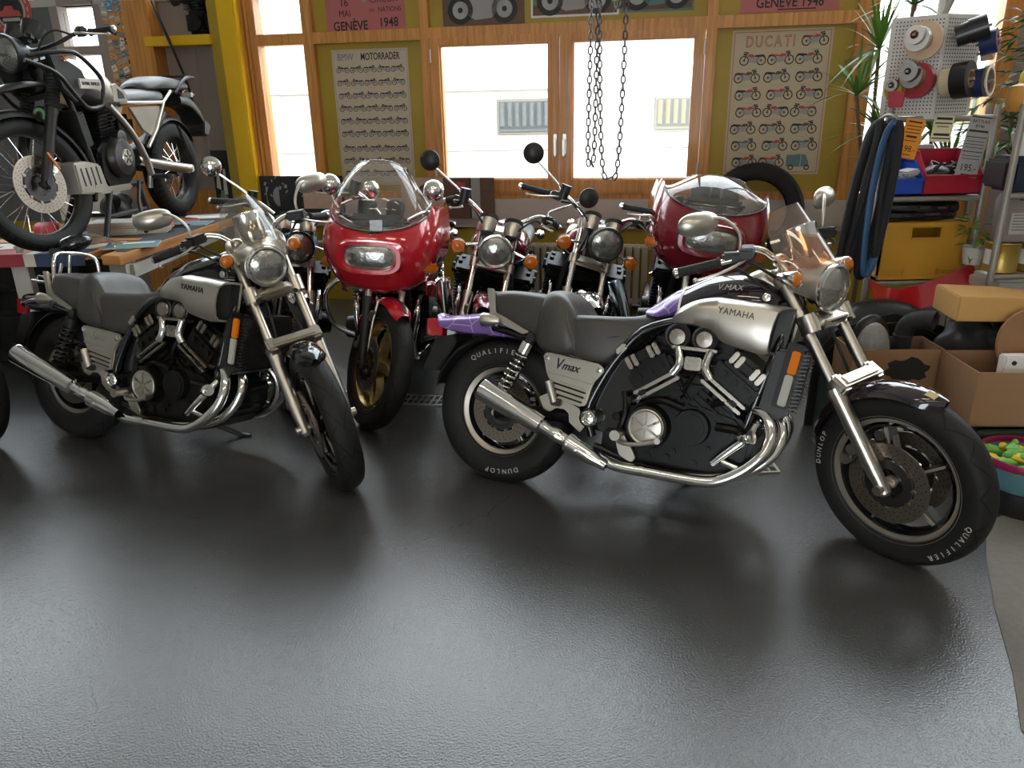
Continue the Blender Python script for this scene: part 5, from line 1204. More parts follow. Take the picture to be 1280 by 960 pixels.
# ------------------------------------------------------------------ posters and boards on the wall
mat('paper_cream', (0.52, 0.42, 0.30), 0.6, noise=0.08, nscale=6)
mat('paper_tan', (0.50, 0.40, 0.27), 0.6, noise=0.08, nscale=6)
mat('paper_red', (0.44, 0.13, 0.125), 0.6, noise=0.12, nscale=5)
mat('paper_white', (0.68, 0.66, 0.62), 0.6)
mat('paper_grey', (0.38, 0.37, 0.36), 0.6, noise=0.2, nscale=6)
mat('print_red', (0.42, 0.07, 0.06), 0.6)
mat('print_blue', (0.10, 0.20, 0.26), 0.6)
mat('print_brown', (0.16, 0.085, 0.05), 0.6, noise=.4, nscale=30)
mat('print_dark', (0.025, 0.025, 0.027), 0.6, noise=.4, nscale=18)
mat('print_green', (0.12, 0.26, 0.09), 0.6, noise=.4, nscale=18)
mat('print_skin', (0.62, 0.42, 0.31), 0.6, noise=.3, nscale=22)
mat('print_teal', (0.10, 0.17, 0.17), 0.6)
mat('print_grey', (0.30, 0.29, 0.28), 0.6)
def wall_M(u, z, d): return WM @ T(u, -d, z) @ RX(PI / 2)     # local x right, y up, z into the room
def mini_bike(m, cx, cy, s, flip=1, body=1, style=0):
    """a small printed motorcycle, s = length."""
    q = lambda x, y: (cx + flip * x * s, cy + y * s)
    h = .0016
    for x in (-.33, .33):
        c = q(x, 0); r = s * .185
        m.ring((c[0], c[1], h / 2), (0, 0, 1), r * .78, r, h, 18, 0); m.ring((c[0], c[1], h / 2), (0, 0, 1), 0.001, r * .22, h, 8, 0)
    def pl(pts, mi): m.prism([q(*p) for p in pts], .0004, h, 'xy', mi=mi)
    pl([(.33, 0), (.20, .27), (.235, .28), (.36, .01)], 0)
    pl([(-.36, .05), (-.12, -.07), (.12, -.07), (.18, .06), (.02, .12), (-.2, .10)], 3)
    pl([(-.12, .13), (.02, .24), (.18, .23), (.22, .15), (.06, .11)], body)
    pl([(-.42, .17), (-.40, .22), (-.10, .20), (-.04, .14), (-.3, .12)], 0 if style else body)
    pl([(-.5, .03), (-.46, .18), (-.36, .22), (-.28, .19), (-.42, .12)], 0)
    pl([(.16, .26), (.18, .31), (.34, .33), (.35, .30)], 0); pl([(.26, .20), (.27, .28), (.36, .27), (.36, .20)], 0)
    pl([(-.40, -.05), (-.06, -.10), (.02, -.08), (-.38, -.02)], 2)
def poster(name, label, u0, u1, z0, z1, paper, d=-.028 + .0, tilt=0.0, group=None, cat='poster'):
    w, h = u1 - u0, z1 - z0; m = MB(); m.box((0, 0, .001), (w, h, .002))
    o = m.obj(name, paper, None, wall_M((u0 + u1) / 2, (z0 + z1) / 2, d) @ RZ(tilt)); return tag(o, label, cat, group), w, h
def border(o, w, h, ins, t, m_):
    m = MB()
    for y in (-h / 2 + ins, h / 2 - ins): m.box((0, y, .0026), (w - 2 * ins, t, .0014))
    for x in (-w / 2 + ins, w / 2 - ins): m.box((x, 0, .0026), (t, h - 2 * ins, .0014))
    m.obj('border', m_, o)
PM = T(0, 0, .002)
def lift(m): m.v = [(a, b, c + .002) for a, b, c in m.v]; return m
# white-and-black motorcycle chart on the left panel
o, w, h = poster('poster', 'tall cream poster of five-abreast motorcycles on the left yellow panel', -1.443, -.797, 1.0, 2.054, 'paper_cream'); border(o, w, h, .012, .004, 'print_grey')
m = MB(); m.text('BMW', TF((-.205, h / 2 - .058, .003), (1, 0, 0), (0, 1, 0)), .074, .001, .80, bold=.0); m.obj('lettering', 'print_blue', o)
m = MB(); m.text('MOTORRADER', TF((.090, h / 2 - .058, .003), (1, 0, 0), (0, 1, 0)), .074, .001, .66, bold=.0012); m.obj('lettering', 'ink', o)
for r in range(9):
    m = MB()
    for c in range(5):
        mini_bike(m, -.235 + .1175 * c + random.uniform(-.004, .004), h / 2 - .155 - r * .0985 - (.02 if r > 5 else 0), .108, 1 if (r + c * 2) % 3 else -1, random.choice((0, 1, 1)), c % 2)
        m.box((-.235 + .1175 * c, h / 2 - .155 - r * .0985 - (.02 if r > 5 else 0) - .036, .0008), (.06, .0025, .001), mi=2)
    lift(m).obj('printed_motorcycles', ['ink', 'print_dark', 'print_grey', 'print_grey'], o)
m = MB(); m.box((0, -.015 - .13, .0026), (w - .05, .002, .001)); m.obj('rule', 'print_grey', o)
# colour chart on the right panel
o, w, h = poster('poster', 'tan poster of coloured motorcycles three abreast, on the right yellow panel', 1.69, 2.385, 1.075, 2.086, 'paper_tan'); border(o, w, h, .016, .004, 'print_red')
m = MB(); x = -.225
for i, ch in enumerate('DUCATI'):
    m.text(ch, TF((x, h / 2 - .083, .003), (1, 0, 0), (0, 1, 0)), .105, .001, .74, outline=.0021); x += .066 if ch not in 'TI' else .045
m.obj('lettering', 'print_red', o)
rows = [(1,), (3,), (3,), (3,), (3,), (3,), (3,), (3,)]; cols = ['print_red', 'ink', 'print_green', 'print_blue', 'print_brown', 'print_red', 'print_red', 'ink']
for r in range(8):
    m = MB(); y = h / 2 - .085 - r * .120
    for c in range(3):
        if r == 0 and c < 2: continue
        bx = -.21 + .21 * c + .018 * math.sin(r * 2.1 + c)
        if r == 7 and c == 2:
            m.prism([(bx - .085, y - .03), (bx - .085, y + .055), (bx + .015, y + .06), (bx + .015, y - .03)], .0004, .0018, 'xy', mi=4); m.prism([(bx + .02, y - .03), (bx + .02, y + .06), (bx + .05, y + .055), (bx + .075, y), (bx + .075, y - .03)], .0004, .0018, 'xy', mi=4)
            for xx in (-.05, .065): m.ring((bx + xx, y - .035, .001), (0, 0, 1), .012, .02, .0018, 16, 0)
            continue
        mini_bike(m, bx, y, .182, -1 if (r, c) in ((1, 0), (3, 2), (4, 1), (4, 2)) else 1, (r + c) % 2 and 1 or (4 if r == 6 else 1), (r + c) % 2)
        m.box((bx, y - .052, .0008), (.09, .003, .001), mi=2)
    lift(m).obj('printed_motorcycles', ['ink', 'print_red' if r % 3 != 2 else 'print_brown', 'print_grey', 'print_grey', 'print_teal'], o)
# upper row
o, w, h = poster('poster', 'red race poster reading 16 MAI above the cream motorcycle poster', -1.456, -.80, 2.178, 2.46, 'paper_red', tilt=rad(.6))
m = MB()
for t, x, y, s in (('16', -.17, -.205, .085), ('MAI', -.17, -.285, .068), ('CIRCUIT', .165, -.195, .072), ('DES', .06, -.27, .03), ('NATIONS', .205, -.268, .050), ('GEN\u00c8VE', -.13, -.375, .092), ('1948', .19, -.362, .092)): m.text(t, TF((x, y + .28, .003), (1, 0, 0), (0, 1, 0)), s, .001, .88, bold=.0015 if s > .09 else .0)
m.obj('lettering', 'ink', o)
m = MB(); m.prism([(-.05, .138), (.05, .138), (.045, .11), (.035, .09), (0, .07), (-.03, .09), (-.045, .11)], .002, .0034, 'xy'); m.obj('printed_shape', 'print_grey', o)
o, w, h = poster('poster', 'second red poster ending in GENEVE, above the tan motorcycle poster', 1.73, 2.40, 2.195, 2.46, 'paper_red')
m = MB(); m.text('GEN\u00c8VE 1948', TF((0, -.072, .003), (1, 0, 0), (0, 1, 0)), .092, .001, .85, bold=.0015); m.box((.05, -.115, .0028), (.26, .008, .001)); m.obj('lettering', 'ink', o)
def photo(label, u0, u1, z0, z1, base, big):
    o, w, h = poster('poster', label, u0, u1, z0, z1, 'paper_white' if big == 2 else base); m = MB()
    m.box((0, 0, .0026), (w - (.03 if big == 2 else 0), h - (.03 if big == 2 else 0), .001), mi=0)
    y = -h / 2 + .11
    m.box((0, -h / 2 + .05, .0034), (w - .03, .07, .001), mi=1)
    for x in (-w * .28, w * .26):
        m.ring((x, y, .0045), (0, 0, 1), .062, .10, .001, 28, 2); m.ring((x, y, .0045), (0, 0, 1), .001, .062, .0008, 24, 3); m.ring((x, y, .0052), (0, 0, 1), .001, .02, .001, 14, 2)
    m.prism([(-w * .3, y), (-w * .2, y + .10), (w * .1, y + .12), (w * .3, y + .06), (w * .1, y - .06), (-w * .1, y - .07)], .004, .005, 'xy', mi=4)
    m.obj('printed_picture', [base, 'print_brown', 'ink', 'paper_grey', 'print_grey' if big != 1 else 'print_teal'], o)
photo('dark photo poster of a motorcycle, above the left casement window', -.493, .149, 2.19, 2.46, 'print_brown', 0)
photo('white-edged motorcycle photo poster above the two casements, behind the chains', .199, .86, 2.225, 2.46, 'print_green', 2)
photo('dark motorcycle photo poster touching the chains, above the right casement', .875, 1.40, 2.235, 2.46, 'print_teal', 1)
# round red sign on the dark board at far left
m = MB(); m.lathe([(.001, 0), (.205, 0), (.21, .006), (.205, .012), (.001, .012)], (0, 0, 0), (0, 0, 1), 48)
o = tag(m.obj('wall_sign', 'print_red', None, wall_M(-4.33, 2.46, -.0)), 'round red and grey emblem sign on the dark board above the adventure bike', 'sign')
m = MB(); m.ring((0, 0, .013), (0, 0, 1), .135, .15, .003, 48); m.ring((0, 0, .013), (0, 0, 1), .001, .13, .002, 40, 1)
for i in range(18):
    a = rad(i * 20); m.box((.178 * math.cos(a), .178 * math.sin(a), .013), (.014, .03, .003), (0, 0, a), mi=0)
m.prism([(-.11, -.05), (.11, -.05), (.09, -.01), (.04, .0), (.03, .03), (-.04, .03), (-.06, 0), (-.10, -.01)], .014, .017, 'xy', mi=2); m.box((0, -.075, .014), (.17, .025, .003), mi=0)
m.obj('emblem', ['paper_grey', 'print_dark', 'print_red'], o)
# photo boards standing on the sill
def photo_board(label, u0, u1, z0, z1, d, kind):
    w, h = u1 - u0, z1 - z0; m = MB(); m.box((0, 0, -.004), (w, h, .008)); o = tag(m.obj('photo_board', 'print_dark', None, wall_M((u0 + u1) / 2, (z0 + z1) / 2, d)), label, 'photo', 'photo boards in front of the window sill')
    m = MB(); rnd = random.Random(kind)
    if kind == 1:
        m.box((0, -.09, .0004), (w, h - .18, .0008), mi=1); m.box((.16, -.03, .0012), (.30, .14, .001), mi=2); m.box((-.27, .0, .0012), (.12, .16, .001), mi=4)
        m.ring((-.17, -.0, .002), (0, 0, 1), .10, .155, .001, 32, 0); m.prism([(-.2, .15), (.25, .155), (.3, .09), (.05, .04), (-.12, .06)], .0016, .0024, 'xy', mi=0)
        for i in range(26): a, b = rnd.uniform(-w / 2 + .02, w / 2 - .02), rnd.uniform(-.02, h / 2 - .01); m.box((a, b, .0028), (rnd.uniform(.004, .03), rnd.uniform(.004, .03), .0008), (0, 0, rnd.uniform(0, 3)), mi=rnd.choice((4, 4, 6)))
    elif kind == 2:
        m.box((-.22, .0, .0004), (.36, h, .0008), mi=2); m.box((.07, 0, .0004), (.22, h, .0008), mi=7); m.box((.235, 0, .0006), (.08, h, .0008), mi=6); m.box((.33, 0, .0008), (.12, h, .0008), mi=7)
        m.prism([(.0, -.12), (.0, .06), (.06, .11), (.15, .08), (.17, -.12)], .0012, .002, 'xy', mi=7); m.ring((-.2, .06, .002), (0, 0, 1), .001, .05, .001, 20, 7); m.prism([(-.34, -.14), (-.30, .03), (-.14, .03), (-.08, -.14)], .0012, .002, 'xy', mi=2); m.prism([(.05, .1), (.09, .135), (.15, .12), (.14, .07)], .002, .0026, 'xy', mi=8)
        m.ring((.06, -.02, .0024), (0, 0, 1), .03, .05, .001, 20, 0)
    else:
        m.box((0, -.1, .0004), (w, h - .5, .0008), mi=1); m.ring((.09, -.02, .002), (0, 0, 1), .001, .16, .001, 30, 0); m.prism([(-.15, -.35), (-.12, -.02), (-.02, .02), (.06, -.10), (.15, -.35)], .0026, .0032, 'xy', mi=4)
        m.prism([(-.10, .08), (-.08, .26), (-.06, .26), (-.06, .06)], .0026, .0034, 'xy', mi=5); m.prism([(-.04, .02), (-.02, .24), (.0, .24), (-.0, .02)], .0026, .0034, 'xy', mi=5); m.prism([(-.08, .0), (-.06, .06), (-.03, .05), (-.04, -.01)], .003, .0038, 'xy', mi=9)
        m.prism([(-.15, -.35), (-.15, -.24), (-.02, -.26), (.02, -.35)], .003, .0038, 'xy', mi=10)
    m.obj('printed_picture', ['ink', 'print_dark', 'print_skin', 'print_green', 'print_grey', 'paper_white', 'paper_grey', 'print_brown', 'print_red', 'green_paint', 'print_blue'], o); return o
photo_board('photo board of motorcycle engines and a tyre, left of the red touring fairing', -2.16, -1.40, .74, 1.082, .085, 1)
photo_board('photo board with a person, red patch and bark strip, right of the red touring fairing', -.87, -.10, .74, 1.065, .085, 2)
photo_board('tall dark photo board of a motorcycle, left of the bright yellow column', -2.66, -2.42, .50, 1.29, -.03, 3)
# stickers on the pillar edge
cols = ['paper_white', 'print_red', 'ink', 'paper_grey', 'print_blue', 'paper_cream', 'print_skin', 'print_grey']
mat('sticker_blue', (.06, .24, .46), .5); rnd = random.Random(4); k = 0
for r in range(12):
    for c in range(4):
        z = 2.46 - r * .055 + rnd.uniform(-.012, .012); u = -3.385 + c * .056 + rnd.uniform(-.008, .008); m = MB(); a = rnd.uniform(-.5, .5)
        if k in (0, 1): 
            m.lathe([(.001, 0), (.038, 0), (.038, .002), (.001, .002)], (0, 0, 0), (0, 0, 1), 24); mt = ['paper_grey', 'sticker_blue'][k]; m.box((0, 0, .002), (.03, .008, .001), (0, 0, .6), mi=1); m.box((0, .012, .002), (.03, .006, .001), (0, 0, -.6), mi=1); mt = [mt, 'paper_white']
        else:
            w_, h_ = rnd.uniform(.04, .065), rnd.uniform(.025, .05); m.box((0, 0, .001), (w_, h_, .002), None, .0); q = rnd.choice(cols); m.box((0, 0, .0022), (w_ * .7, h_ * .3, .001), (0, 0, .05), mi=1); mt = [q, rnd.choice([x for x in cols if x != q])]
        shape = 'round blue' if k == 1 else 'round grey' if k == 0 else {'paper_white': 'white', 'print_red': 'red', 'ink': 'black', 'paper_grey': 'grey', 'print_blue': 'dark blue', 'paper_cream': 'cream', 'print_skin': 'tan', 'print_grey': 'dark grey'}[q]
        tag(m.obj('sticker', mt, None, wall_M(u, z, .0505) @ RZ(a)), 'small %s sticker among many on the pillar beside the adventure bike' % shape if k > 1 else '%s sticker near the top of the pillar beside the adventure bike' % shape, 'sticker', 'stickers on the pillar' if k < 2 else '%s stickers on the pillar' % shape); k += 1
# dark strap slung down the pillar
m = MB(); pts = [W(-2.97, .14, 3.0), W(-2.92, .15, 2.7), W(-2.84, .16, 2.4), W(-2.74, .16, 2.1), W(-2.66, .16, 1.85), W(-2.62, .155, 1.62)]; m.tube([tuple(p) for p in pts], .020, 10, k=5, flat=.5); tag(m.obj('strap', 'black_satin'), 'dark strap hanging down beside the orange pillar above the adventure bike', 'strap')
# small engine on the beam
m = MB(); c = W(-2.52, .05, 2.195)
def eb(du, dd, dz): return tuple(c + (WM.to_3x3() @ V((du, -dd, dz))))
root = thing('display_engine', 'black finned cylinder engine standing on the yellow beam', 'engine', WM @ T(-2.52, -.055, 2.195))
m.box((0, 0, .09), (.20, .13, .18), None, .03); m.cyl((0, -.06, .09), (0, -.085, .09), .06, n=24); m.obj('crankcase', 'engine_black', root)
m = MB()
for i in range(12): m.box((0, 0, .19 + i * .02), (.18, .14, .008), None, .002)
m.cyl((0, 0, .18), (0, 0, .44), .05, n=20); m.obj('cylinder', 'engine_black', root)
m = MB(); m.tube([(-.05, -.04, .26), (-.12, -.05, .265), (-.15, -.05, .26)], [.025, .028, .04], 14); m.cyl((-.15, -.05, .26), (-.185, -.05, .255), .04, n=18); m.obj('carburettor', 'black_satin', root)
m = MB()
for i in range(8):
    a = rad(i * 45); m.cyl((.05 * math.cos(a), -.084, .09 + .05 * math.sin(a)), (.05 * math.cos(a), -.09, .09 + .05 * math.sin(a)), .008, n=8)
m.obj('cover_bolts', 'dark_metal', root)
# ------------------------------------------------------------------ chain hoist
root = thing('chain_hoist', 'loops of steel hoist chain hanging in front of the right casement', 'chain', T(.40, 3.2, 3.7))
def chain(pts, name='chain'):
    P = [V(p) for p in cr(pts, 24)]; acc = [0]
    for a, b in zip(P, P[1:]): acc.append(acc[-1] + (b - a).length)
    pitch = .0265; n = int(acc[-1] / pitch); m = MB(); j = 0
    for i in range(n):
        d = i * pitch
        while j < len(acc) - 2 and acc[j + 1] < d: j += 1
        f = (d - acc[j]) / max(1e-6, acc[j + 1] - acc[j]); p = P[j].lerp(P[j + 1], f); t = (P[j + 1] - P[j]).normalized(); F = frame_of(t); x = F.col[0] if i % 2 else F.col[1]
        L, w = .0125, .0075
        pts2 = [tuple(p + t * (L * sy + .0065 * math.sin(a) * 0) + x * (w * cx)) for sy, cx, a in ((-.6, -1, 0), (.6, -1, 0), (1.15, -.6, 0), (1.15, .6, 0), (.6, 1, 0), (-.6, 1, 0), (-1.15, .6, 0), (-1.15, -.6, 0))]
        m.tube(pts2, .0033, 5, closed=True)
    return m.obj(name, 'chain_steel', root)
mat('chain_steel', (.09, .085, .08), .45, .6)
chain([(-.035, 0, 0), (-.04, 0, -.8), (-.035, 0, -1.8), (-.015, 0, -2.32), (.02, .0, -2.39), (.05, 0, -2.32), (.065, 0, -1.8), (.075, 0, -.8), (.08, 0, 0)])
chain([(-.06, .02, 0), (-.055, .02, -.8), (-.065, .03, -1.8), (-.07, .03, -2.28), (-.058, .03, -2.33), (-.045, .03, -2.28), (-.04, .02, -1.8), (-.02, .02, -.8), (-.02, .02, 0)])
chain([(.015, -.02, 0), (.015, -.02, -1.2), (.02, -.02, -1.70), (.03, -.02, -1.765), (.042, -.02, -1.70), (.045, -.02, -1.2), (.045, -.02, 0)])
m = MB(); m.box((0, 0, -.12), (.28, .16, .24), None, .03); m.cyl((0, 0, 0), (0, 0, CEIL - 3.7), .015, n=10); m.obj('hoist_body', 'yellow_gloss', root)
# ------------------------------------------------------------------ tyre hung on the wall
m = tyre(.36, .12, .245, (0, 0, 0), 'tyre_street'); o = tag(m.obj('spare_tyre', tm_get('tyre_street'), None, WM @ T(1.93, -.16, .815) @ RX(rad(-7))), 'loose black motorcycle tyre against the wall below the tan poster', 'tyre')
# ------------------------------------------------------------------ work benches
def slab(name, poly, z0, z1, mt, parent): m = MB(); m.prism(poly, z0, z1, 'xy', bev=.003); return m.obj(name, mt, parent)
mat('bench_top', (.46, .21, .06), .5, noise=.3, nscale=6); grain(MATS['bench_top'], 30, 3)
mat('bench_leg', (.46, .43, .38), .6, noise=.15, nscale=5)
root = thing('workbench', 'long wooden workbench under the rear wheel of the adventure bike', 'workbench', T(-2.6, 4.9, 0))
I = T(2.6, -4.9, 0)
def ben(m, name, mt): m.v = [(a + 2.6, b - 4.9, c) for a, b, c in m.v]; return m.obj(name, mt, root)
m = MB(); m.prism([(-2.17, 4.02), (-2.06, 3.99), (-1.93, 5.75), (-3.1, 5.75), (-3.1, 4.52), (-2.12, 4.52)], .84, .893, 'xy', bev=.003); ben(m, 'bench_top', 'bench_top')
for x, y in ((-2.10, 4.08), (-2.03, 5.6), (-3.0, 5.6)):
    m = MB(); m.box((x, y, .42), (.07, .07, .84), None, .004); m.box((x - .0, y + .05, .78), (.05, .16, .06), (.7, 0, 0), .003); ben(m, 'leg', 'bench_leg')
m = MB(); m.box((-2.06, 4.85, .79), (.03, 1.5, .07)); m.box((-2.6, 4.62, .80), (1.1, .03, .06)); ben(m, 'apron', 'bench_leg')
m = MB(); m.prism([(-2.14, 4.12), (-2.075, 4.10), (-1.945, 5.74), (-2.75, 5.74), (-2.8, 4.7), (-2.2, 4.60)], .8935, .896, 'xy'); ben(m, 'bench_mat', 'print_dark')
root = thing('workbench', 'front bench draped with a red, cream and blue flag cloth', 'workbench', T(-2.9, 4.3, 0))
def ben2(m, name, mt): m.v = [(a + 2.9, b - 4.3, c) for a, b, c in m.v]; return m.obj(name, mt, root)
m = MB(); m.prism([(-3.1, 4.10), (-2.29, 4.10), (-2.205, 4.49), (-3.1, 4.49)], .855, .888, 'xy', bev=.002); ben2(m, 'bench_top', 'bench_top')
for x, y in ((-2.69, 4.16), (-2.28, 4.46)): m = MB(); m.box((x, y, .43), (.09, .06, .855), None, .003); ben2(m, 'leg', 'bench_leg')
mat('flag_red', (.34, .04, .05), .7, noise=.2, nscale=9); mat('flag_cream', (.60, .55, .46), .7); mat('flag_blue', (.035, .055, .11), .7, noise=.2, nscale=9)
m = MB()
for x0, x1, mi in ((-3.1, -2.628, 0), (-2.628, -2.567, 1), (-2.567, -2.30, 2)): m.box(((x0 + x1) / 2, 4.092, .860), (x1 - x0, .006, .068), None, 0, mi); m.box(((x0 + x1) / 2, 4.17, .8905), (x1 - x0, .16, .004), None, 0, mi)
m.prism([(-3.1, 4.25), (-2.35, 4.25), (-2.25, 4.485), (-3.1, 4.485)], .8885, .8925, 'xy', mi=1); m.prism([(-2.9, 4.25), (-2.62, 4.25), (-2.28, 4.47), (-2.38, 4.485)], .8926, .894, 'xy', mi=0); m.prism([(-3.1, 4.36), (-2.9, 4.33), (-2.9, 4.37), (-3.1, 4.41)], .8926, .894, 'xy', mi=0)
ben2(m, 'flag_cloth', ['flag_red', 'flag_cream', 'flag_blue'])
# things lying on the benches
mag_cols = ['paper_white', 'print_red', 'paper_grey', 'print_brown', 'print_green', 'paper_cream', 'print_blue']
mat('page_edge', (.62, .58, .50), .7)
rnd = random.Random(11)
def magazine(x, y, z, rot, cover, label, th=.010, w=.21, l=.28):
    m = MB(); m.box((0, 0, th / 2), (l, w, th), None, .0015); o = m.obj('magazine', 'page_edge', None, T(x, y, z) @ RZ(rot)); tag(o, label, 'magazine', 'magazines on the bench')
    m = MB(); m.box((0, 0, th + .0006), (l, w, .001)); m.box((l * .1, w * .22, th + .0014), (l * .6, w * .16, .001), mi=1); m.box((-l * .1, -w * .1, th + .0014), (l * .5, w * .4, .001), mi=2); m.obj('cover', [cover, rnd.choice(mag_cols), rnd.choice(mag_cols)], o); return o
names = {'paper_white': 'white', 'print_red': 'red', 'paper_grey': 'grey', 'print_brown': 'brown', 'print_green': 'green', 'paper_cream': 'cream', 'print_blue': 'dark blue'}
seq = ['print_green', 'paper_cream', 'print_brown', 'print_red', 'paper_grey', 'paper_white']; pos = ['lowest', 'second from the bottom', 'third from the bottom', 'third from the top', 'second from the top', 'topmost']
for i, c in enumerate(seq): magazine(-2.45 + rnd.uniform(-.012, .012), 4.80 + rnd.uniform(-.012, .012), .896 + i * .0128, .12 + rnd.uniform(-.06, .06), c, '%s-covered magazine, %s of the bench pile under the bash plate' % (names[c], pos[i]), .0125)
seq2 = ['paper_cream', 'print_red', 'paper_white', 'print_red']; pos2 = ['lowest', 'second', 'third', 'topmost']
for i, c in enumerate(seq2): magazine(-2.25 + rnd.uniform(-.015, .015), 4.86 + rnd.uniform(-.012, .012), .896 + i * .0105, .35 + rnd.uniform(-.1, .1), c, '%s magazine, %s of the small pile near the bench edge' % (names[c], pos2[i]), .010, .20, .20 + .0)
for x, y, r, c, l in ((-2.15, 5.15, .1, 'print_blue', 'dark blue magazine lying flat beside the rear wheel of the adventure bike'), (-2.30, 5.32, .5, 'print_red', 'red magazine lying flat under the adventure bike rear wheel'), (-2.16, 5.48, .2, 'paper_white', 'white magazine lying flat at the far end of the bench'), (-2.13, 4.30, .3, 'print_blue', 'dark blue magazine lying at the near corner of the bench')): magazine(x, y, .8965, r, c, l, .006)
m = MB(); m.box((0, 0, .005), (.16, .03, .009), None, .003); tag(m.obj('pen_case', 'ink', None, T(-2.17, 5.02, .903) @ RZ(.2)), 'thin black case on the bench beside the flat magazines', 'case')
# black oval mirror head, star knob and clear headlamp cowl on the flag
m = MB(); m.sph((0, 0, .05), (.095, .065, .045), (0, -.2, .2)); m.box((-.05, -.05, .02), (.12, .02, .03), (0, 0, .2), .006); tag(m.obj('mirror_head', 'black_gloss', None, T(-2.36, 4.13, .892)), 'loose black oval mirror lying on the flag cloth', 'mirror')
m = MB(); p = [((.035 if i % 2 == 0 else .022) * math.cos(i * PI / 6), (.035 if i % 2 == 0 else .022) * math.sin(i * PI / 6)) for i in range(12)]; m.prism(p, -.006, .006, 'xy', bev=.002); m.cyl((0, 0, 0), (0, 0, .02), .008, n=10); tag(m.obj('sprocket', 'brushed', None, T(-2.655, 4.12, .925) @ RX(1.25)), 'small silver toothed sprocket propped on the flag cloth', 'sprocket')
m = MB()
def cowl(u, v): t = 2 * u - 1; return (.13 * t * (1 - .3 * v), .14 * v, .085 * (1 - t * t) * (1 - .75 * v) + .004)
m.grid(cowl, 12, 8, thick=.003); tag(m.obj('windscreen_cowl', 'screen_smoke', None, T(-2.31, 4.24, .893) @ RZ(-.2)), 'see-through smoked cowl lying on the flag cloth', 'cowl')
m = MB(); m.lathe([(.001, 0), (.07, .0), (.09, .03), (.095, .10), (.07, .15), (.03, .165), (.001, .165)], (0, 0, 0), (0, -.8, .6), 28); m.cyl((0, -.02, .02), (0, .08, .10), .05, n=16); tag(m.obj('headlamp_shell', 'dark_metal', None, T(-2.62, 5.22, .955)), 'dark round headlamp shell lying under the adventure bike', 'lamp part')
m = MB(); m.lathe([(.03, 0), (.05, .02), (.055, .12), (.03, .16), (.001, .16)], (0, 0, 0), (1, .2, 0), 20); m.box((-.02, 0, .0), (.06, .05, .03), None, .006); tag(m.obj('air_horn', 'brushed', None, T(-2.80, 5.02, .95)), 'bright metal funnel part behind the adventure bike front wheel', 'metal part')
m = MB(); m.box((0, 0, .04), (.14, .09, .08), None, .012); m.box((0, 0, .083), (.10, .06, .008), None, .003); tag(m.obj('tail_lamp', 'red_paint', None, T(-2.86, 4.75, .896) @ RZ(.4)), 'small red lamp seen through the adventure bike front spokes', 'lamp part')
m = MB(); m.box((0, 0, .13), (.36, .20, .26), None, .02); m.box((0, 0, .27), (.30, .14, .03), None, .01); tag(m.obj('tool_case', 'paper_white', None, T(-2.92, 5.42, .8935)), 'white case on the bench behind the adventure bike front wheel', 'case')
# dark things under the benches
def stack_tyre(x, y, z, R, w, label, rot=None): m = tyre(R, w, R - .1, (0, 0, 0), 'tyre_rear', 48); tag(m.obj('spare_tyre', tm_get('tyre_rear'), None, T(x, y, z) @ (rot or RX(PI / 2))), label, 'tyre')
stack_tyre(-2.71, 4.60, .07, .31, .13, 'spare tyre lying flat under the flag bench')
m = MB(); m.box((0, 0, .14), (.50, .40, .28), None, .04); m.box((0, .05, .30), (.30, .22, .06), None, .03); m.tube([(-.18, -.1, .28), (-.1, -.15, .36), (.1, -.15, .36), (.18, -.1, .28)], .02, 8, k=3); tag(m.obj('plastic_case', 'black_gloss', None, T(-2.72, 4.60, .138)), 'black plastic case on the spare tyre under the flag bench', 'case')
root = thing('filler_cabinet', 'dark cabinet-like mass added to fill the dark space under the benches', 'cabinet', T(-3.31, 5.16, 0))  # made-up dark mass, added so the space under the benches reads dark
m = MB(); m.box((0, 0, .40), (.95, .36, .78), None, .01); m.obj('body', 'print_dark', root)
for k in range(4): m = MB(); m.box((0, -.185, .12 + .18 * k), (.78, .012, .16), None, .004); d_ = m.obj('drawer', 'black_satin', root); m = MB(); m.tube([(-.12, -.19, .15 + .18 * k), (-.12, -.21, .15 + .18 * k), (.12, -.21, .15 + .18 * k), (.12, -.19, .15 + .18 * k)], .005, 6); m.obj('drawer_handle', 'dark_metal', d_)
root = thing('spare_engine', 'black spare engine wrapped in plastic under the long bench', 'engine', T(-2.25, 5.0, 0) @ RZ(.3))
m = MB(); m.box((0, 0, .06), (.42, .36, .12), None, .006); m.obj('crate_base', 'bench_leg', root)
m = MB(); m.box((0, 0, .28), (.36, .30, .32), None, .05); m.cyl((-.02, -.15, .27), (-.02, -.20, .27), .10, n=24); m.cyl((.1, -.1, .44), (.12, -.14, .62), .08, .07, n=20)
for i in range(7): m.box((.11, -.12, .46 + .025 * i), (.2, .19, .008), (.2, 0, 0), .002)
m.obj('crankcase', 'engine_black', root)
m = MB()
def bag(u, v):
    a = 2 * PI * u; r = .16 * (1 + .12 * math.sin(5 * a + 7 * v) + .08 * math.sin(11 * a)) * math.sin(PI * min(1, .25 + v * .75)); return (.12 + r * math.cos(a), -.12 + r * math.sin(a), .44 + .26 * v)
m.grid(bag, 30, 10); m.obj('plastic_bag', 'screen_smoke', root)
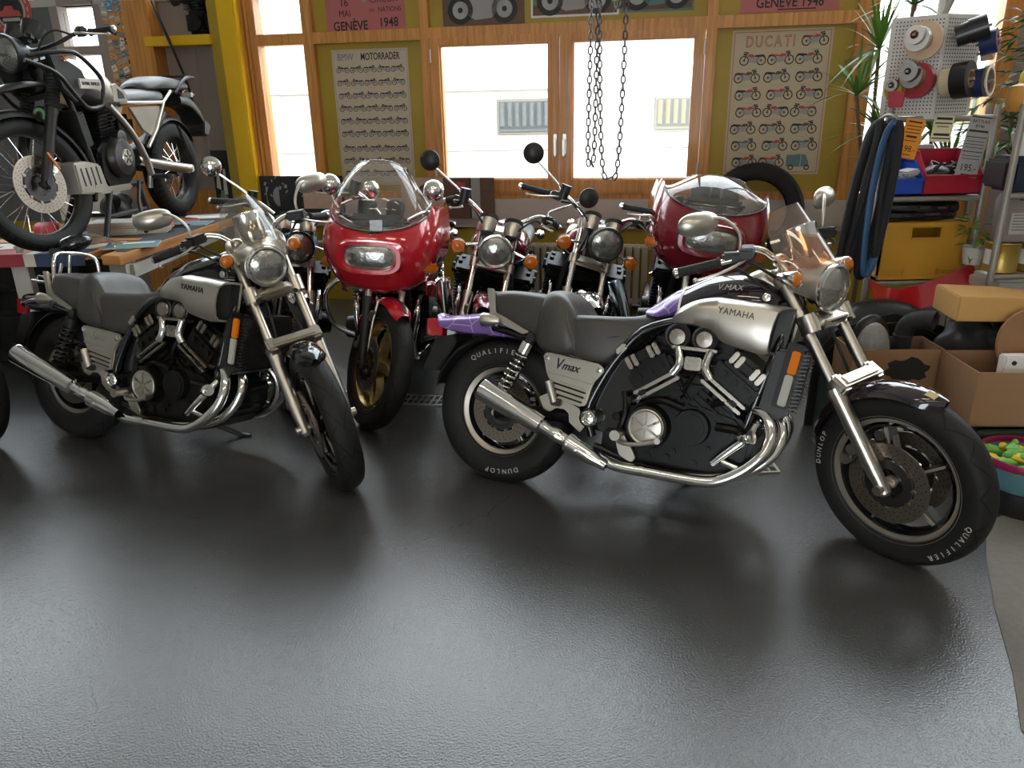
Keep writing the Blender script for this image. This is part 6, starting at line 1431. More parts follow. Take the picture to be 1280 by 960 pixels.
# ------------------------------------------------------------------ rack, boxes and plants on the right
mat('rack_tube', (.33, .30, .27), .45, .4, noise=.2, nscale=20)
mat('peg_white', (.55, .53, .49), .5); mat('cardboard', (.30, .165, .085), .75, noise=.15, nscale=5); mat('cardboard_dark', (.20, .115, .07), .75, noise=.15, nscale=5)
mat('bin_blue', (.012, .06, .38), .35); mat('bin_red', (.34, .012, .03), .35); mat('crate_yellow', (.50, .25, .022), .5, noise=.2, nscale=7)
mat('foam', (.55, .31, .10), .75, noise=.1, nscale=30, bump=.1); mat('ply', (.30, .15, .07), .5, noise=.4, nscale=9); mat('crate_green', (.035, .05, .035), .55)
mat('black_plastic', (.012, .012, .013), .35); mat('black_cloth', (.016, .016, .018), .8, noise=.3, nscale=14, bump=.3); mat('blue_cloth', (.035, .10, .22), .6, noise=.3, nscale=14)
mat('leaf', (.13, .25, .035), .45, noise=.5, nscale=6); mat('leaf_dark', (.05, .13, .02), .45, noise=.4, nscale=6); mat('bowl_teal', (.09, .20, .24), .5); mat('bowl_rim', (.24, .01, .06), .4); mat('toy_green', (.16, .42, .08), .5); mat('toy_yellow', (.75, .52, .04), .5)
mat('tag_orange', (.75, .27, .02), .6); mat('tag_cream', (.66, .60, .40), .6); mat('tag_yellow', (.70, .55, .06), .6); mat('tin_gold', (.35, .24, .06), .35, .7); mat('tin_grey', (.22, .195, .17), .4, .3); mat('navy', (.010, .018, .035), .5); mat('terracotta', (.5, .48, .44), .6)
mat('bag_grey', (.035, .034, .033), .45, noise=.4, nscale=8); mat('orange_skin', (.55, .25, .04), .5, noise=.3, nscale=8)
def place(m, name, mt, x, y, z, rz=0, label=None, cat=None, group=None, parent=None): 
    o = m.obj(name, mt, parent, T(x, y, z) @ RZ(rz))
    if label: tag(o, label, cat, group)
    return o
def rack(label, X0, X1, Y0, Y1, H, shelves, wide=.016, bars=(), skew=0.0):
    r = thing('shelf_rack', label, 'rack', T((X0 + X1) / 2, (Y0 + Y1) / 2, 0), 'metal tube racks on the right'); hx, hy = (X1 - X0) / 2, (Y1 - Y0) / 2
    px = lambda sx, sy: sx * hx + (skew if sy > 0 else 0)
    for sx in (-1, 1):
        for sy in (-1, 1): m = MB(); m.tube([(px(sx, sy), sy * hy, 0), (px(sx, sy), sy * hy, H)], wide, 12); m.obj('post', 'rack_tube', r)
    for z in shelves:
        m = MB(); m.prism([(px(-1, -1), -hy), (px(1, -1), -hy), (px(1, 1), hy), (px(-1, 1), hy)], z - .015, z - .001, 'xy', bev=.002)
        for sy in (-1, 1): m.tube([(px(-1, sy), sy * hy, z - .012), (px(1, sy), sy * hy, z - .012)], .014, 10)
        m.obj('shelf', 'rack_tube', r)
    for z in bars: m = MB(); m.tube([(-hx, -hy, z), (hx, -hy, z)], .015, 12); m.obj('crossbar', 'rack_tube', r)
    return r
rack('grey tube rack holding the blue and red bins', 1.92, 2.455, 4.0, 4.36, 1.56, (.30, .675, 1.115), bars=(1.495,), skew=.17)
rack('grey tube rack at the right edge holding the tins', 2.34, 3.05, 3.62, 3.95, 1.56, (.655, .78, 1.165, 1.525), skew=.27)
# pegboard column with rolls on pegs
root = thing('pegboard_stand', 'white perforated board on top of the rack, carrying rolls of tape', 'pegboard', T(2.12, 4.0, 1.51))
m = MB(); A, B, C_ = (-.01, -.04), (-.19, .15), (.22, .05); m.prism([A, B, C_], .0, .46, 'xy', bev=.003); m.tube([(0, .05, 0), (0, .05, .46), (.0, .05, .60)], .02, 10); m.cyl((0.0, .02, -.015), (0, .02, 0.0), .05, n=16)
pb = m.obj('perforated_board', 'peg_white', root)
for (p, q) in ((A, B), (A, C_)):
    m = MB()
    d = V((q[0] - p[0], q[1] - p[1], 0)); L = d.length; d.normalize(); n = V((d.y, -d.x, 0)); n = n if n.y < 0 else -n
    for i in range(1, int(L / .0165)):
        for j in range(1, 27):
            c = V((p[0], p[1], 0)) + d * (i * .0165) + V((0, 0, j * .0168)); m.cyl(c, c + n * .0012, .0036, n=6)
    m.obj('hole_pattern', 'ink', pb)
m = MB(); m.tube([(0, .05, .44), (.06, .03, .62), (-.06, .0, .85)], .022, 10); m.obj('arm', 'rack_tube', root)
nL = V((-.724, -.69, 0)); nR = V((.364, -.93, 0))
def roll(p, n, r, w, cols, label, r_in=.4, peg=True):
    """roll of tape: axis n, near face centre at p + n*w."""
    n = V(n).normalized(); q = V(p); m = MB(); m.lathe([(r * r_in, 0), (r, 0), (r, w), (r * r_in, w)], q, n, 32, loop=True); m.lathe([(r * r_in, -.001), (r * r_in, w + .002), (r * r_in * .86, w + .002), (r * r_in * .86, -.001)], q, n, 28, 1, loop=True)
    m.lathe([(r * r_in, w + .0003), (r, w + .0003), (r, w + .0012), (r * r_in, w + .0012)], q, n, 32, 2, loop=True); m.cyl(q - n * .02, q + n * (w + .015), r * r_in * .84 if False else .007, n=8, mi=3)
    o = m.obj('tape_roll', [cols[0], cols[1], cols[2] if len(cols) > 2 else cols[0], 'rack_tube']); tag(o, label, 'tape roll', 'rolls of tape on the pegboard')
mat('tape_silver', (.55, .54, .52), .3, .6); mat('tape_gold', (.42, .27, .03), .3, .1); mat('tape_beige', (.55, .40, .27), .6); mat('tape_red', (.30, .03, .04), .4); mat('tape_brown', (.26, .15, .06), .4); mat('tape_black', (.013, .013, .014), .28); mat('tape_blue', (.015, .03, .10), .3); mat('tape_cream', (.58, .48, .32), .5)
base = V((2.04, 4.03, 0))
roll((2.030, 3.99, 1.855), nL, .088, .018, ('tape_beige', 'cardboard', 'tape_beige'), 'large beige flanged roll, upper left face of the pegboard', .3)
roll(V((2.030, 3.99, 1.855)) + nL * .02, nL, .043, .05, ('tape_gold', 'cardboard'), 'gold tape roll against the large beige roll')
roll(V((2.030, 3.99, 1.86)) + nL * .072, nL, .056, .035, ('tape_silver', 'cardboard', 'paper_white'), 'wide silver tape roll, outside the gold one on the upper peg', .5)
roll(V((2.030, 3.99, 1.875)) + nL * .11, nL, .042, .032, ('paper_grey', 'tape_red', 'paper_white'), 'small white-faced tape roll at the tip of the upper peg', .45)
roll((2.03, 3.99, 1.675), nL, .082, .048, ('tape_red', 'ink', 'tape_red'), 'large red tape roll on the lower left face of the pegboard')
roll(V((2.03, 3.99, 1.69)) + nL * .05, nL, .050, .062, ('tape_brown', 'cardboard', 'paper_grey'), 'brown parcel tape roll outside the large red roll', .5)
roll(V((2.03, 3.99, 1.715)) + nL * .116, nL, .044, .040, ('tape_black', 'ink', 'paper_grey'), 'black roll with grey side at the tip of the lower peg', .35)
roll((1.925, 3.98, 1.63), nL, .040, .05, ('tape_gold', 'cardboard', 'tape_gold'), 'small gold tape roll low on the pegboard, under the brown roll')
roll(V((1.925, 3.98, 1.655)) + nL * .055, nL, .028, .025, ('tape_black', 'ink', 'paper_grey'), 'smallest black roll, leftmost on the pegboard', .5)
m = MB(); m.prism([(-.03, 0), (.03, 0), (.035, .07), (-.04, .085)], -.02, .02, bev=.003); place(m, 'tape_dispenser', 'bin_red', 1.905, 3.93, 1.552, -.6, 'small red tape dispenser below the pegboard rolls', 'dispenser'); 
roll((2.145, 3.93, 1.865), (.80, -.45, .30), .050, .06, ('tape_black', 'ink'), 'inner black roll on the upper right face of the pegboard', .7)
roll((2.193, 3.903, 1.883), (.80, -.45, .30), .056, .075, ('tape_black', 'ink', 'tape_black'), 'long shiny black roll pointing right, top of the pegboard', .78)
roll((2.27, 3.93, 1.83), (.7, -.6, .2), .055, .07, ('tape_blue', 'tape_red', 'tape_black'), 'dark blue roll beside the shiny black roll', .55)
roll((2.30, 3.96, 1.79), (.7, -.6, .1), .035, .05, ('tape_beige', 'cardboard'), 'beige roll half hidden under the dark blue roll')
roll((2.125, 3.935, 1.66), (.62, -.75, .12), .065, .05, ('tape_cream', 'cardboard', 'tape_cream'), 'cream tape roll on the lower right face of the pegboard', .5)
roll(V((2.125, 3.935, 1.66)) + V((.62, -.75, .12)).normalized() * .052, (.62, -.75, .12), .083, .07, ('tape_black', 'tape_brown', 'tape_black'), 'big black tape roll facing out over the price tags', .5)
roll((2.265, 3.92, 1.655), (.65, -.7, .1), .066, .05, ('tape_blue', 'ink', 'tape_black'), 'dark blue and black roll right of the big black roll', .55)
roll((2.325, 3.93, 1.665), (.65, -.7, .1), .072, .022, ('tape_cream', 'cardboard', 'paper_white'), 'thin cream roll, rightmost on the lower peg', .8)
# price tags on the crossbar
def price(x, z, w, h, mt, lines, label, tilt):
    m = MB(); m.box((0, 0, -h / 2), (w, .0025, h)); o = m.obj('price_tag', mt, None, T(x, 3.981, z) @ RY(tilt)); tag(o, label, 'price tag', 'price tags on the rack bar')
    m = MB(); 
    for t, y, s, k in lines:
        if t: m.text(t, TF((0, -.0022, -y), (1, 0, 0), (0, 0, 1)), s, .001, k)
        else: m.box((0, -.0018, -y), (w * k, .001, s))
    m.obj('print', 'ink', o)
price(2.045, 1.497, .098, .19, 'tag_orange', [('', .015, .008, .7), ('', .035, .004, .8), ('', .05, .004, .7), ('', .066, .004, .8), ('', .085, .010, .55), ('', .105, .004, .6), ('198.-', .145, .042, .9), ('', .172, .004, .4)], 'orange price tag reading 198 on the rack bar', rad(9))
price(2.185, 1.51, .10, .125, 'tag_cream', [('', .014, .012, .8), ('', .036, .006, .85), ('', .052, .004, .6), ('', .09, .012, .8), ('', .108, .006, .9)], 'cream and yellow price tag in the middle of the rack bar', rad(3))
price(2.375, 1.508, .115, .30, 'paper_grey', [('', .010, .006, .9), ('BATTLAX', .030, .022, .95), ('BT46', .053, .022, .95), ('', .076, .010, .85), ('', .105, .004, .9), ('', .125, .003, .8), ('', .14, .003, .85), ('', .155, .003, .8), ('', .175, .004, .9), ('', .195, .003, .8), ('', .21, .003, .8), ('195.-', .255, .048, .9), ('', .287, .006, .5)], 'long grey price tag reading 195 at the right end of the rack bar', rad(7))
# bins, crate, bags
def open_bin(w, d, h, front, t=.006, lip=True):
    """stacking bin, open top, low front, front faces -y."""
    m = MB(); hx = w / 2; m.box((0, d / 2, t / 2), (w, d, t)); m.box((0, d - t / 2, h / 2), (w, t, h))
    for s in (-1, 1): m.prism([(0, 0), (0, front), (d * .38, h), (d, h), (d, 0)], s * hx - t / 2, s * hx + t / 2, 'yz')
    m.box((0, t / 2, front / 2), (w, t, front)); m.box((0, -.006, front - .008), (w + .01, .012, .014), None, .003)
    for s in (-1, 1): m.box((s * (hx + .004), d * .69, h - .006), (.014, d * .62, .012), None, .003)
    return m
place(open_bin(.155, .28, .165, .085), 'storage_bin', 'bin_blue', 2.055, 3.99, 1.124, 0, 'blue open storage bin on the rack beside the red one', 'bin', 'storage bins on the rack')
m = MB(); m.box((0, .12, .06), (.11, .18, .05), (0, .1, .1), .012); m.box((.02, .06, .09), (.08, .1, .03), (0, -.2, .2), .008); place(m, 'parts_bag', 'paper_grey', 2.055, 3.99, 1.142, 0, 'grey wrapped parts inside the blue bin', 'parts')
place(open_bin(.285, .28, .215, .10), 'storage_bin', 'bin_red', 2.285, 3.985, 1.124, 0, 'red open storage bin on the rack beside the blue one', 'bin', 'storage bins on the rack')
m = MB(); rnd = random.Random(2)
for i in range(9):
    a = rnd.uniform(-.09, .09); pts = [(a + rnd.uniform(-.03, .03), .05 + .18 * rnd.random(), .05 + .10 * rnd.random()) for _ in range(5)]; m.tube(pts, .007, 6, k=4)
m.sph((-.02, .14, .075), (.09, .08, .06)); place(m, 'cable_bundle', 'black_plastic', 2.285, 3.985, 1.128, 0, 'black cables heaped inside the red bin', 'cables')
m = MB(); m.box((0, 0, .12), (.36, .02, .24), (.15, 0, 0), .006); place(m, 'cardboard_sheet', 'paper_grey', 2.14, 4.30, 1.12, 0, 'grey board standing behind the blue and red bins', 'board')
m = MB()
for i in range(7):
    z = .012 + .010 * i; pts = [(-.22, rnd.uniform(-.02, .02), z), (-.1, rnd.uniform(-.05, .05), z + rnd.uniform(-.004, .02)), (.05, rnd.uniform(-.05, .05), z + rnd.uniform(-.004, .02)), (.21, rnd.uniform(-.02, .02), z + .005)]; m.tube(pts, .014, 8, k=4, flat=1.6)
place(m, 'inner_tubes', 'black_gloss', 2.19, 4.12, .985, 0, 'shiny black inner tubes stuffed above the yellow crate', 'inner tubes')
m = MB(); w, d, h, t = .46, .33, .30, .012
m.box((0, 0, t / 2), (w, d, t))
for s in (-1, 1): m.box((s * (w / 2 - t / 2), 0, h / 2), (t, d, h)); m.box((0, d / 2 - t / 2, h / 2), (w, t, h)) if s > 0 else None
hw = .08
for q in (-1, 1): m.box((q * (w / 2 + hw) / 2 * 1.0, -d / 2 + t / 2, h / 2), (w / 2 - hw, t, h))
m.box((0, -d / 2 + t / 2, (h - .083) / 2), (2 * hw, t, h - .083)); m.box((0, -d / 2 + t / 2, h - .014), (2 * hw, t, .028))
m.box((0, -d / 2 - .004, h - .012), (w + .02, .012, .026), None, .004); m.box((0, -d / 2 - .004, .012), (w, .010, .024), None, .003)
for s in (-1, 1): m.box((s * (w / 2 - .02), -d / 2 - .003, h / 2), (.022, .010, h), None, .003); m.box((s * .15, -d / 2 - .003, .05), (.13, .010, .012), None, .003); m.box((s * .09, -d / 2 - .003, .035), (.010, .010, .05), None, .003)
for x in (-.08, .08): m.box((x, -d / 2 - .003, h - .055), (.012, .010, .06), None, .003)
m.box((0, -d / 2 - .003, h - .083), (.16, .010, .010), None, .003)
place(m, 'plastic_crate', 'crate_yellow', 2.19, 4.15, .684, 0, 'yellow plastic stacking crate on the middle rack shelf', 'crate')
# red fairing panel, yellow and white stuff on the lowest shelf
m = MB()
def pan(u, v): t = 2 * u - 1; return (.27 * t, -.05 + .10 * v - .04 * t * t, -.055 * (1 - t * t) + .07 * max(0, t) ** 2 + .10 * v + .02 * math.sin(3 * t))
m.grid(pan, 20, 6, thick=.006); place(m, 'fairing_panel', 'red_paint', 2.17, 3.93, .60, 0, 'curved red fairing panel below the yellow crate', 'fairing panel')
m = MB(); m.box((0, 0, .10), (.20, .16, .20), None, .01); m.box((0, -.082, .12), (.12, .004, .06), mi=1); place(m, 'parts_box', ['paper_white', 'print_red'], 2.36, 4.2, .30, 0, 'white box with red print on the lowest rack shelf', 'box')
# long black and blue bundle hanging from the rack corner
root = thing('strap_bundle', 'long black and blue bundle hanging from the left corner of the rack', 'straps', T(1.885, 3.93, 1.50))
def hang(x, y, w, L, r, mt, flat, name, lean=0):
    m = MB(); m.tube([(x, y, 0.0 - .02), (x + w * .5 + lean * .2, y - .02, -.10), (x + w * .62 + lean * .6, y - .02, -L * .5), (x + w * .4 + lean, y, -L * .9), (x + lean, y + .01, -L), (x - w * .4 + lean, y, -L * .9), (x - w * .55 + lean * .6, y + .02, -L * .5), (x - w * .4 + lean * .2, y + .02, -.12)], r, 12, closed=True, k=6, flat=flat); return m.obj(name, mt, root)
hang(.012, 0, .045, .78, .026, 'black_cloth', 1.0, 'black_loop', -.045); hang(.0, -.05, .062, .76, .013, 'blue_cloth', 1.7, 'blue_loop', -.03); hang(-.03, .04, .05, .84, .026, 'black_cloth', .9, 'black_loop', -.085); hang(.018, -.06, .018, .66, .018, 'black_cloth', 1.2, 'black_loop', -.02); hang(-.045, .02, .03, .82, .018, 'black_cloth', 1.1, 'black_loop', -.10)
m = MB(); m.tube([(-.015, .07, 0), (0, .01, .02), (.02, -.05, .0), (.02, -.06, -.05)], .008, 8, k=3); m.obj('hook', 'rack_tube', root)
# second rack contents
m = MB(); m.lathe([(.001, 0), (.05, .0), (.062, .03), (.064, .07), (.05, .11), (.02, .12), (.001, .12)], (0, 0, 0), (0, 0, 1), 24); m.box((0, -.055, .05), (.05, .02, .07), None, .005, mi=1); place(m, 'jar', ['orange_skin', 'tape_cream'], 2.362, 3.69, 1.527, 0, 'squat orange and cream jar on top of the right rack', 'jar')
m = MB(); m.lathe([(.001, 0), (.05, 0), (.05, .16), (.03, .2), (.02, .24), (.001, .24)], (0, 0, 0), (0, 0, 1), 20); place(m, 'spray_bottle', 'toy_yellow', 2.465, 3.80, 1.527, 0, 'yellow bottle at the right edge, on top of the rack', 'bottle')
m = MB(); m.box((0, 0, .08), (.30, .20, .16), None, .03); m.box((-.152, 0, .08), (.03, .18, .13), None, .012, mi=1); m.tube([(-.06, -.1, .12), (-.02, -.115, .05), (.06, -.1, .12)], .008, 6, k=3); place(m, 'tool_bag', ['navy', 'bag_grey'], 2.50, 3.74, 1.168, 0, 'dark navy bag on the right rack under the white cup', 'bag')
m = MB(); m.lathe([(.001, 0), (.04, .0), (.045, .03), (.058, .08), (.062, .10), (.058, .105), (.052, .08), (.001, .03)], (0, 0, 0), (0, 0, 1), 24); place(m, 'paper_cup', 'paper_white', 2.44, 3.72, 1.330, 0, 'white crumpled cup resting on the navy bag', 'cup')
m = MB(); m.prism([(-.08, 0), (.08, 0), (.085, .20), (.06, .235), (-.06, .235), (-.085, .20)], -.05, .05, bev=.006); m.box((0, -.0525, .09), (.11, .003, .10), mi=1); m.box((-.0, -.052, .205), (.06, .004, .014), None, .002, mi=2); m.cyl((.05, 0, .23), (.05, 0, .25), .014, n=12, mi=2)
for k in range(6): m.box((0, -.0545, .06 + .014 * k), (.09, .001, .003), mi=2)
place(m, 'oil_can', ['tin_grey', 'paper_grey', 'ink'], 2.455, 3.70, .93, 0, 'grey square oil can standing on gold tins, right rack', 'oil can')
def tin(x, y, z, r, h, label, mt='tin_gold'):
    m = MB(); m.lathe([(.001, 0), (r, 0), (r * 1.03, .004), (r, .008), (r, h - .008), (r * 1.03, h - .004), (r, h), (r * .9, h - .006), (.001, h - .006)], (0, 0, 0), (0, 0, 1), 28); m.lathe([(r * 1.005, h * .25), (r * 1.005, h * .75)], (0, 0, 0), (0, 0, 1), 28, 1, a0=-2.4, a1=-.8); place(m, 'paint_tin', [mt, 'paper_white'], x, y, z, 0, label, 'tin', 'tins on the right rack')
tin(2.425, 3.70, .783, .075, .145, 'gold paint tin under the grey oil can'); tin(2.59, 3.70, .783, .075, .145, 'gold paint tin at the right edge of the rack')
m = MB(); m.lathe([(.001, 0), (.04, 0), (.055, .09), (.058, .09), (.052, .08), (.001, .075)], (0, 0, 0), (0, 0, 1), 24); o = place(m, 'potted_plant', 'terracotta', 2.385, 3.87, .785, 0, 'small leafy plant in a white pot between the two racks', 'plant')
def leafy(m, n, R, H, rnd, c=(0, 0, 0), L=.06, w=.03):
    for i in range(n):
        a = rnd.uniform(0, 2 * PI); r = R * rnd.random() ** .5; z = H * rnd.random(); p = V((c[0] + r * math.cos(a), c[1] + r * math.sin(a), c[2] + z)); d = V((math.cos(a + rnd.uniform(-1, 1)), math.sin(a + rnd.uniform(-1, 1)), rnd.uniform(-.6, .5))).normalized(); s = d.cross(V((0, 0, 1))).normalized(); l = L * rnd.uniform(.7, 1.2); ww = w * rnd.uniform(.7, 1.1); up_ = s.cross(d)
        m.add([tuple(p), tuple(p + d * l * .45 + s * ww * .5 + up_ * .004), tuple(p + d * l * .45 - up_ * .004), tuple(p + d * l * .45 - s * ww * .5 + up_ * .004), tuple(p + d * l - V((0, 0, l * .15)))], [(0, 1, 2), (0, 2, 3), (1, 4, 2), (2, 4, 3)])
rnd = random.Random(5); m = MB(); leafy(m, 45, .07, .17, rnd, (0, 0, .08)); m.tube([(0, 0, .06), (.01, 0, .15), (-.01, .01, .24)], .004, 6); m.obj('foliage', 'leaf', o)
m = MB(); m.box((0, 0, .045), (.46, .24, .09), None, .02); m.lathe([(.06, .09), (.10, .09), (.10, .10), (.06, .10)], (-.02, 0, 0), (0, 0, 1), 28, loop=True); place(m, 'white_case', 'paper_white', 2.63, 3.785, .656, 0, 'white ridged case behind the foam block', 'case')
# floor pile: big black mudguard, marked box with hoses, wrapped bag, box with disc, crate, toy basin
m = MB()
def arch(u, v):
    a = rad(160 - 140 * u); R_ = .345 + .03 * math.sin(PI * v); y = .28 * (v - .5); return (.39 * math.cos(a) * 1.0, y, .26 + R_ * math.sin(a) - .06 * abs(2 * v - 1) ** 2)
m.grid(arch, 26, 10, thick=.01); m.prism([(-.38, .0), (.36, 0), (.36, .38), (.27, .52), (.0, .595), (-.27, .52), (-.37, .38)], -.135, -.12, bev=.004); place(m, 'mudguard', 'black_plastic', 1.90, 3.76, 0, 0, 'big black arched mudguard behind the box with the black scribble', 'mudguard')
def carton(w, d, h, t=.006, flaps=False):
    m = MB(); m.box((0, 0, t / 2), (w, d, t))
    for s in (-1, 1): m.box((s * (w / 2 - t / 2), 0, h / 2), (t, d, h)); m.box((0, s * (d / 2 - t / 2), h / 2), (w - 2 * t, t, h))
    return m
m = carton(.42, .22, .20); scr = [(.16 * math.cos(2 * PI * i / 22) * (.62 + .09 * math.sin(i * 2.3)), .068 * math.sin(2 * PI * i / 22) * (.85 + .18 * math.sin(i * 1.7))) for i in range(22)]; m.prism([(a + .05, b + .10) for a, b in scr], -.1115, -.1098, mi=1); BXM = (1.80, 3.36, .30)
place(m, 'cardboard_box', ['cardboard', 'ink'], 1.80, 3.44, .300, -.03, 'cardboard box with a black scribble, behind the purple cruiser front wheel', 'box')
m = MB(); m.box((0, 0, .147), (.62, .26, .294), None, .01); m.box((0, -.132, .15), (.5, .006, .16), None, .004, mi=1); place(m, 'storage_chest', ['crate_green', 'black_plastic'], 1.86, 3.47, 0, 0, 'dark chest carrying the cardboard box with the scribble', 'chest')
m = MB(); m.tube([(0, 0, -.10), (0, 0, .12), (.015, -.02, .19), (.06, -.06, .215), (.085, -.085, .215)], [.042, .042, .042, .042, .042], 20, k=4, caps=False); m.tube([(0, 0, 0), (0, 0, .12), (.015, -.02, .19), (.06, -.06, .215), (.086, -.086, .215)], [.036] * 5, 20, k=4, caps=False); m.lathe([(.036, 0), (.045, 0), (.045, .02), (.036, .02)], (.075, -.075, .215), (.7, -.7, 0), 22, loop=True)
for z in (.02, .12): m.lathe([(.0425, z), (.046, z + .004), (.0425, z + .012)], (0, 0, 0), (0, 0, 1), 20)
place(m, 'intake_hose', 'rubber', 1.87, 3.455, .41, 0, 'black elbow hose sticking up out of the scribbled box', 'hose')
mat('wrap', (.26, .26, .25), .25, noise=.3, nscale=25, bump=.8, bscale=40)
m = MB(); m.sph((0, 0, .15), (.085, .07, .15)); m.sph((.0, .03, .20), (.09, .05, .13), mi=1); place(m, 'wrapped_cover', ['wrap', 'black_plastic'], 1.715, 3.43, .307, 0, 'rounded part in clear wrap at the left of the scribbled box', 'wrapped part')
def crumple(m, c, r, seed, nu=26, nv=16, mi=0, k=.16):
    rnd = random.Random(seed); ph = [rnd.uniform(0, 6) for _ in range(6)]
    def fn(u, v):
        a = 2 * PI * u; t = PI * v; q = 1 + k * math.sin(3 * a + 2 * t + ph[0]) * math.sin(t) + k * .7 * math.sin(5 * a - 3 * t + ph[1]) * math.sin(t) + k * .5 * math.sin(9 * t + 2 * a + ph[2])
        return (c[0] + r[0] * q * math.sin(t) * math.cos(a), c[1] + r[1] * q * math.sin(t) * math.sin(a), c[2] + r[2] * q * math.cos(t))
    m.grid(fn, nu, nv, mi)
m = MB(); crumple(m, (0, 0, .0), (.13, .09, .17), 3, 40, 24, k=.10); crumple(m, (.09, .02, .05), (.09, .07, .12), 5, 40, 24, k=.10); place(m, 'bin_bag', 'bag_grey', 2.16, 3.43, .465, 0, 'crumpled dark grey bag left of the round wooden board', 'bag')
m = MB(); w, d, h = .52, .34, .245; m.box((0, 0, .012), (w, d, .024))
for s in (-1, 1): m.box((s * (w / 2 - .008), 0, h / 2), (.016, d, h)); m.box((0, s * (d / 2 - .008), h / 2), (w, .016, h))
m.box((0, -d / 2 - .006, h - .012), (w + .02, .014, .024), None, .004); m.box((0, -d / 2 - .004, .015), (w, .012, .03), None, .003)
for i in range(15): m.box((-.2 + .4 * i / 14, -d / 2 - .003, .10), (.007, .008, .09), None, .001)
place(m, 'plastic_crate', 'crate_green', 2.27, 3.13, 0, -.05, 'dark green crate on the floor under the plain cardboard box', 'crate')
m = carton(.50, .32, .245, .007); m.box((.05, -.1605, .12), (.003, .001, .2), mi=1); place(m, 'cardboard_box', ['cardboard', 'cardboard_dark'], 2.215, 3.12, .262, -.06, 'plain cardboard box standing on the dark green crate', 'box')
m = MB(); m.box((0, 0, .0), (.34, .05, .20), None, .006); m.box((.06, -.027, .02), (.20, .004, .06), mi=1); m.cyl((-.13, -.026, .07), (-.13, -.03, .07), .01, n=12, mi=2); place(m, 'white_tray', ['paper_white', 'toy_yellow', 'ink'], 2.27, 3.06, .455, -.04, 'white board with a yellow patch inside the plain cardboard box', 'board')
m = MB(); m.lathe([(.001, -.009), (.15, -.009), (.155, 0), (.15, .009), (.001, .009)], (0, 0, 0), (0, -1, .25), 56); m.cyl((-.03, -.012, -.07), (-.03, -.03, -.075), .022, n=18, mi=1); place(m, 'wooden_disc', ['ply', 'paper_grey'], 2.265, 3.14, .575, 0, 'round brown wooden board standing in the plain cardboard box', 'board')
m = MB(); m.prism([(-.20, 0), (.32, 0), (.32, .075), (.05, .105), (-.20, .115)], -.13, .13, bev=.006); place(m, 'foam_block', 'foam', 2.20, 3.36, .652, -.12, 'wedge shaped orange foam block above the round wooden board', 'foam block')
m = MB(); m.box((0, 0, .325), (.50, .20, .65), None, .01); place(m, 'speaker_box', 'black_plastic', 2.60, 3.43, 0, -.1, 'tall black box under the orange foam block', 'box')
root = thing('toy_basin', 'teal basin with a dark red rim, full of green and yellow toys', 'basin', T(2.09, 2.765, 0))
m = MB(); m.lathe([(.001, .10), (.14, .10), (.155, .12), (.17, .215), (.176, .22), (.168, .222), (.155, .13), (.001, .12)], (0, 0, 0), (0, 0, 1), 40); m.obj('tub', 'bowl_teal', root)
m = MB(); m.lathe([(.165, .212), (.180, .205), (.184, .222), (.178, .235), (.165, .232)], (0, 0, 0), (0, 0, 1), 40, loop=True); m.obj('rim', 'bowl_rim', root)
m = MB(); m.lathe([(.001, 0), (.15, 0), (.155, .01), (.15, .10), (.001, .10)], (0, 0, 0), (0, 0, 1), 36); m.obj('foot', 'black_plastic', root)
rnd = random.Random(9)
for i in range(9):
    a = PI * (.62 + .76 * i / 8) ; r = .06 + .07 * (i % 2); m = MB(); c = (2.09 + r * math.cos(a), 2.765 + r * math.sin(a), .19 + .06 * (1 - r / .14) + .008 * (i % 3)); crumple(m, (0, 0, 0), (.045, .024, .022), i, 14, 8, k=.12); m.sph((.045, 0, .012), (.016, .013, .013), nu=10, nv=8)
    g = 'toy_green' if i % 3 else 'toy_yellow'; tag(m.obj('toy', g, None, T(c) @ RZ(rnd.uniform(0, 6))), 'small %s toy in the teal basin' % ('green' if i % 3 else 'yellow'), 'toy', '%s toys in the basin' % ('green' if i % 3 else 'yellow'))
# two loose silencers standing between the parked bikes
def silencer(label, a, b, col):
    a, b = V(a), V(b); d = b - a; L = d.length; m = MB(); m.lathe([(.001, 0), (.022, 0), (.022, L * .3), (.040, L * .42), (.043, L * .9), (.038, L), (.030, L - .004), (.026, L - .03), (.001, L - .03)], a, d, 24)
    tag(m.obj('silencer', col), label, 'silencer', 'loose silencers among the parked bikes')
mat('blued_chrome', (.42, .52, .60), .16, 1.0, rvar=.05)
silencer('blue tinted chrome silencer standing beside the dark red faired bike', (.72, 3.80, .02), (.545, 3.86, .735), 'blued_chrome')
silencer('plain chrome silencer leaning beside the red touring bike', (-.325, 3.93, .02), (-.345, 3.84, .765), 'chrome')
